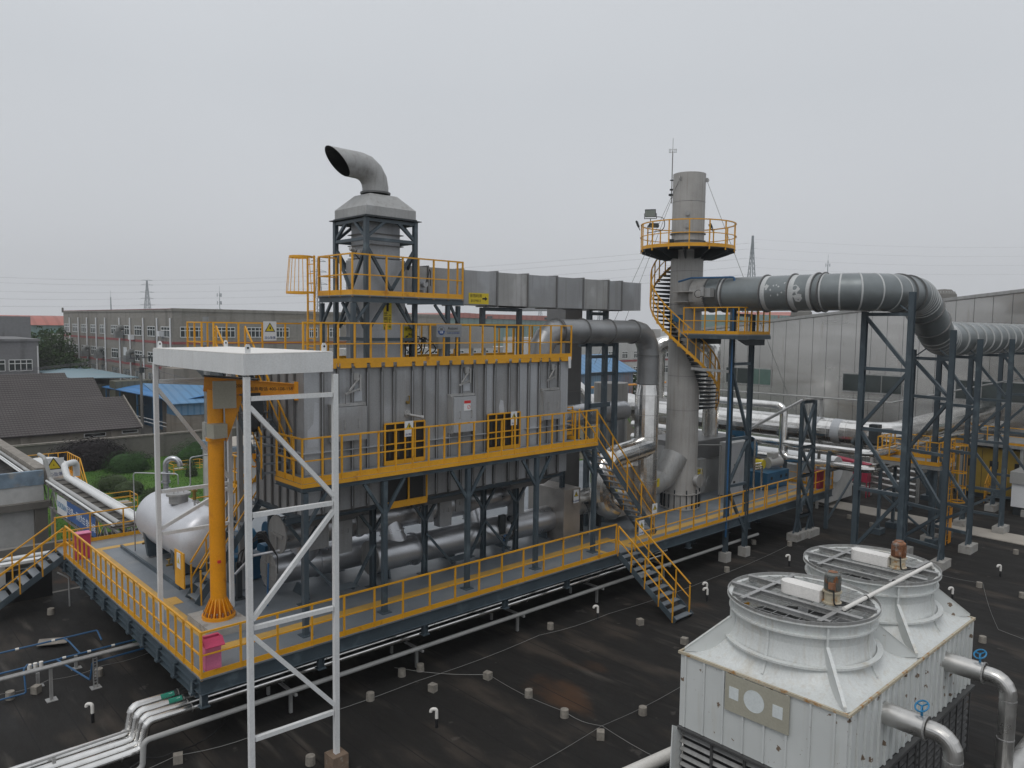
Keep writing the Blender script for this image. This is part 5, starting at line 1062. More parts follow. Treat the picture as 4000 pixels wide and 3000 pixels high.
redbox('extinguisher_box', 'red extinguisher cabinet behind the railing post at the far left deck corner', 7.4, 31.4, 2, .5, .35, .95)
redbox('extinguisher_box', 'red cabinet inside the railing at the right-hand end of the deck', 41.6, 19.3, 2, .55, .4, .95, m='red_dark')
redbox('fire_box', 'red box on four thin legs standing on the black roof beyond the deck end', 50.6, 21.2, 0, .6, 2.2, 1.15, legs=1.0, slope=.25, m='red_dark')
t = thing('waste_bin', 'bright magenta litter bin with a sloped lid at the front left deck corner', 'bin', (7.45, 18.95, 2))
MB().box(7.12, 7.52, 18.80, 19.08, 2.1, 2.72).build('body', 'magenta_light', t, 0)
MB().box(7.10, 7.56, 18.78, 19.12, 2.722, 2.76).box(7.10, 7.56, 19.02, 19.12, 2.761, 2.92).box(7.10, 7.13, 18.9, 19.01, 2.761, 2.92).box(7.53, 7.56, 18.9, 19.01, 2.761, 2.92).hexa([(7.08, 18.70, 2.72), (7.58, 18.70, 2.72), (7.58, 18.88, 2.90), (7.08, 18.88, 2.90), (7.08, 18.70, 2.74), (7.58, 18.70, 2.74), (7.58, 18.88, 2.92), (7.08, 18.88, 2.92)]).build('lid', 'magenta', t, 0)
MB().box(7.16, 7.5, 18.93, 19.0, 2.80, 2.83).build('slot', 'black', t, 0)
# ================================================================ COOLING TOWERS
def _frpside(t, n, lk, b):
    p = _pos(n, lk); c = _mix(n, lk, _noise(n, lk, p, 1.2, 4, .3, .7), (.60, .62, .61), (.55, .57, .56))
    c = _mix(n, lk, _noise(n, lk, _pos(n, lk, (6, 6, .5)), 1.2, 4, .58, .78, 0, .35), c, (.45, .42, .34))
    def spots(sc, thr, st=(1, 1, 1), loc=(0, 0, 0)):
        w = n('ShaderNodeTexVoronoi'); w.inputs['Scale'].default_value = sc; w.inputs['Randomness'].default_value = .9
        a = n('ShaderNodeVectorMath', operation='ADD'); lk(_pos(n, lk, st, loc), a.inputs[0])
        x = n('ShaderNodeTexNoise'); x.inputs['Scale'].default_value = 14; lk(p, x.inputs['Vector'])
        s = n('ShaderNodeVectorMath', operation='SCALE'); lk(x.outputs['Color'], s.inputs[0]); s.inputs['Scale'].default_value = .16; lk(s.outputs[0], a.inputs[1]); lk(a.outputs[0], w.inputs['Vector'])
        l = n('ShaderNodeMath', operation='LESS_THAN'); lk(w.outputs['Distance'], l.inputs[0]); l.inputs[1].default_value = thr; return l.outputs[0]
    c = _mix(n, lk, spots(2.6, .13), c, (.19, .14, .10)); c = _mix(n, lk, spots(7, .07, (1, 1, .5), (3, 1, 0)), c, (.26, .21, .16))
    lk(c, b.inputs['Base Color']); b.inputs['Roughness'].default_value = .45
custom('frp_side', _frpside)
def cooling_cell(x0, label):
    hs = 1.835; cx, cy = x0+hs+.005, 7.75; hy = 1.89
    t = thing('cooling_tower', label, 'cooling tower', (cx, cy, 0)); y0, y1 = cy-hy, cy+hy; x1 = x0+2*hs
    MB().box(x0, x1, y0, y1, 1.86, 3.56).build('body', 'frp_side', t, 0)
    b = MB()
    for (a, c, d_, e) in ((x0-.05, x1-.001 if x0 < 16 else x1+.05, y0-.05, y0-.001), (x0-.05, x1-.001 if x0 < 16 else x1+.05, y1+.001, y1+.05), (x0-.05, x0-.001, y0, y1)) if x0 < 16 else ((x0+.001, x1+.05, y0-.05, y0-.001), (x0+.001, x1+.05, y1+.001, y1+.05), (x1+.001, x1+.05, y0, y1)):
        b.box(a, c, d_, e, 3.54, 3.60)
    b.build('top_flange', 'cream_rust', t, 0)
    # ribs
    k = 0; 
    for i in range(8):
        y = y0+.24+i*.485
        if x0 < 16: MB().box(x0-.045, x0-.001, y-.022, y+.022, 1.88, 3.53).build('rib', 'frp_side', t, 0)
    for i in range(11):
        x = x0+.1+i*.345; MB().box(x-.03, x+.03, y0-.055, y0-.001, 1.88, 3.53).build('rib', 'frp_side', t, 0)
    for i in range(8):
        x = x0+.2+i*.47; MB().box(x-.02, x+.02, y1+.001, y1+.045, 1.88, 3.53).build('rib', 'frp_side', t, 0)
    # bell
    def fn(u, v):
        a = 2*pi*u; c, s = cos(a), sin(a); sr = min(hs/max(abs(c), 1e-6), hy/max(abs(s), 1e-6))
        z = 3.585+.80*(v**1.45); k = min(1, v**.62*1.0); k = 1-(1-k)**1.35; r_ = sr*(1-k)+1.46*k
        return (cx+c*r_, cy+s*r_, z)
    MB().grid(fn, 96, 22, True).build('fan_bell', 'frp', t, 40)
    b = MB().lathe([(1.46, 4.38), (1.475, 4.5), (1.50, 4.6), (1.56, 4.60), (1.56, 4.64), (1.50, 4.645), (1.53, 4.86), (1.61, 4.87), (1.61, 4.90), (1.49, 4.90), (1.44, 4.5), (1.42, 4.2)], (cx, cy, 0), n=72)
    b.build('fan_ring', 'frp', t, 30)
    MB().lathe([(1.60, 4.90), (1.605, 4.97), (1.59, 4.97), (1.585, 4.90)], (cx, cy, 0), n=72).build('ring_lip', 'weathered', t, 30)
    MB().lathe([(1.595, 0), (1.68, .005), (1.68, .05), (1.56, .055)], (cx, cy, 3.98), n=72).build('mid_ring', 'frp', t, 30)
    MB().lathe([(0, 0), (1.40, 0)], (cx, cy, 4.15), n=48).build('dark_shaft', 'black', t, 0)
    # vertical ribs up the bell
    for j in range(8):
        a = 2*pi*(j+.5)/8 + (pi/8); c = cos(a), sin(a); diag = abs(abs(c[0])-abs(c[1])) < .2; w = Vector((-c[1], c[0], 0)); P = []
        for v in [k/10 for k in range(1, 11)]:
            q = Vector(fn((a/(2*pi)) % 1, v)); P.append(q)
        o = Vector((c[0], c[1], 0)); P.append(Vector((cx, cy, 0))+o*1.50+Vector((0, 0, 4.86)))
        if diag:
            sr = min(hs/abs(c[0]), hy/abs(c[1]))-.03; O = Vector((cx, cy, 0)); i_ = [O+o*sr+Vector((0, 0, 3.62)), O+o*sr+Vector((0, 0, 3.67)), O+o*1.58+Vector((0, 0, 4.45)), O+o*1.58+Vector((0, 0, 4.86)), O+o*1.50+Vector((0, 0, 4.86))]
            inner = [q+Vector((0, 0, -.01)) for q in reversed(P[:-1])]
            MB().prism([q-w*.02 for q in i_+inner], w*.04).build('corner_fin', 'frp_side', t, 0)
            MB().bar(O+o*1.585+Vector((0, 0, 4.44)), O+o*sr+Vector((0, 0, 3.68)), .07, .012, (0, 0, 1)).build('fin_edge', 'frp', t, 0)
        else:
            b = MB()
            for q0, q1 in zip(P[1:], P[2:]): b.bar(q0+o*.012+Vector((0, 0, .01)), q1+o*.012+Vector((0, 0, .01)), .06, .05, o)
            b.build('bell_rib', 'frp', t, 0)
    # louvres
    if x0 < 16:
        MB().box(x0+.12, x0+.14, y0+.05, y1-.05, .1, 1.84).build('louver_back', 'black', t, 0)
        for i in range(9): z = .25+i*.18; MB().bar((x0+.02, y0+.05, z), (x0+.02, y1-.05, z), .10, .012, (-.7, 0, 1)).build('louver_slat', 'weathered', t, 0)
        for y in (y0+.5, y0+1.3, y0+2.1, y0+2.9): MB().box(x0-.05, x0-.02, y-.03, y+.03, .1, 1.84).build('louver_post', 'louver', t, 0)
        MB().hexa([(x0-.35, y1-.03, .1), (x0+.1, y1-.03, .1), (x0+.1, y1+.0, .1), (x0-.35, y1+.0, .1), (x0-.28, y1-.03, 1.95), (x0+.1, y1-.03, 1.75), (x0+.1, y1, 1.75), (x0-.28, y1, 1.95)]).build('side_shield', 'frp', t, 0)
        MB().bar((x0-.05, y0, 1.83), (x0-.05, y1, 1.83), .12, .06).build('louver_rail', 'louver', t, 0)
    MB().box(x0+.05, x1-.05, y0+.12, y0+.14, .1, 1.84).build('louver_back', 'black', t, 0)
    for i in range(9): z = .25+i*.18; MB().bar((x0+.04, y0-.02, z), (x1-.04, y0-.02, z), .08, .012, (0, -.7, 1)).build('louver_slat', 'louver', t, 0)
    for i in range(8): x = x0+.1+i*.49; MB().box(x-.02, x+.02, y0-.09, y0-.06, .1, 1.84).build('louver_post', 'louver', t, 0)
    MB().bar((x0, y0-.08, 1.83), (x1, y0-.08, 1.83), .12, .07).build('louver_rail', 'louver', t, 0)
    MB().box(x0+.1, x1-.1, y0+.16, y1-.1, 0.0, .12).build('basin', 'concrete', t, 0)
    # grille, beams, gearbox, motor
    gz = 4.93
    for x in (cx-.42, cx+.32): MB().ibeam((x, cy-1.50, gz), (x, cy+1.50, gz), .12, .12).build('fan_beam', 'weathered', t, 0)
    MB().ibeam((cx-1.05, cy-1.12, gz), (cx-1.05, cy+1.12, gz), .09, .10).build('fan_beam', 'weathered', t, 0)
    for y in (cy-.95, cy+.80): MB().ibeam((cx-1.2, y, gz+.001), (cx+1.2, y, gz+.001), .10, .10).build('cross_beam', 'weathered', t, 0)
    b = MB()
    for k in range(-5, 6):
        o = k*.27; l = math.sqrt(max(0, 1.5**2-o*o)); b.bar((cx+o, cy-l, gz-.02), (cx+o, cy+l, gz-.02), .010); b.bar((cx-l, cy+o, gz-.035), (cx+l, cy+o, gz-.035), .010)
    b.build('wire_grille', 'weathered', t, 0)
    for j in range(4):
        a = pi/2*j+.4; d_ = Vector((cos(a), sin(a), 0)); w = Vector((-d_.y, d_.x, 0)); c = Vector((cx, cy, 4.45))
        MB().hexa([c+d_*.2-w*.09+Vector((0, 0, -.05)), c+d_*1.35-w*.16+Vector((0, 0, -.05)), c+d_*1.35+w*.16+Vector((0, 0, .05)), c+d_*.2+w*.09+Vector((0, 0, .05)), c+d_*.2-w*.09+Vector((0, 0, -.03)), c+d_*1.35-w*.16+Vector((0, 0, -.03)), c+d_*1.35+w*.16+Vector((0, 0, .07)), c+d_*.2+w*.09+Vector((0, 0, .07))]).build('fan_blade', 'panel_dark', t, 0)
    gx, gy = cx-.05, cy+.12; pts = [(gx-.19, gy-.62), (gx+.19, gy-.62), (gx+.19, gy+.15)]+[(gx+.19*cos(pi*k/8), gy+.15+.19*sin(pi*k/8)) for k in range(1, 9)]
    MB().prism([(x, y, gz+.06) for x, y in pts], (0, 0, .26)).build('belt_housing', 'white_bright', t, 30)
    m_ = 'rust' if x0 > 16 else 'motor'; my = gy-.80
    MB().lathe([(.20, .06), (.20, .10), (.165, .11), (.165, .30), (.20, .31), (.20, .34), (0, .34)], (gx+.02, my, gz), n=24).build('motor_stand', 'cream_rust', t, 20)
    MB().lathe([(.14, .35), (.14, .66), (.155, .66), (.155, .70), (.10, .74), (0, .75)], (gx+.02, my, gz), n=24).build('motor', m_, t, 20)
    b = MB()
    for k in range(18): a = 2*pi*k/18; b.cbox((gx+.02+.155*cos(a), my+.155*sin(a), gz+.5), (.04, .008, .28), a)
    b.build('motor_fins', m_, t, 0); MB().cbox((gx-.14, my-.06, gz+.48), (.08, .13, .14)).build('terminal_box', 'rust', t, 0)
    MB().tube(rpath([(gx-.14, my-.1, gz+.4), (gx-.2, my-.15, gz+.08), (gx+.3, my-.3, gz+.06), (gx+.5, my-.45, gz+.05)], .08, 3), .018, 6).build('motor_cable', 'cable', t)
    MB().lathe([(0, .751), (.10, .752)], (gx+.02, my, gz), n=20).build('motor_cap', 'rust', t, 0)
    return t
ct = cooling_cell(14.33, 'front white fibreglass cooling tower with a beige plaque and grey motor on top')
cooling_cell(18.01, 'rear white fibreglass cooling tower with a rust-brown motor on top')
p = MB().box(14.265, 14.28, 7.0, 8.46, 2.71, 3.52).build('plaque', 'plaque', ct, 0)
for y0, y1 in ((8.14, 8.36), (7.14, 7.36)): MB().box(14.258, 14.2645, y0, y1, 3.0 if y0 > 8 else 2.98, 3.26 if y0 > 8 else 3.24).build('blank_square', 'plaque_white', p, 0)
MB().lathe([(0, 0), (.235, 0), (.235, .005)], (14.263, 7.78, 3.13), (-1, 0, 0), 36).build('blank_disc', 'plaque_white', p, 0)
for k, (x, lab) in enumerate(((16.02, 'silver outlet pipe with blue hand wheel on the side of the front cooling tower'), (19.67, 'silver outlet pipe with blue hand wheel on the side of the rear cooling tower'))):
    t = thing('outlet_pipe', lab, 'pipe', (x, 5.5, 0)); dy = 0
    MB().tube([(x, 5.84, 3.05), (x, 5.02, 3.05)], .225, 26).build('neck', 'alu_dull', t, 20)
    MB().lathe([(.225, -.02), (.245, -.02), (.245, .02), (.225, .02)], (x, 5.02, 3.05), (0, 1, 0), 26).build('flange', 'weathered', t, 0)
    MB().tube(rpath([(x, 5.0, 3.05), (x, 4.52, 3.05), (x, 4.52, .55)], .35, 5), .175, 24).build('elbow_pipe', 'alu_dull', t, 12)
    for z in (2.6, 1.7): MB().lathe([(.176, -.01), (.182, -.01), (.182, .01), (.176, .01)], (x, 4.52, z), n=24).build('seam_band', 'weathered', t, 0)
    c = Vector((x-.02, 5.12, 3.47)); ax = Vector((-.55, .25, .8)).normalized(); MB().cyl((x, 5.12, 3.25), c, .025, 8).build('valve_stem', 'valve_blue', t, 0)
    u = ax.cross(Vector((0, 0, 1))).normalized(); w = u.cross(ax)
    MB().tube([c+u*(.13*cos(2*pi*k_/20))+w*(.13*sin(2*pi*k_/20)) for k_ in range(21)], .018, 8, caps=False).build('hand_wheel', 'valve_blue', t)
    for k_ in range(3): MB().bar(c, c+u*(.13*cos(2*pi*k_/3))+w*(.13*sin(2*pi*k_/3)), .022).build('wheel_spoke', 'valve_blue', t, 0)
MB().tube([(13.0, 4.52, .5), (24.5, 4.52, .5)], .27, 26).build('header_pipe', 'alu_dull', None, 20, 'thick dull silver pipe lying on the roof beside the cooling towers', 'pipe')
MB().tube([(13.2, 3.9, .45), (26, 3.2, .45)], .22, 26).build('header_pipe', 'alu_dull', None, 20, 'second silver pipe on the roof at the lower right corner of the picture', 'pipe')
MB().tube([(13.2, 10.9, .3), (17.4, 10.35, .3)], .16, 20).build('feed_pipe', 'pvc', None, 20, 'pale pipe lying on the roof behind the front cooling tower', 'pipe')
t = thing('cable_conduit', 'white plastic pipe laid across the fan grilles of both cooling towers', 'pipe', (18, 6.7, 4.99))
MB().tube([(15.95, 6.72, 5.0), (20.75, 6.62, 5.0), (20.85, 6.6, 4.85)], .045, 14).build('tube', 'pvc', t, 20)
for x in (17.0, 18.6): MB().cyl((x, 6.70, 5.0), (x+.03, 6.70, 5.0), .056, 14).build('clip', 'black', t, 0)
t = thing('roof_ladder_cage', 'small yellow hoop cage peeping out behind the left of the front cooling tower', 'ladder', (16.6, 9.9, 3.4))
for z in (4.0, 4.35): MB().lathe([(.20, -.03), (.205, -.03), (.205, .03), (.20, .03)], (16.3, 9.35, z), n=16).build('hoop', 'yellow', t, 0)
for k in range(4): MB().cyl((16.3+.205*cos(1.5*k+.6), 9.35+.205*sin(1.5*k+.6), 3.7), (16.3+.205*cos(1.5*k+.6), 9.35+.205*sin(1.5*k+.6), 4.4), .015, 6).build('strip', 'yellow', t, 0)
# ================================================================ FOREGROUND PIPES
labs = ['backmost of the four shiny pipes running under the front edge of the deck', 'second from the back of the four shiny pipes under the deck edge', 'third from the back of the four shiny pipes under the deck edge', 'frontmost and brightest of the four shiny pipes under the deck edge']
pp = []
for k, (y, r_, dx, m_) in enumerate(((20.5, .125, 0, 'alu'), (20.12, .12, .02, 'alu'), (19.8, .10, .04, 'alu'), (19.5, .105, .03, 'alu'))):
    t = thing('clad_pipe', labs[k], 'pipe', (5.9, y, 0), 'shiny pipes along the deck edge')
    MB().tube(rpath([(29.0-k*.5, y, .95), (5.88+dx, y, .95), (5.75+dx, y, .28), (-1.0, y, .26)], .17, 3), r_, 20).build('cladding', m_, t, 12)
    pp.append(t)
    for x in (7.0, 5.3, 3.6, 11, 15, 19): MB().lathe([(r_, -.012), (r_+.004, -.012), (r_+.004, .012), (r_, .012)], (x, y, .95 if x > 5.9 else .27), (1, 0, 0), 20).build('seam_band', 'alu_dull', t, 0)
for k, x in ((0, 6.55), (1, 6.62)):
    y = 20.5-.38*k; l = MB().grid(lambda u, v: (x+.34*u, y-.129*cos(.25+1.1*v), .95+.129*sin(.25+1.1*v)), 1, 6).build('flow_label', 'green_label', pp[k], 0)
    MB().prism([(x+.2, y-.075, 1.03), (x+.27, y-.075, 1.03), (x+.27, y-.075, 1.015), (x+.31, y-.07, 1.035), (x+.27, y-.065, 1.055), (x+.27, y-.07, 1.045), (x+.2, y-.07, 1.045)], (0, -.01, .012)).build('arrow', 'ink_white', l, 0)
MB().tube(rpath([(34.5, 18.95, .70), (5.66, 18.95, .78), (5.62, 18.95, .1), (-.5, 18.95, .09)], .15, 5), .068, 16).build('conduit', 'cabinet', None, 20, 'plain grey conduit running beside the shiny pipes under the deck edge', 'pipe')
for x in (9.6, 13.9, 18.3, 22.6, 27.0):
    MB().bar((x, 18.85, .66), (x, 20.7, .66), .07).bar((x, 19.2, .03), (x, 19.2, .62), .08).bar((x, 20.6, .03), (x, 20.6, .62), .08).build('pipe_stand', 'weathered', None, 0, 'low steel stand under the pipes beneath the deck, number of posts two' if 0 else 'low grey steel stand under the four shiny pipes below the deck edge', 'pipe stand', 'low stands under the shiny pipes')
# galvanised rails and blue water pipes at lower left
MB().tube([(-1, 24.38, .98), (7.5, 24.38, 1.0)], .045, 12).tube([(-1, 24.50, .98), (7.5, 24.50, 1.0)], .03, 10).build('galvanised_rail', 'weathered', None, 20, 'double galvanised pipe rail carried on posts at the lower left', 'pipe')
for k, (x, y, h_) in enumerate(((4.85, 24.42, .95), (6.0, 24.42, .95))):
    b = MB().cbox((x, y, .01), (.28, .28, .02))
    b.bar((x, y, 0), (x, y, h_), .08) if k == 0 else [b.bar((x+s, y, 0), (x+s, y, h_), .03) for s in (-.05, .05)]+[b.bar((x-.04, y, .08+i*.09), (x+.04, y, .08+i*.09), .02) for i in range(10)]
    b.build('rail_post', 'weathered', None, 0, ['solid galvanised post under the double pipe rail', 'slotted ladder-like post under the double pipe rail'][k], 'post')
MB().tube([(-1, 19.95, .52), (5.7, 20.2, .52)], .028, 10).build('galvanised_rail', 'weathered', None, 20, 'single thin galvanised rail low in the left foreground', 'pipe')
MB().cbox((4.0, 20.1, .25), (.07, .07, .5)).build('rail_post', 'weathered', None, 0, 'short post under the single thin rail in the left foreground', 'post')
t = thing('water_pipe', 'dark blue water pipes with white fittings on the roof at the lower left', 'pipe', (4, 27, .3))
MB().tube(rpath([(-1, 27.7, .5), (6.9, 27.7, .5), (6.9, 27.2, .32)], .05, 2), .028, 10).build('pipe', 'pipe_blue', t); MB().tube([(3.9, 26.3, .4), (7.9, 26.3, .4)], .028, 10).build('pipe', 'pipe_blue', t)
MB().tube(rpath([(-1, 25.1, .12), (4.35, 25.1, .12), (4.35, 25.3, .75), (4.5, 25.6, .75)], .05, 2), .026, 10).build('pipe', 'pipe_blue', t); MB().tube(rpath([(5.4, 26.3, .4), (5.9, 24.6, .2), (5.95, 24.5, .75), (8.2, 24.6, .75)], .06, 3), .028, 10).build('pipe', 'pipe_blue', t)
MB().tube([(5.9, 27.7, .5), (6.0, 27.4, .45), (6.05, 26.3, .4)], .026, 8).build('pipe', 'pipe_blue', t)
for x, y, z in ((4.6, 25.9, .5), (4.75, 25.9, .5), (4.9, 25.9, .5)): MB().cyl((x, y, z-.1), (x, y, z+.12), .06, 12).build('water_meter', 'pvc', t)
for x, y, z in ((4.6, 27.7, .5), (5.6, 27.7, .5), (3.3, 27.7, .5), (5.6, 26.3, .4), (6.3, 26.3, .4), (7.0, 26.3, .4), (7.85, 26.3, .4)): MB().cyl((x-.05, y, z), (x+.05, y, z), .04, 10).build('fitting', 'pvc', t, 0)
for x, y in ((4.75, 25.6), (5.9, 26.2)): MB().bar((x, y, 0), (x, y, .42), .09, .05).cbox((x, y, .01), (.3, .2, .02)).build('stand', 'weathered', t, 0)
MB().lathe([(0, 0), (.42, 0), (.42, 1.35), (.3, 1.5), (0, 1.5)], (8.2, 26.9, 0), n=24).build('green_drum', 'dark_green', None, 20, 'dark green upright drum in the shade under the left deck edge', 'drum')
MB().hexa([(5.3, 28.6, .10), (6.1, 28.2, .12), (6.25, 28.75, .10), (5.5, 29.2, .08), (5.3, 28.6, .12), (6.1, 28.2, .14), (6.25, 28.75, .12), (5.5, 29.2, .10)]).build('loose_board', 'coping_stone', None, 0, 'loose weathered board lying on the roof near the blue pipes', 'board')
t = thing('roof_hut', 'low dark opening with white frame below the far left stair', 'hut', (5.6, 34, 0)); MB().box(5.0, 5.35, 33.9, 34.1, 0, 1.5).build('jamb', 'white_wall', t, 0); MB().box(5.35, 6.9, 33.95, 34.1, 0, 1.25).build('opening', 'black', t, 0); MB().box(5.2, 6.95, 33.8, 34.1, 1.5, 1.6).build('lintel', 'white', t, 0)
MB().tube(rpath([(7.1, 32.2, 0), (7.1, 32.2, 1.1), (6.9, 33.0, 1.15)], .08, 3), .03, 8).build('standpipe', 'weathered', None, 20, 'thin upright grey pipe on the roof under the left deck edge', 'pipe')
# concrete weights, vents, wires on the roof
G = [(3.99, 25.28), (4.62, 25.19), (6.38, 31.75), (6.29, 25.2), (6.41, 18.83), (13.24, 19.06), (13.88, 18.97), (15.11, 17.15), (15.26, 15.49), (15.21, 14.0), (15.1, 12.59), (16.97, 12.63), (19.37, 18.6), (22.14, 16.71), (11.68, 18.4), (8.81, 16.6), (13.36, 17.63),
     (30.0, 17.92), (36.07, 18.06), (34.93, 19.4), (36.45, 9.69), (30.0, 7.77), (36.44, 16.65), (36.36, 8.1), (43.36, 10.04), (21.93, 14.64), (44.0, 18.5), (43.2, 16.9)]
nm = {0: 'stub', }
for k, (x, y) in enumerate(G):
    sq = k % 3 == 1; b = MB(); b.cbox((x, y, .11), (.22, .2, .22), k*.7) if sq else b.lathe([(0, 0), (.125, 0), (.115, .22), (0, .22)], (x, y, 0), n=12)
    b.build('concrete_weight', 'brick_block', None, 0, 'small rough concrete weight block standing on the black roof', 'weight', 'concrete weights on the roof')
for k, (x, y) in enumerate([(5.38, 22.3), (21.34, 18.06), (12.19, 15.91), (26.7, 16.83), (26.14, 16.45), (32.94, 16.47), (33.82, 9.92), (38.77, 9.51)]):
    t = thing('roof_vent', 'small white hooked vent pipe with black foot on the black roof', 'vent pipe', (x, y, 0), 'hooked vent pipes on the roof')
    MB().tube([(x, y, 0), (x, y, .26)], .045, 10).build('foot', 'black', t); MB().tube(rpath([(x, y, .26), (x, y, .52), (x-.12, y+.10, .52), (x-.12, y+.10, .44)], .06, 4), .045, 10).build('hook', 'pvc', t)
def wire(label, pts, r_=.007, m='wire'):
    q = []
    for a, b_ in zip(pts, pts[1:]):
        for k in range(6): s = k/6; q.append((a[0]+(b_[0]-a[0])*s, a[1]+(b_[1]-a[1])*s+.03*sin(s*pi), .16-.09*sin(s*pi)))
    q.append((pts[-1][0], pts[-1][1], .16)); MB().tube(q, r_, 5).build('lightning_wire', m, None, 0, label, 'wire', 'thin wires stretched over the roof')
wire('thin pale wire crossing the roof at the left under the pipe rail', [(-1, 25.3), (3.8, 25.4), (5.0, 25.5), (6.5, 25.5), (8.3, 25.7)])
wire('long pale wire along the roof in front of the deck', [(3.5, 18.7), (6.4, 18.88), (8.5, 18.5), (13.2, 18.2), (18.4, 18.2), (21.8, 17.9), (28.3, 17.6), (36, 17.9)])
wire('pale wire running toward the cooling tower across the open roof', [(13.2, 19.4), (15.1, 17.1), (15.2, 14.0), (15.4, 12.8), (15.35, 9.8)])
wire('pale wire crossing the roof at right angles near the middle', [(11.0, 12.7), (15.4, 12.8), (19.1, 12.7), (30, 12.9), (36.6, 12.9)])
wire('pale wire on the roof right of the cooling towers', [(31.0, 5), (31.3, 7.63), (36.6, 9.6), (36.8, 12.5)])
wire('black hose pair snaking on the roof below the deck corner', [(8.5, 20.4), (7.5, 19.3), (6.4, 19.1), (5.8, 19.3), (4, 18.6)], .018, 'cable')
# ================================================================ SILVER PIPE RUN AND RACKS AT THE RIGHT
t = thing('thick_clad_pipe', 'thick shiny aluminium-clad pipe crossing behind the steel frames to the metal wall', 'pipe', (44, 20, 4))
MB().tube(rpath([(44, 33, 5.0), (44, 16.6, 5.0), (61.9, 16.4, 5.4)], 1.4, 5), .72, 28).build('cladding', 'alu', t, 12)
for y in (30, 27, 24, 21.5, 19.8, 18.7): MB().lathe([(.722, -.012), (.728, -.012), (.728, .012), (.722, .012)], (44, y, 5.0), (0, 1, 0), 28).build('seam_band', 'alu_dull', t, 0)
for y in (20.6, 19.3): MB().lathe([(.723, -.25), (.727, -.25), (.727, .25), (.723, .25)], (44, y, 5.0), (0, 1, 0), 28).build('foil_patch', 'panel_light', t, 0)
MB().cbox((43.3, 17.0, 5.2), (.5, .5, 1.0)).build('valve_actuator', 'dark_steel', t, 0)
for k, z in enumerate((4.37, 3.53)):
    MB().tube(rpath([(41, 32, z), (41, 16.3, z), (61.5, 15.6, z+.1)], .6, 4), .21, 20).build('clad_pipe', 'alu', None, 12, ['upper of two thin shiny pipes under the thick clad pipe', 'lower of two thin shiny pipes under the thick clad pipe'][k], 'pipe')
MB().tube(rpath([(41, 30, 6.5), (41, 21.2, 6.5), (41, 21.2, 3.55), (41, 19.8, 3.55)], .45, 4), .22, 20).build('clad_pipe', 'alu', None, 12, 'shiny pipe that drops straight down in front of the thick clad pipe', 'pipe')
MB().tube([(44, 34, 6.8), (44, 16.5, 6.9), (60, 10, 9.0)], .05, 10).build('thin_pipe', 'galv' if 'galv' in MATS else 'weathered', None, 20, 'long thin pale pipe above the thick clad pipe', 'pipe')
t = thing('pipe_rack', 'pale steel goalpost carrying the thin pipe behind the trestle', 'steel frame', (44, 21, 0))
for x in (43.0, 45.0): MB().cbox((x, 20.9, 3.4), (.14, .14, 6.8)).build('post', 'weathered', t, 0)
MB().bar((42.9, 20.9, 6.75), (45.1, 20.9, 6.75), .14).build('beam', 'weathered', t, 0)
MB().bar((32.9, 18.75, 6.1), (37.6, 18.45, 7.25), .10, .12).build('tie_beam', 'weathered', None, 0, 'pale sloping tie beam between the narrow steel frame and the trestle', 'beam')
MB().bar((30.4, 20.4, 9.0), (31.2, 18.9, 8.9), .09, .12).build('tie_beam', 'weathered', None, 0, 'short grey tie beam from the spiral stair to the narrow steel frame', 'beam')
for k, y in enumerate((26.5, 23.0, 18.4)):
    t = thing('pipe_rack', ['far steel rack under the silver pipes', 'middle steel rack under the silver pipes', 'near steel rack under the bend of the silver pipes'][k], 'steel frame', (42.5, y, 0))
    for x in (40.8, 44.9): MB().cbox((x, y, 2.1), (.18, .18, 4.2)).build('post', 'steel', t, 0)
    for z in (3.2, 4.1): MB().bar((40.7, y, z), (45.0, y, z), .14).build('beam', 'steel', t, 0)
    MB().bar((40.9, y, .4), (44.8, y, 3.0), .09).build('diagonal', 'steel', t, 0)
for k, x in enumerate((49, 53, 57)):
    t = thing('pipe_rack', ['near steel rack under the silver pipes leading to the wall', 'middle steel rack under the silver pipes leading to the wall', 'rack against the wall under the silver pipes'][k], 'steel frame', (x, 16.2, 0))
    for y in (15.3, 17.3): MB().cbox((x, y, 2.2), (.2, .2, 4.4)).cbox((x, y, .15), (.7, .7, .3)).build('post', 'steel', t, 0)
    for z in (3.25, 4.3): MB().bar((x, 15.2, z), (x, 17.4, z), .16).build('beam', 'steel', t, 0)
    MB().bar((x, 15.4, .5), (x, 17.2, 3.1), .1).build('diagonal', 'steel', t, 0)
# yellow valve platform
t = thing('valve_platform', 'yellow railed valve platform on a steel trestle behind the tall blue-grey frames', 'platform', (43.3, 14.8, 0)); VZ = 4.05
MB().box(41.8, 44.2, 13.2, 16.3, VZ-.05, VZ).build('floor', 'deck', t, 0); MB().box(41.78, 44.22, 13.18, 16.32, VZ-.2, VZ-.052).build('edge_beam', 'weathered', t, 0)
for x in (42.0, 44.0):
    for y in (13.4, 16.1): MB().cbox((x, y, (VZ-.2)/2), (.15, .15, VZ-.2)).cbox((x, y, .15), (.7, .5, .3)).build('post', 'steel', t, 0)
MB().bar((42, 13.5, .4), (42, 16.0, 2.2), .1).bar((42, 16.0, 2.3), (42, 13.5, 3.8), .1).build('diagonal', 'steel', t, 0)
railing(None, None, [(41.83, 13.25, VZ), (41.83, 16.25, VZ), (44.15, 16.25, VZ), (44.15, 13.25, VZ), (41.83, 13.25, VZ)], 1.2, .6, kick=.2, root=t)
cage_ladder('caged_ladder', 'orange caged ladder going down from the valve platform to the roof', (42.6, 12.9), (0, -1), 0, VZ+1.2, 2.3, flare=False)
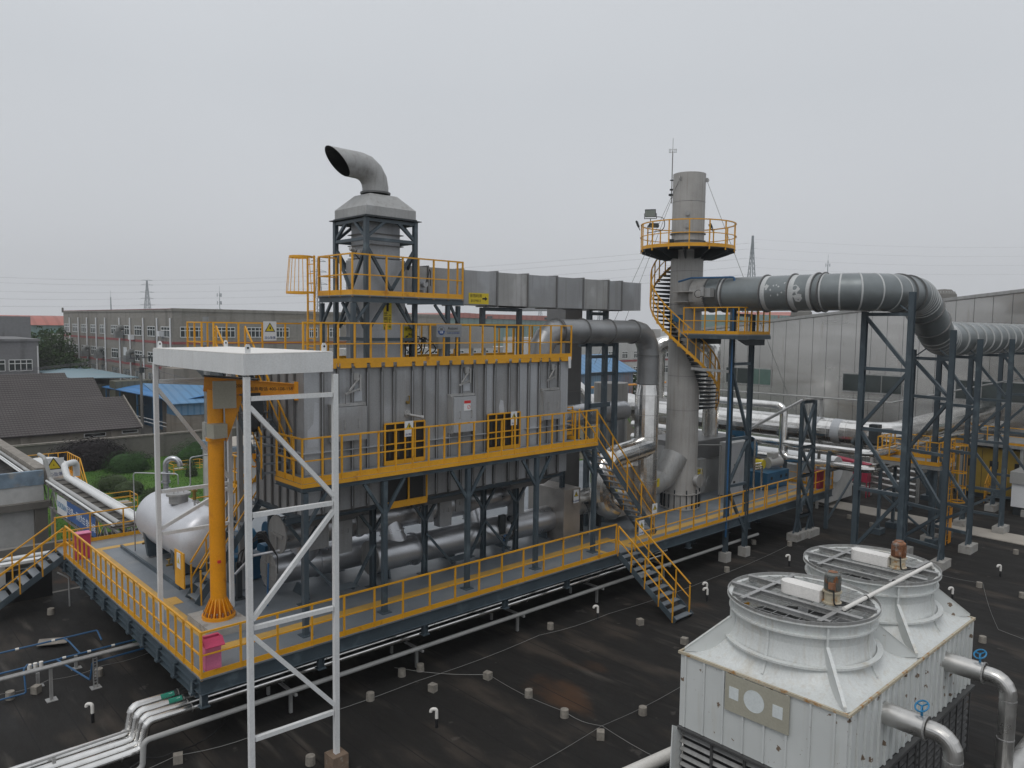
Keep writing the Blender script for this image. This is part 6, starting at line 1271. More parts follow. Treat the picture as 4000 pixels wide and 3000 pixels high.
MB().box(42.4, 42.8, 12.78, 12.80, .1, 1.9).build('ladder_guard', 'orange', None, 0, 'orange sheet guard over the lower rungs of the caged ladder', 'guard')
# yellow cabins and walkway by the wall
t = thing('equipment_cabin', 'row of dull yellow equipment cabins under a railed walkway by the metal wall', 'cabin', (58, 14, 0))
MB().box(56.5, 60.5, 9.0, 16.8, .3, 3.3).build('wall', 'cabin_yellow' if 'cabin_yellow' in MATS else 'sign_yellow', t, 0)
for y in (10.0, 11.6, 13.2, 14.6, 15.9): MB().box(56.48, 56.499, y-.25, y+.25, 2.0, 2.5).build('window', 'black', t, 0); MB().box(56.48, 56.499, y-.62, y-.60, .4, 3.2).build('door_seam', 'black', t, 0)
MB().box(56.0, 61, 8.5, 17.2, 3.5, 3.7).build('walkway_slab', 'weathered', t, 0)
for y in (9.5, 13.0, 16.4): MB().cbox((56.2, y, 1.8), (.2, .2, 3.5)).build('column', 'cabinet', t, 0)
railing('roof_railing', 'yellow railing above the dull yellow cabins by the metal wall', [(56.1, 17.1, 3.7), (56.1, 8.6, 3.7)], 1.1, 1.1)
stair('cabin_steps', 'short yellow steps in front of the dull yellow cabins', (55.9, 14.6), (-1, 0), .9, 1.1, .05, 1.2, 4, root_mat='yellow')
t = thing('grey_tank_box', 'pale grey ribbed equipment box at the right edge of the picture', 'equipment box', (54, 11.5, 0)); MB().box(52.6, 56.0, 9.5, 12.6, .5, 1.9).build('body', 'sign_white', t, 0); MB().box(52.7, 55.9, 9.6, 12.5, 0, .5).build('base', 'dark_steel', t, 0); MB().box(52.5, 56.1, 9.4, 12.7, 1.9, 2.6).build('upper_body', 'cabinet', t, 0)
MB().lathe([(0, -.9), (.55, -.9), (.7, 0), (.7, .3), (0, .3)], (57.5, 12.0, 4.6), (0, 1, 0), 24).build('blower_casing', 'teal_wall', None, 20, 'pale green round blower casing above the yellow cabins', 'blower')
t = thing('white_equipment', 'white rounded equipment housings behind the blue blower', 'equipment', (46, 24, 0)); 
MB().box(45.5, 49.0, 20.5, 27.5, .3, 2.4).build('housing', 'white_wall', t, 0); MB().cyl((46.5, 20.4, 2.3), (46.5, 27.5, 2.3), .8, 18).build('round_top', 'sign_white', t)
t = thing('pipe_stack', 'stack of pale pipes and trays lying on low racks far right on the roof', 'pipes', (52, 18, 0))
for k in range(5): MB().tube([(50.5, 17.2, .5+k*.4), (52.0, 23.5, .5+k*.4)], .09, 8).build('pipe', 'alu_dull', t)
for y in (17.4, 20.3, 23.2): MB().cbox((51.4, y, 1.3), (.15, .15, 2.6)).build('stand', 'cabinet', t, 0)
# ================================================================ WHITE BUILDING AND PIPE BRIDGE, LEFT
t = thing('white_building', 'white building with a weathered blue band and dark flat roof at the left edge', 'building', (0, 50, -5))
MB().box(-16, 9.2, 46.5, 76, -5, 2.1).build('wall', 'white_wall', t, 0)
MB().box(-16, 9.22, 46.46, 46.75, 2.102, 2.86).build('blue_band', 'coping_blue', t, 0)
MB().box(-16, 8.9, 46.752, 75.7, 2.102, 2.35).build('roof', 'bitumen', t, 0)
MB().box(8.9, 9.45, 46.752, 76, 2.102, 2.95).build('coping', 'coping_stone', t, 0)
MB().box(-16, 9.5, 46.1, 46.49, .9, 1.25).build('ledge', 'fence_wall', t, 0)
MB().box(8.7, 9.3, 46.2, 46.48, -5, .89).build('corner_pier', 'fence_wall', t, 0)
for k, (x, r_) in enumerate(((8.72, .09), (8.5, .05), (8.38, .04))):
    MB().tube([(x, 75, 2.62+r_), (x, 46.6, 2.62+r_)], r_, 10).build('roof_pipe', 'white' if k else 'weathered', None, 20, ['thick grey pipe lying along the roof edge of the white building', 'thin white pipe beside the thick one on the white building roof', 'thinnest white hose along the white building roof edge'][k], 'pipe')
t = thing('pipe_bridge', 'long steel truss bridge carrying pale pipes from the white building toward the deck', 'pipe bridge', (9.9, 40, 1))
for x in (9.38, 10.9):
    for z in (2.05, .9): MB().bar((x, 48, z), (x, 33.9, z), .10).build('chord', 'pole_conc', t, 0)
    for i in range(12):
        y = 47.5-i*1.15; MB().bar((x, y, .95), (x, y, 2.0), .06).build('strut', 'weathered', t, 0)
        MB().bar((x, y, .95 if i % 2 else 2.0), (x, y-1.15, 2.0 if i % 2 else .95), .05).build('diagonal', 'weathered', t, 0)
for i in range(10): y = 47-i*1.35; MB().bar((9.3, y, 2.13), (11.0, y, 2.13), .10, .07).build('cross_tie', 'pole_conc', t, 0)
for y in (45.5, 36.5): MB().cbox((9.4, y, -2), (.2, .2, 6)).cbox((10.9, y, -2), (.2, .2, 6)).build('leg', 'weathered', t, 0)
MB().box(9.3, 11.0, 34.6, 47.9, 2.06, 2.09).build('tray', 'fence_wall', t, 0)
for k, (x, r_, lab) in enumerate(((10.22, .17, 'thickest pale pipe on the truss bridge at the left'), (9.52, .10, 'middle pale pipe on the truss bridge'), (9.30, .055, 'thin pale pipe along the left side of the truss bridge'), (10.65, .06, 'thin pale pipe along the far side of the truss bridge'))):
    p = [(x, 46.3, 2.25+r_), (x, 34.4, 2.25+r_)]
    if k == 0: p = rpath([(11.0, 47.4, 2.2), (11.0, 47.4, 3.0), (10.22, 46.6, 3.0), (10.22, 46.0, 2.42), (10.22, 34.2, 2.42)], .3, 3)
    if k == 1: p = rpath([(9.2, 47.3, 3.6), (9.2, 46.1, 3.6), (9.45, 46.0, 2.36), (9.52, 34.4, 2.36)], .3, 3)
    MB().tube(p, r_, 14).build('bridge_pipe', 'white' if k != 1 else 'cabinet', None, 20, lab, 'pipe')
for y, x in ((36.2, 10.0), (34.9, 11.0)): pass
for k in range(3): MB().tube([(-4, 38.9-k*.5, .45+.12*k), (16, 38.4-k*.5, .5+.12*k)], .09, 10).build('service_pipe', ['white', 'weathered', 'white'][k], None, 20, ['farthest of three pipes running behind the deck railing', 'middle of three pipes running behind the deck railing', 'nearest of three pipes running behind the deck railing'][k], 'pipe')
MB().box(-6, 20, 39.2, 39.5, -.4, .75).build('low_wall', 'fence_wall', None, 0, 'low grey wall behind the pipes at the back of the deck', 'wall')
MB().box(-6, 20, 34.5, 39.2, -.6, -.05).build('lower_roof', 'bitumen', kind='structure')
t = thing('banner', 'long blue and white banner with white Chinese lettering hung on the truss bridge', 'banner', (9.3, 40.6, 1))
MB().hexa([(9.30, 42.1, 1.08), (9.30, 44.1, 1.0), (9.31, 44.1, 1.0), (9.31, 42.1, 1.08), (9.30, 42.1, 1.98), (9.30, 44.1, 1.95), (9.31, 44.1, 1.95), (9.31, 42.1, 1.98)]).build('white_panel', 'sign_white', t, 0)
MB().hexa([(9.30, 37.1, 1.15), (9.30, 42.09, 1.08), (9.31, 42.09, 1.08), (9.31, 37.1, 1.15), (9.30, 37.1, 2.1), (9.30, 42.09, 1.98), (9.31, 42.09, 1.98), (9.31, 37.1, 2.1)]).build('blue_panel', 'banner_blue', t, 0)
text('DOOSAN', .42, 'valve_blue', t, (9.292, 43.1, 1.5), rz=-90); text('安全第一 预防为主 综合治理', .40, 'ink_white', t, (9.292, 39.6, 1.55), rz=-90)
# yellow lawn stair
t = thing('lawn_stair', 'yellow railed platform and steps going down to the lawn beside the white building', 'stairs', (12, 55, -5))
MB().box(9.6, 12.3, 52.1, 55, 1.1, 1.2).build('floor', 'yellow', t, 0)
railing(None, None, [(9.6, 55, 1.2), (12.28, 55, 1.2), (12.28, 52.1, 1.2)], 1.2, .5, root=t, kick=.12)
S0 = (11.35, 52.0); 
for x in (11.35, 12.28):
    MB().bar((x, 52.0, 1.15), (x, 45.5, -4.9), .03, .24).build('stringer', 'yellow', t, 0); MB().bar((x, 52.0, 2.4), (x, 45.5, -3.7), .05).build('handrail', 'yellow', t, 0); MB().bar((x, 52.0, 1.8), (x, 45.5, -4.3), .04).build('mid_rail', 'yellow', t, 0)
    for i in range(9): y = 52-i*.8; MB().bar((x, y, 1.15-i*.75), (x, y, 2.4-i*.75), .04).build('post', 'yellow', t, 0)
for i in range(22): MB().box(11.37, 12.26, 52-.3*(i+1), 52-.3*i-.05, 1.1-.28*(i+1), 1.14-.28*(i+1)).build('tread', 'yellow', t, 0)
for x, y in ((9.8, 54.8), (12.2, 54.8), (12.2, 52.2)): MB().cbox((x, y, -2), (.12, .12, 6.1)).build('column', 'yellow', t, 0)
warn('big white warning sign on the lawn stair railing beside the white building', (10.75, 51.5, 1.5), 1.1, 1.15, body='当心坠落')
MB().lathe([(0, 1.2), (.8, 1.15), (1.2, .9), (1.3, .4), (1.3, 0)], (10.6, 53.4, 1.2), n=20).build('white_vessel', 'white', None, 30, 'low white rounded vessel on the yellow platform beside the white building', 'tank')
# ================================================================ LAWN WALL, BUSHES
t = thing('boundary_wall', 'long grey boundary wall with pale coping at the back of the lawn', 'wall', (20, 93, -5))
MB().box(-30, 60, 93.0, 93.3, -5, -2.45).build('wall', 'fence_wall', t, 0); MB().box(-30, 60, 92.9, 93.4, -2.45, -2.28).build('coping', 'coping_stone', t, 0)
for x in (21.7, 30.5, 39): MB().box(x-.25, x+.25, 92.8, 92.99, -5, -2.46).build('pier', 'fence_wall', t, 0)
def bush(label, c, r, m='leaf', n=2600, leaf=.13, spike=0, seed=1, cat='bush', core=True):
    R_ = random.Random(seed); cx, cy, cz = c; t = thing('bush', label, cat, (cx, cy, cz)); b = MB()
    n = int(n*1.7); lob = [(R_.uniform(-.28, .28), R_.uniform(-.28, .28), R_.uniform(.1, .4), R_.uniform(.62, .78)) for _ in range(9)]
    for i in range(n):
        l = lob[R_.randrange(9)]; a = R_.uniform(0, 2*pi); z = R_.uniform(-.6, 1); s = math.sqrt(1-z*z); k = l[3]*(R_.uniform(.82, 1.06)+(R_.random()**3)*spike)
        p = Vector((cx+r[0]*(l[0]+s*cos(a)*k), cy+r[1]*(l[1]+s*sin(a)*k), max(cz+.03, cz+r[2]*(l[2]*.75+z*k*.62))))
        nrm = Vector((s*cos(a), s*sin(a), z+.3)).normalized(); u = nrm.cross(Vector((R_.uniform(-1, 1), R_.uniform(-1, 1), R_.uniform(-1, 1)))).normalized(); w = (nrm.cross(u)+nrm*R_.uniform(-.7, .7)).normalized(); q = leaf*R_.uniform(.6, 1.5)
        b.poly([p-u*q*.5, p+w*q*.4, p+u*q*(.6+spike*2)]); 
    b.build('foliage', m, t, 0)
    if core:
        cb = MB()
        for l in lob[:6]: cb.lathe([(0, -.5)]+[(cos(x)*.9, sin(x)*.62) for x in (-.6, -.2, .2, .6, 1.0)]+[(0, .62)], (cx+r[0]*l[0], cy+r[1]*l[1], cz+r[2]*l[2]*.75), n=10)
        v0 = cb.v[:]; 
        i = 0
        for l in lob[:6]:
            ctr = Vector((cx+r[0]*l[0], cy+r[1]*l[1], cz+r[2]*l[2]*.75))
            for k in range(70): 
                q = cb.v[i]; d_ = q-ctr; cb.v[i] = ctr+Vector((d_.x*r[0]*l[3]*.7, d_.y*r[1]*l[3]*.7, d_.z*r[2]*l[3]*.75)); i += 1
        cb.build('foliage_core', m, t, 0)  # solid inner lobes added behind the leaves as the bush core
    else: MB().tube([(cx, cy, cz), (cx, cy, cz+r[2]*.6)], .05, 6).build('stem', 'bark', t)
    return t
bush('large dark purple bristly bush in front of the boundary wall', (22.3, 90.6, -5), (4.3, 2.5, 4.3), 'leaf_purple', 3600, .26, .28, 3)
bush('round green bush right of the dark purple one by the wall', (25.2, 86.5, -5), (2.9, 2.4, 2.9), 'leaf', 3000, .16, 0, 4)
bush('largest rounded green bush by the wall left of the white post', (33.0, 87.8, -5), (3.6, 2.6, 3.6), 'leaf', 3600, .16, 0, 5)
bush('round green bush beside the orange crane column', (40.2, 88.6, -5), (2.9, 2.4, 3.1), 'leaf', 2600, .16, 0, 6)
for k, (x, y, r_) in enumerate(((20.7, 77.6, 2.0), (21.4, 74.0, 1.9), (22.8, 70.8, 1.5), (22.1, 68.2, 1.4))):
    bush(['clipped bush farthest back in the row beside the pipe bridge', 'clipped bush second from the back beside the pipe bridge', 'clipped bush third from the back beside the pipe bridge', 'clipped bush nearest the white tank'][k], (x, y, -5), (r_, r_*.9, r_*1.15), 'leaf_light', 1800, .13, 0, 10+k)
bush('thin young sapling on the lawn behind the tank, the left one', (28.9, 79.2, -5), (.7, .7, 2.6), 'leaf_light', 260, .22, .3, 21, 'sapling', False)
bush('thin young sapling on the lawn near the crane column', (31.0, 77.4, -5), (.7, .7, 3.0), 'leaf_light', 260, .22, .3, 22, 'sapling', False)
R_ = random.Random(9); b = MB()
for i in range(9000):
    x = R_.uniform(12, 46); y = R_.uniform(60, 92.6); h_ = R_.uniform(.05, .16); a = R_.uniform(0, pi); u = Vector((cos(a), sin(a), 0))*.05; p = Vector((x, y, -5)); b.poly([p-u, p+u, p+Vector((R_.uniform(-.05, .05), R_.uniform(-.05, .05), h_))])
b.build('grass_tufts', 'grass', kind='stuff', label='short green grass tufts on the lawn', smooth=0)
def fence4(label, c, w, d_, h):
    x, y, z = c; railing('guard_rail', label, [(x, y, z), (x+w, y, z), (x+w, y+d_, z), (x, y+d_, z)], h, 3, kick=0, closed=True, w=.06)
fence4('small yellow guard frame around a valve pit on the lawn', (18.2, 69, -5), 2.4, 2.0, 1.0); fence4('small yellow guard frame on the lawn near the crane column', (27.6, 80.5, -5), 3.4, 2.0, 1.1)
MB().box(18.5, 20.3, 69.3, 70.8, -5, -4.7).build('pit_cover', 'slab', None, 0, 'pale pit cover inside the yellow guard frame on the lawn', 'cover')
MB().cbox((26.8, 89.8, -4.3), (.9, .04, .5)).bar((26.5, 89.8, -5), (26.5, 89.8, -4.5), .04).bar((27.1, 89.8, -5), (27.1, 89.8, -4.5), .04).build('lawn_sign', 'sign_yellow', None, 0, 'small yellow sign board standing on the lawn by the wall', 'sign')
MB().tube(rpath([(34.8, 88, -5), (34.8, 88, -3.9), (38.8, 89, -3.7)], .2, 3), .12, 8).build('hydrant_pipe', 'magenta_light', None, 20, 'pink pipe bent over the lawn beside the wall', 'pipe')
for k, (x, y) in enumerate(((29.3, 84), (30.5, 86), (27.6, 81.5))): MB().box(x-.5, x+.5, y-.3, y+.3, -4.995, -4.93).build('manhole_cover', 'slab', None, 0, ['small pale cover in the grass, the left one', 'small pale cover in the grass near the wall', 'flat grey cover in the middle of the lawn'][k], 'cover')
# white low wall/house right of the crane column
t = thing('pump_house', 'low white pump house with blue-grey roof edge seen behind the crane column', 'building', (20.5, 50, -5))
MB().box(19.45, 30, 47, 51, -5, 2.4).build('wall', 'white_wall', t, 0); MB().box(19.3, 30.1, 46.8, 51.1, 2.4, 3.0).build('roof_edge', 'coping_blue', t, 0); MB().box(19.5, 29.9, 47, 50.9, 3.0, 3.06).build('roof', 'slab', t, 0)
# ================================================================ TILED HALLS
def gable_x(name, label, x0, x1, y0, y1, ze, zr, zb, wm, rm, over=.5, cat='building', yr=None):
    t = thing(name, label, cat, ((x0+x1)/2, y0, zb)); ym = yr or (y0+y1)/2
    MB().box(x0, x1, y0, y1, zb, ze-.02).build('wall', wm, t, 0)
    for x in (x0, x1-.2): MB().prism([(x, y0, ze-.02), (x, y1, ze-.02), (x, ym, zr-.1)], (.2, 0, 0)).build('gable', wm, t, 0)
    e = (zr-ze)/(ym-y0)*over
    MB().hexa([(x0-.2, y0-over, ze-e), (x1+.2, y0-over, ze-e), (x1+.2, ym, zr), (x0-.2, ym, zr), (x0-.2, y0-over, ze-e+.14), (x1+.2, y0-over, ze-e+.14), (x1+.2, ym, zr+.14), (x0-.2, ym, zr+.14)]).build('roof_slope', rm, t, 0)
    MB().hexa([(x0-.2, ym+.001, zr), (x1+.2, ym+.001, zr), (x1+.2, y1+over, ze-e), (x0-.2, y1+over, ze-e), (x0-.2, ym+.001, zr+.14), (x1+.2, ym+.001, zr+.14), (x1+.2, y1+over, ze-e+.14), (x0-.2, y1+over, ze-e+.14)]).build('roof_slope', rm, t, 0)
    return t
t = gable_x('tiled_hall', 'front hall with dark brown tiled gable roof behind the boundary wall', -30, 29.1, 96.3, 109.5, -1.65, 1.25, -5, 'old_wall', 'tiles', yr=102.9)
for x0, x1 in ((23.2, 25.5), (27.6, 29.8)):
    if x1 < 29.2: w = MB().box(x0, x1, 96.24, 96.29, -2.5, -2.05).build('window', 'win_frame', t, 0); MB().box(x0+.1, x1-.1, 96.2, 96.235, -2.42, -2.12).build('pane', 'win_dark', w, 0)
w = MB().box(27.2, 29.0, 96.24, 96.29, -2.4, -2.0).build('window', 'win_frame', t, 0); MB().box(27.3, 28.9, 96.2, 96.235, -2.32, -2.08).build('pane', 'win_dark', w, 0)
for x in (17.3, 26.3): MB().box(x-.3, x+.3, 96.1, 96.29, -5, -1.8).build('pilaster', 'old_wall', t, 0)
for x in (29.3,): MB().hexa([(x, 95.7, -1.85), (x+.12, 95.7, -1.85), (x+.12, 102.9, 1.35), (x, 102.9, 1.35), (x, 95.7, -1.6), (x+.12, 95.7, -1.6), (x+.12, 102.9, 1.6), (x, 102.9, 1.6)]).build('verge', 'coping_stone', t, 0)
gable_x('tiled_hall', 'middle hall whose brown tiled ridge rises behind the front tiled roof', -30, 29.0, 110, 121.5, 0.0, 2.9, -5, 'old_wall', 'tiles', yr=115.4)
gable_x('tiled_hall', 'rear low tiled roof just below the grey building at the left', -30, 27.9, 122, 130, 1.0, 3.0, -5, 'old_wall', 'tiles')
# grey building at far left
def windows(parent, face, fixed, spans, z0, z1, mull=3, name='window', sill=True, pane='win_glass', trans=.66):
    for a, c in spans:
        lo, hi = min(a, c), max(a, c)
        def bx(u0, u1, d0, d1, za, zb): return (u0, u1, fixed-d1, fixed-d0, za, zb) if face == 'y' else (fixed-d1, fixed-d0, u0, u1, za, zb)
        w = MB().box(*bx(lo, hi, .01, .03, z0, z1)).build(name, pane, parent, 0); f = MB(); t_ = .10
        for k in range(mull+1): u = lo+(hi-lo)*k/mull; f.box(*bx(u-t_/2, u+t_/2, .035, .08, z0, z1))
        for z in (z0, z0+(z1-z0)*trans, z1): f.box(*bx(lo, hi, .081, .10, z-t_*.6, z+t_*.6))
        f.build('frame', 'win_frame', w, 0)
t = thing('grey_hall', 'grey rendered two-step building with white-framed windows at the far left', 'building', (10, 130, -5))
MB().box(-40, 25.9, 131, 150, -5, 7.6).build('wall', 'grey_wall', t, 0); MB().box(-40, 26.1, 130.8, 150, 7.6, 7.95).build('parapet', 'grey_wall', t, 0); MB().box(-40, 28.8, 151, 175, -5, 11.3).build('upper_block', 'grey_wall', t, 0)
windows(t, 'y', 131, [(23.0-.9, 25.0-.9+.9), (18.7, 21.6), (14.5, 17.4)], 3.3, 4.9, 4)
MB().tube([(25.75, 130.9, 6.9), (25.75, 130.9, -5)], .09, 8).build('downpipe', 'white', t)
# ================================================================ THREE-STOREY FACTORY
FX, FY = 40.47, 117.4
t = thing('factory_building', 'long three-storey pale grey factory with thin red bands and white downpipes', 'building', (60, 140, -5))
MB().box(FX, 92, FY, 181, -5, 12.3).build('wall', 'factory_wall', t, 0)
MB().box(FX-.12, 92.1, FY-.12, FY+.25, 12.3, 12.75).build('parapet', 'factory_wall', t, 0); MB().box(FX-.12, FX+.25, FY+.251, 181.1, 12.3, 12.62).build('parapet', 'factory_wall', t, 0)
MB().box(FX-.14, FX+.27, FY+.3, 181.12, 12.62, 12.7).build('parapet_cap', 'red_band', t, 0)
for z0, z1 in ((7.38, 7.76), (3.45, 3.85), (-.4, -.05)):
    MB().box(FX-.04, FX-.001, FY-.04, 181.04, z0, z1).build('red_band', 'red_band', t, 0); MB().box(FX, 92.04, FY-.04, FY-.001, z0, z1).build('red_band', 'red_band', t, 0)
wy = [(118.3, 122.1), (124.8, 128.4), (131.2, 134.8), (137.6, 141.3), (143.9, 147.7), (151.1, 154.5), (157.2, 160.8), (163.8, 167.3), (170.1, 173.8), (176.5, 180.3)]
windows(t, 'x', FX, wy, 8.45, 9.95, 3)
windows(t, 'x', FX, [wy[1], wy[2], wy[4], wy[5], wy[6], wy[7], wy[8], wy[9]], 4.3, 5.9, 3); windows(t, 'x', FX, wy, .9, 2.6, 5, trans=.99)
MB().box(FX-.05, FX-.005, 139.2, 141, 3.9, 6.3).build('door', 'sign_white', t, 0)
for y in (117.8, 123.55, 130.04, 136.71, 142.43, 150.92, 156.56, 162.79, 168.83, 175.44): MB().tube([(FX-.18, y, 11.3), (FX-.18, y, -5)], .13, 8).build('downpipe', 'sign_white', t)
wx = [(41.6, 45.0), (46.4, 49.9), (51.9, 55.2), (56.2, 59.0), (62.3, 64.2), (66.0, 68.4), (71, 74), (76.5, 79.5), (82, 85)]
windows(t, 'y', FY, wx, 8.45, 9.97, 5); windows(t, 'y', FY, wx, 4.4, 5.9, 5)
for k, (y, z) in enumerate(((140.6, 8.9), (162.0, 4.9), (152.9, 4.9), (135.4, 5.0))):
    a = thing('air_cooler', ['big hooded air cooler high on the factory wall', 'hooded air cooler farthest left on the factory wall', 'hooded air cooler second from the left on the factory wall', 'hooded air cooler low on the factory wall behind the utility pole'][k], 'air cooler', (FX-1, y, z-1))
    MB().box(FX-1.5, FX-.3, y-.6, y+.6, z-1.0, z+.1).build('unit', 'ac_grey', a, 0); MB().tube(rpath([(FX-.9, y, z+.1), (FX-.9, y, z+.75), (FX-.05, y, z+.75)], .4, 4), .42, 12).build('hood', 'ac_grey', a)
for k, (y, z) in enumerate(((135.2, 8.1), (121.4, 8.9))): MB().box(FX-.8, FX-.1, y-.5, y+.5, z-.4, z+.4).build('ac_unit', 'sign_white', None, 0, ['small white air conditioner box between factory windows', 'round white fan box at the factory corner window'][k], 'air conditioner')
MB().cyl((FX-.2, 180.6, 12.3), (FX-.2, 180.6, 13.3), .2, 8).build('roof_stub', 'pole_conc', t)
# utility pole and wires
t = thing('utility_pole', 'concrete utility pole with crossarms in front of the factory', 'pole', (31.85, 104, -5))
MB().tube([(31.85, 104, -5), (31.85, 104, 6.3)], .2, 12, rs=[.22, .13]).build('pole', 'pole_conc', t); 
for z, l in ((6.1, 1.4), (4.7, .9), (-.0, .6)): MB().bar((31.85-l, 104, z), (31.85+l, 104, z), .09).build('crossarm', 'dark_steel', t, 0)
for s in (-1.2, -.4, .4, 1.2): MB().cyl((31.85+s, 104, 6.15), (31.85+s, 104, 6.45), .06, 8).build('insulator', 'dark_steel', t)
MB().cyl((31.85, 103.7, 4.2), (31.85, 103.7, 4.9), .3, 10).build('pole_box', 'dark_steel', t)
def span(label, a, b_, sag, r_, grp, m='wire_far', n=14):
    a, b_ = Vector(a), Vector(b_); q = [a.lerp(b_, k/n)-Vector((0, 0, 4*sag*(k/n)*(1-k/n))) for k in range(n+1)]; return MB().tube(q, r_, 4).build('power_line', m, None, 0, label, 'wire', grp)
for k, s in enumerate((-1.2, 0, 1.2)): span('overhead wire from the utility pole toward the left edge of the picture', (31.85+s, 104, 6.3), (-20+s, 99, 3.5-.0*k), .8, .022, 'overhead wires left of the utility pole')
span('overhead wire from the utility pole dipping to the right behind the white frame', (31.85, 104, 5.2), (50, 100, 1.5), 1, .022, 'overhead wires right of the pole')
# ================================================================ BLUE SHEDS
def shed(name, label, pts_eave, pts_ridge, zb, wall, roof):
    pass
t = thing('blue_shed', 'shed with wide pale blue sheet roof in front of the factory', 'shed', (30, 118, -5))
MB().hexa([(30.0, 130.4, 1.9), (38.8, 127.9, 1.9), (39.2, 182, 1.9), (31.5, 182, 1.0), (30.0, 130.4, 2.0), (38.8, 127.9, 2.0), (39.2, 182, 2.0), (31.5, 182, 1.1)]).build('roof', 'blue_pale', t, 0)
MB().box(31.5, 38.5, 131, 181, -5, .9).box(34.3, 39.9, 124, 127, -5, 1.7).build('wall', 'olive_sheet', t, 0)
t = thing('pale_shed', 'pale blue ridge roof between the grey hall and the factory', 'shed', (28, 135, -5)); MB().hexa([(29, 186, 2.0), (40, 186, 2.2), (40, 200, 3.0), (31, 200, 2.6), (29, 186, 2.1), (40, 186, 2.3), (40, 200, 3.1), (31, 200, 2.7)]).build('roof', 'blue_pale', t, 0); MB().box(30, 39.5, 187, 199, -5, 2.0).build('wall', 'old_wall', t, 0)
t = thing('arched_shed', 'open shed with bright blue curved roof and dark interior beyond the boundary wall', 'shed', (33, 106, -5))
def arc(u, v): x = 35.2-u*1.2+v*4.6; y = 100.7+u*29.5; return (x, y, .55+.6*sin(pi*.5*v))
MB().grid(arc, 12, 8).grid(lambda u, v: Vector(arc(u, v))-Vector((0, 0, .1)), 12, 8).build('roof', 'blue_sheet_bright', t, 30)
MB().box(38.2, 38.4, 103.5, 129, -5, .6).build('back_wall', 'blue', t, 0); MB().box(34.8, 38.2, 129, 129.3, -5, .5).build('side_wall', 'blue', t, 0)
for y in (103.2, 109, 115, 122, 128): MB().cbox((35.2-(y-100.7)*.04, y, -2.3), (.2, .2, 5.4)).build('column', 'blue', t, 0)
for z in (-2.6, -3.1): MB().bar((35.0, 103.3, z), (34.0, 128, z), .08).build('pipe_rail', 'sign_white', t, 0)
t = thing('blue_annex', 'small annex with ribbed light blue wall and sloping blue roof beside the arched shed', 'shed', (37.5, 103, -5))
MB().hexa([(34.6, 99.8, -1.15), (42.5, 99.8, -1.3), (42.5, 103, -1.3), (34.6, 103, -1.15), (34.6, 99.8, .35), (42.5, 99.8, .25), (42.5, 103, .25), (34.6, 103, .35)]).build('side', 'blue_side', t, 0)
MB().hexa([(33.6, 99.3, .35), (42.8, 99.3, .25), (42.8, 106, 1.8), (32.6, 106, 2.6), (33.6, 99.3, .45), (42.8, 99.3, .35), (42.8, 106, 1.9), (32.6, 106, 2.7)]).build('roof', 'blue_sheet', t, 0)
MB().box(34.5, 42.6, 99.9, 103, -5, -1.16).build('base_wall', 'old_wall', t, 0)
t = thing('old_shed', 'old brown concrete shed with broken gable behind the crane', 'shed', (41, 111, -5))
MB().prism([(38.0, 110, -5), (44.6, 110, -5), (44.6, 110, 1.0), (42.6, 110, 2.3), (40.8, 110, 4.2), (38.0, 110, 4.2)], (0, 5, 0)).build('wall', 'old_wall', t, 0)
MB().hexa([(42.6, 109.5, 2.2), (50, 109.5, 2.0), (50, 115, 2.6), (41, 115, 4.6), (42.6, 109.5, 2.4), (50, 109.5, 2.2), (50, 115, 2.8), (41, 115, 4.8)]).build('roof', 'dark_steel', t, 0)
t = thing('vent_stack', 'thick grey vent pipe standing behind the white canopy roof', 'vent pipe', (23.2, 60, -5)); MB().tube([(23.2, 60, 3), (23.2, 60, 11.24)], .22, 18).build('pipe', 'duct', t); MB().lathe([(.22, 0), (.28, 0), (.28, .1), (.22, .1)], (23.2, 60, 8.9), n=18).build('collar', 'dark_steel', t, 0)
MB().box(22.9, 23.5, 59.7, 60.3, -5, 3.0).build('pedestal', 'concrete', t, 0)
# white building and blue shed behind the chimney
t = thing('white_factory', 'white-walled two-storey building with a red stripe between the ladder frame and chimney', 'building', (115, 92, -5))
MB().box(100, 135, 90, 110, -5, 8.6).build('wall', 'white_wall', t, 0); MB().box(100, 135.02, 89.95, 89.99, 4.35, 4.72).build('red_band', 'red_band', t, 0)
windows(t, 'y', 90, [(111.6, 113.2), (115.1, 116.9), (119.5, 121.3), (124, 126), (107, 109)], 5.0, 6.3, 3, trans=.7); windows(t, 'y', 90, [(111.6, 113.2), (115.0, 116.8), (119.5, 121.3), (124, 126)], 1.95, 3.4, 3, trans=.7)
MB().box(113, 117.6, 88, 89.9, -5, 1.3).build('porch', 'white_wall', t, 0)
t = thing('white_annex', 'low white building with dark windows seen under the box duct', 'building', (90, 115, -5)); MB().box(66, 105, 112, 117, -5, 6.6).build('wall', 'white_wall', t, 0); windows(t, 'y', 112, [(68+3.1*k, 70+3.1*k) for k in range(11)], 4.6, 6.0, 3)
t = gable_x('blue_roof_shed', 'rusty light blue shed with a blue gable roof behind the dark ladder frame', 70, 89.5, 70, 80, 4.5, 6.6, -5, 'rusty_side', 'blue_sheet')
t = thing('yellow_pipe_gantry', 'horizontal yellow pipe with posts in front of the rusty blue shed', 'pipe', (80, 66, -5)); MB().tube([(70, 66, 2.9), (92, 66, 2.9)], .14, 10).build('pipe', 'orange', t)
for x in (72, 80, 88): MB().cbox((x, 66, -1.1), (.2, .2, 8)).build('post', 'orange', t, 0)
MB().box(68, 95, 60, 69, -5, -.6).build('brown_base', 'old_wall', None, 0, 'low brown structure below the rusty blue shed', 'building')
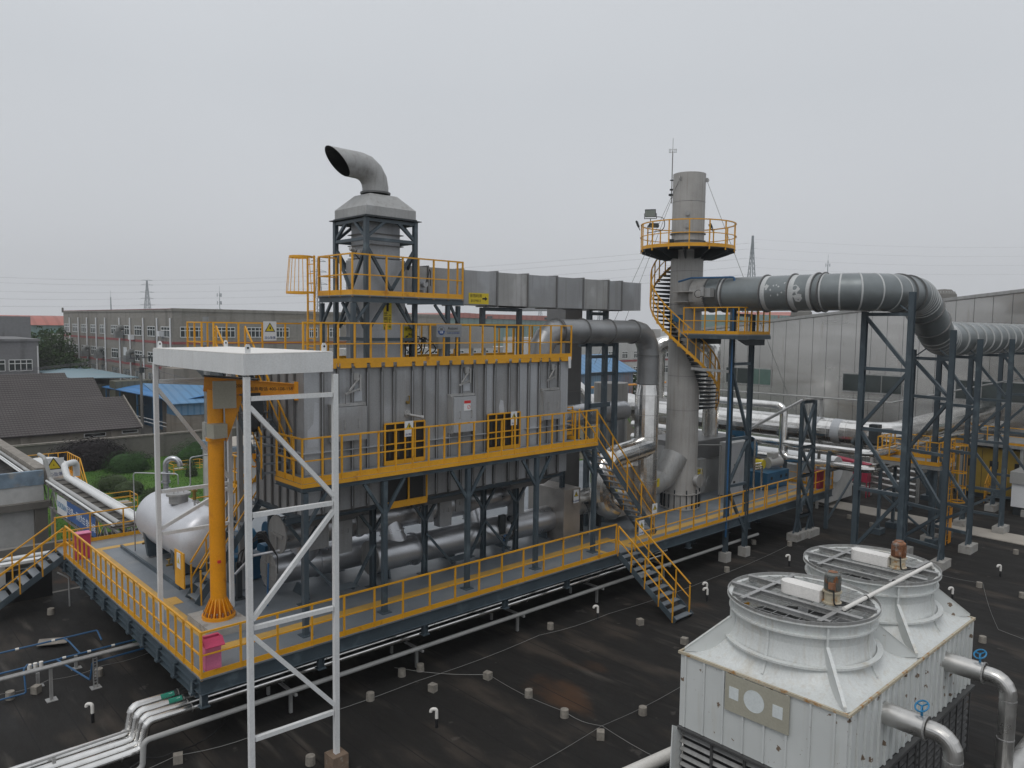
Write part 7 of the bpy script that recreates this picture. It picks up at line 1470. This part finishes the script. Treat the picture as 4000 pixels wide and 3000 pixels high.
for k, (a, c, r_) in enumerate((((34, 31, 7.3), (28.9, 27.3, 7.0), .55), ((46, 36, 5), (60, 44, 5), .9))): 
    MB().tube(rpath([(a[0]-8, a[1]+3, a[2]), a, (a[0]+2, a[1]-1, a[2]-3)], 1, 5), r_, 20).build('clad_duct', 'alu', None, 12, ['shiny elbow duct glimpsed behind the drum and ladder frame', 'large shiny duct behind the chimney foot'][k], 'duct')
t = thing('grey_vessel', 'tall plain grey cylindrical vessel behind the shiny vertical pipe', 'vessel', (29.5, 24.3, 2)); MB().cyl((29.7, 24.6, 2), (29.7, 24.6, 8.1), .85, 30).build('shell', 'chimney', t)
# ================================================================ BIG METAL-CLAD HALL, RIGHT
t = thing('metal_hall', 'huge hall clad in dull reflective metal panels with a slanting roof line at the right', 'building', (70, 25, -5))
WX = 62
MB().prism([(WX, 41, -5), (WX, 41, 10.6), (WX, -2, 15.6), (WX, -60, 15.6-6), (WX, -60, -5)], (60, 0, 0)).build('wall', 'steel_cladding', t, 0)
MB().bar((WX-.15, 41.3, 10.66), (WX-.15, -2, 15.7), .5, .22).build('eave_trim', 'weathered', t, 0)
for y0, y1 in ((37.8, 33.3), (27.1, 22.45), (18.8, 12.0), (8, 2)):
    w = MB().box(WX-.09, WX-.005, y1, y0, 5.88, 7.42).build('window', 'weathered', t, 0); n_ = 4 if y0 > 30 else (3 if y0 > 25 else 4)
    for k in range(n_): a = y1+.08+(y0-y1-.08)*k/n_; MB().box(WX-.13, WX-.095, a, a+(y0-y1-.08)/n_-.08, 6.0, 7.32).build('pane', 'win_green' if (y0 > 30 and k < 2) else 'win_glass', w, 0)
for y, z in ((31.6, 12.0), (20.4, 13.3)):
    o = thing('roof_ventilator', 'round ribbed ventilator on the metal hall roof %s the big duct' % ('below' if y > 30 else 'right of the bend of'), 'ventilator', (63.5, y, z-.6))
    MB().lathe([(0, .75), (.5, .7), (.85, .35), (.9, 0), (.7, -.35), (.5, -.9)], (63.5, y, z), n=24).build('turbine', 'pole_conc', o, 0)
    for k in range(24): a = 2*pi*k/24; MB().bar((63.5+.9*cos(a), y+.9*sin(a), z-.25), (63.5+.7*cos(a), y+.7*sin(a), z+.55), .02, .07).build('vane', 'weathered', o, 0)
# ================================================================ FAR THINGS
def arched(name, label, x0, x1, y, d_, zw, zt, wm='teal_wall', rm='red_roof', sk=()):
    t = thing(name, label, 'building', ((x0+x1)/2, y, -5)); MB().box(x0, x1, y, y+d_, -5, zw).build('wall', wm, t, 0)
    MB().grid(lambda u, v: (x0+(x1-x0)*u, y-1+v*(d_+2), zw+(zt-zw)*sin(pi*v)), 1, 14).build('roof', rm, t, 40)
    for x in sk: MB().box(x-2, x+2, y+.5, y+4, zw+.4, zw+1.9).build('roof_light', 'win_glass', t, 0)
    return t
def gcurve(name, label, x0, x1, y, zw, zt, sk=()):
    t = thing(name, label, 'building', ((x0+x1)/2, y, -5)); MB().box(x0, x1, y, y+40, -5, zw).build('wall', 'teal_wall', t, 0); n = 16
    pts = [(x0+(x1-x0)*k/n, zw+(zt-zw)*(1-abs(2*k/n-1)**2.2)) for k in range(n+1)]
    MB().prism([(x, y-.5, z) for x, z in pts]+[(x1, y-.5, zw-.1), (x0, y-.5, zw-.1)], (0, 41, 0)).build('roof', 'red_roof', t, 40)
    return t
t = thing('red_roof_factory', 'far factory with long rounded red roof and teal walls behind the box duct', 'building', (270, 300, -5))
MB().prism([(215, 300, -5), (330, 300, -5), (330, 300, 13.3), (245, 300, 14.2), (222, 300, 13.6), (215, 300, 12.5)], (0, 60, 0)).build('wall', 'teal_wall', t, 0)
MB().prism([(226, 299, 13.9), (245, 299, 14.3), (330, 299, 13.4), (330, 299, 15.8), (303, 299, 16.3), (258, 299, 16.4), (246, 299, 16.8), (238, 299, 16.2), (226, 299, 14.5)], (0, 60, 0)).build('roof', 'red_roof', t, 0)
for x in (262, 283, 304, 325): MB().box(x-1.7, x+1.7, 298.7, 298.95, 14.3, 15.4).build('roof_light', 'win_glass', t, 0)
t = thing('red_roof_factory', 'far red-roofed teal hall peeping out above the metal hall, right of the chimney', 'building', (380, 200, -5)); MB().box(357, 400, 200, 240, -5, 17.9).build('wall', 'teal_wall', t, 0); MB().prism([(388, 199.5, 17.9), (412, 199.5, 17.9), (404, 199.5, 20), (396, 199.5, 20)], (0, 40, 0)).build('roof', 'red_roof', t, 0); MB().box(376, 377.5, 199.8, 199.95, -5, 17.9).build('stripe', 'red_roof', t, 0)
t = thing('red_roof_factory', 'far factory with red barrel roof between the two grey buildings at the left', 'building', (60, 330, -5)); MB().box(20, 110, 331, 370, -5, 8.6).build('wall', 'teal_wall', t, 0); MB().grid(lambda u, v: (20+90*u, 330+20*v, 8.6+3.6*sin(pi*v/1.2)), 1, 10).build('roof', 'red_roof', t, 40)
t = thing('white_house', 'small white house with red bands at the left end of the factory', 'building', (42.6, 195, -5)); MB().box(41.8, 60, 195, 205, -5, 7.5).build('wall', 'white_wall', t, 0)
for z in (5.6, 1.9): MB().box(41.76, 60, 194.95, 194.99, z, z+.4).build('red_band', 'red_band', t, 0)
windows(t, 'x', 41.8, [(196, 198), (200, 202)], 3.4, 5.0, 2)
def tree(label, c, h, w, seed, n=2600, leaf=.55):
    R_ = random.Random(seed); x, y, z = c; t = thing('tree', label, 'tree', c); MB().tube([(x, y, z), (x+.1, y, z+h*.35), (x, y+.2, z+h*.6)], .3, 8, rs=[.32, .22, .12]).build('trunk', 'bark', t); b = MB()
    lob = [(R_.uniform(-.6, .6), R_.uniform(-.6, .6), R_.uniform(.45, .85), R_.uniform(.28, .45)) for _ in range(14)]
    for i in range(n):
        l = lob[R_.randrange(14)]; v = Vector((R_.gauss(0, 1), R_.gauss(0, 1), R_.gauss(0, 1))).normalized()*R_.uniform(.6, 1.05)*l[3]
        p = Vector((x+(l[0]+v.x)*w, y+(l[1]+v.y)*w, z+(l[2]+v.z*.55)*h)); u = Vector((R_.uniform(-1, 1), R_.uniform(-1, 1), R_.uniform(-1, 1))).normalized()*leaf; q = u.cross(Vector((R_.uniform(-1, 1), R_.uniform(-1, 1), R_.uniform(-1, 1)))).normalized()*leaf*.7; b.poly([p-u*.5, p+q, p+u*.6])
    b.build('crown', 'leaf_far', t, 0); return t
for k, (x, y, h, w) in enumerate(((34.5, 172, 13.6, 6), (38.5, 186, 14, 6), (43, 200, 14.5, 6), (36, 158, 10, 4.5), (32.0, 163, 11.5, 5))):
    tree(['leafy tree left in the clump between the grey hall and factory', 'leafy tree in the middle of the clump by the factory', 'leafy tree right behind the factory left corner', 'lower leafy tree in front of the clump beside the factory', 'leafy tree close to the grey hall corner'][k], (x, y, -5), h, w, 40+k)
for k, (x, y, h) in enumerate(((97, 78, 9.5), (92, 90, 10))): tree(['green tree glimpsed behind the ladder frame', 'green tree behind the rusty blue shed'][k], (x, y, -5), h, 4, 60+k, 1200)
# pylons and masts
def pylon(label, x, y, z0, h, w0, arms, m='pylon', n=9, r_=.16, single=False):
    t = thing('pylon' , label, 'pylon', (x, y, z0)); b = MB(); W_ = lambda k: w0*(1-k)**1.3+.8
    for sx in (-1, 1):
        for sy in (-1, 1):
            q = [Vector((x+sx*W_(k/n)/2, y+sy*W_(k/n)/2, z0+h*k/n)) for k in range(n+1)]
            l_ = MB()
            for a, c in zip(q, q[1:]): l_.bar(a, c, r_*2)
            l_.build('leg', m, t, 0)
    for i in range(n):
        a, c = W_(i/n)/2, W_((i+1)/n)/2; z, z2 = z0+h*i/n, z0+h*(i+1)/n
        for sy in (-1, 1): b.bar((x-a, y+sy*a, z), (x+c, y+sy*c, z2), r_); b.bar((x+a, y+sy*a, z), (x-c, y+sy*c, z2), r_); b.bar((x-a, y+sy*a, z), (x+a, y+sy*a, z), r_)
    b.build('lattice', m, t, 0)
    for zz, l in arms: MB().bar((x-l, y+l*.3, zz), (x+l, y-l*.3, zz), .25, .35).bar((x-l, y+l*.3, zz), (x, y, zz+1.6), .15).bar((x+l, y-l*.3, zz), (x, y, zz+1.6), .15).build('arm', m, t, 0)
    return t
pylon('tall lattice power pylon with five crossarms above the grey factory', 284, 900, -5, 60, 11, [(55, 5.5), (50, 6), (42, 7), (35, 6.2), (28, 7.5)], n=14, r_=.28)
pylon('narrow lattice pylon rising right of the chimney above the big duct', 609, 350, -5, 96, 14, [], n=22, r_=.28)
pylon('faint pylon seen through the caged ladder left of the exhaust tower', 219.6, 400, -5, 53, 6, [(46, 4), (40, 4.5), (33, 5)], n=12, r_=.16)
pylon('faint lattice pylon low behind the small service platform, the left one', 640, 640, -5, 46, 8, [(38, 6)], n=10, r_=.2); pylon('faint lattice pylon low behind the small service platform, the right one', 560, 480, -5, 34, 8, [(28, 6)], n=8, r_=.18)
def mast(label, x, y, z0, z1, rings, r_=.3):
    t = thing('antenna_mast', label, 'mast', (x, y, z0)); MB().tube([(x, y, z0), (x, y, z1)], r_, 8, rs=[r_*1.3, r_*.5]).build('pole', 'pylon', t); MB().tube([(x, y, z1), (x, y, z1+4)], .07, 5).build('spike', 'pylon', t, 0)
    for z in rings:
        for k in range(3): a = 2*pi*k/3+.4; MB().cbox((x+1.5*cos(a), y+1.5*sin(a), z), (.35, .35, 2.2), a).bar((x, y, z), (x+1.5*cos(a), y+1.5*sin(a), z), .12).build('antenna', 'pylon', t, 0)
mast('slender cell mast with three rings of antennas above the factory roof', 202.7, 500, -5, 30, (28, 23, 18)); mast('thin pole with small crossbars left of the pylon above the factory', 137.1, 500, -5, 24.5, (), .5); mast('cell mast with side antennas poking above the thick duct', 539, 250, -5, 60, (56.5,), .5)
mast('tiny distant mast beside the box duct end', 330, 280, -5, 20, (19,), .15)
for k, z in enumerate((55, 50, 42, 35, 28)):
    for s in (-1, 1): l = (5.5, 6, 7, 6.2, 7.5)[k]; span('faint far power line sagging left from the tall pylon', (284+s*l, 900-s*l*.3, z), (-150+s*l, 760, z+4), 8, .04, 'far power lines left of the tall pylon'); span('faint far power line sweeping right from the tall pylon across the sky', (284+s*l, 900-s*l*.3, z), (609, 350+s*5, z+30), 7, .035, 'far power lines between the pylons', n=24)
for k, z in enumerate((88, 80, 72, 64)): span('faint far power line running right from the narrow pylon', (609, 350, z), (980, 60, z+14), 9, .035, 'far power lines right of the chimney', n=20)
t = thing('crane_or_works', 'far low city blocks fading into the haze along the horizon', 'buildings', (600, 900, -5)) if False else None
hz = MB(); R_ = random.Random(77)
for k in range(26):
    a = RAD(10+k*3.1+R_.uniform(-1, 1)); d_ = R_.uniform(700, 1300); x, y = d_*cos(a), d_*sin(a); w, dd, h = R_.uniform(30, 90), R_.uniform(20, 60), R_.uniform(8, 13)
    MB().cbox((x, y, -5+h/2), (w, dd, h), R_.uniform(0, 3)).build('far_building', 'white_wall' if k % 3 else 'old_wall', None, 0, 'far low building fading into the haze on the horizon', 'building', 'far low buildings on the horizon')
# ================================================================ AIR
m = bpy.data.materials.new('haze_air'); m.use_nodes = True; n0 = m.node_tree; n0.nodes.clear(); o_ = n0.nodes.new('ShaderNodeOutputMaterial'); v_ = n0.nodes.new('ShaderNodeVolumePrincipled')
v_.inputs['Color'].default_value = (.965, .975, .99, 1); v_.inputs['Density'].default_value = .0004; v_.inputs['Anisotropy'].default_value = .0; n0.links.new(v_.outputs[0], o_.inputs['Volume']); MATS['haze'] = m
MB().box(-300, 1500, -300, 1500, -7, 105).build('haze', 'haze', smooth=0, kind='stuff', label='thin grey-white haze filling the air')
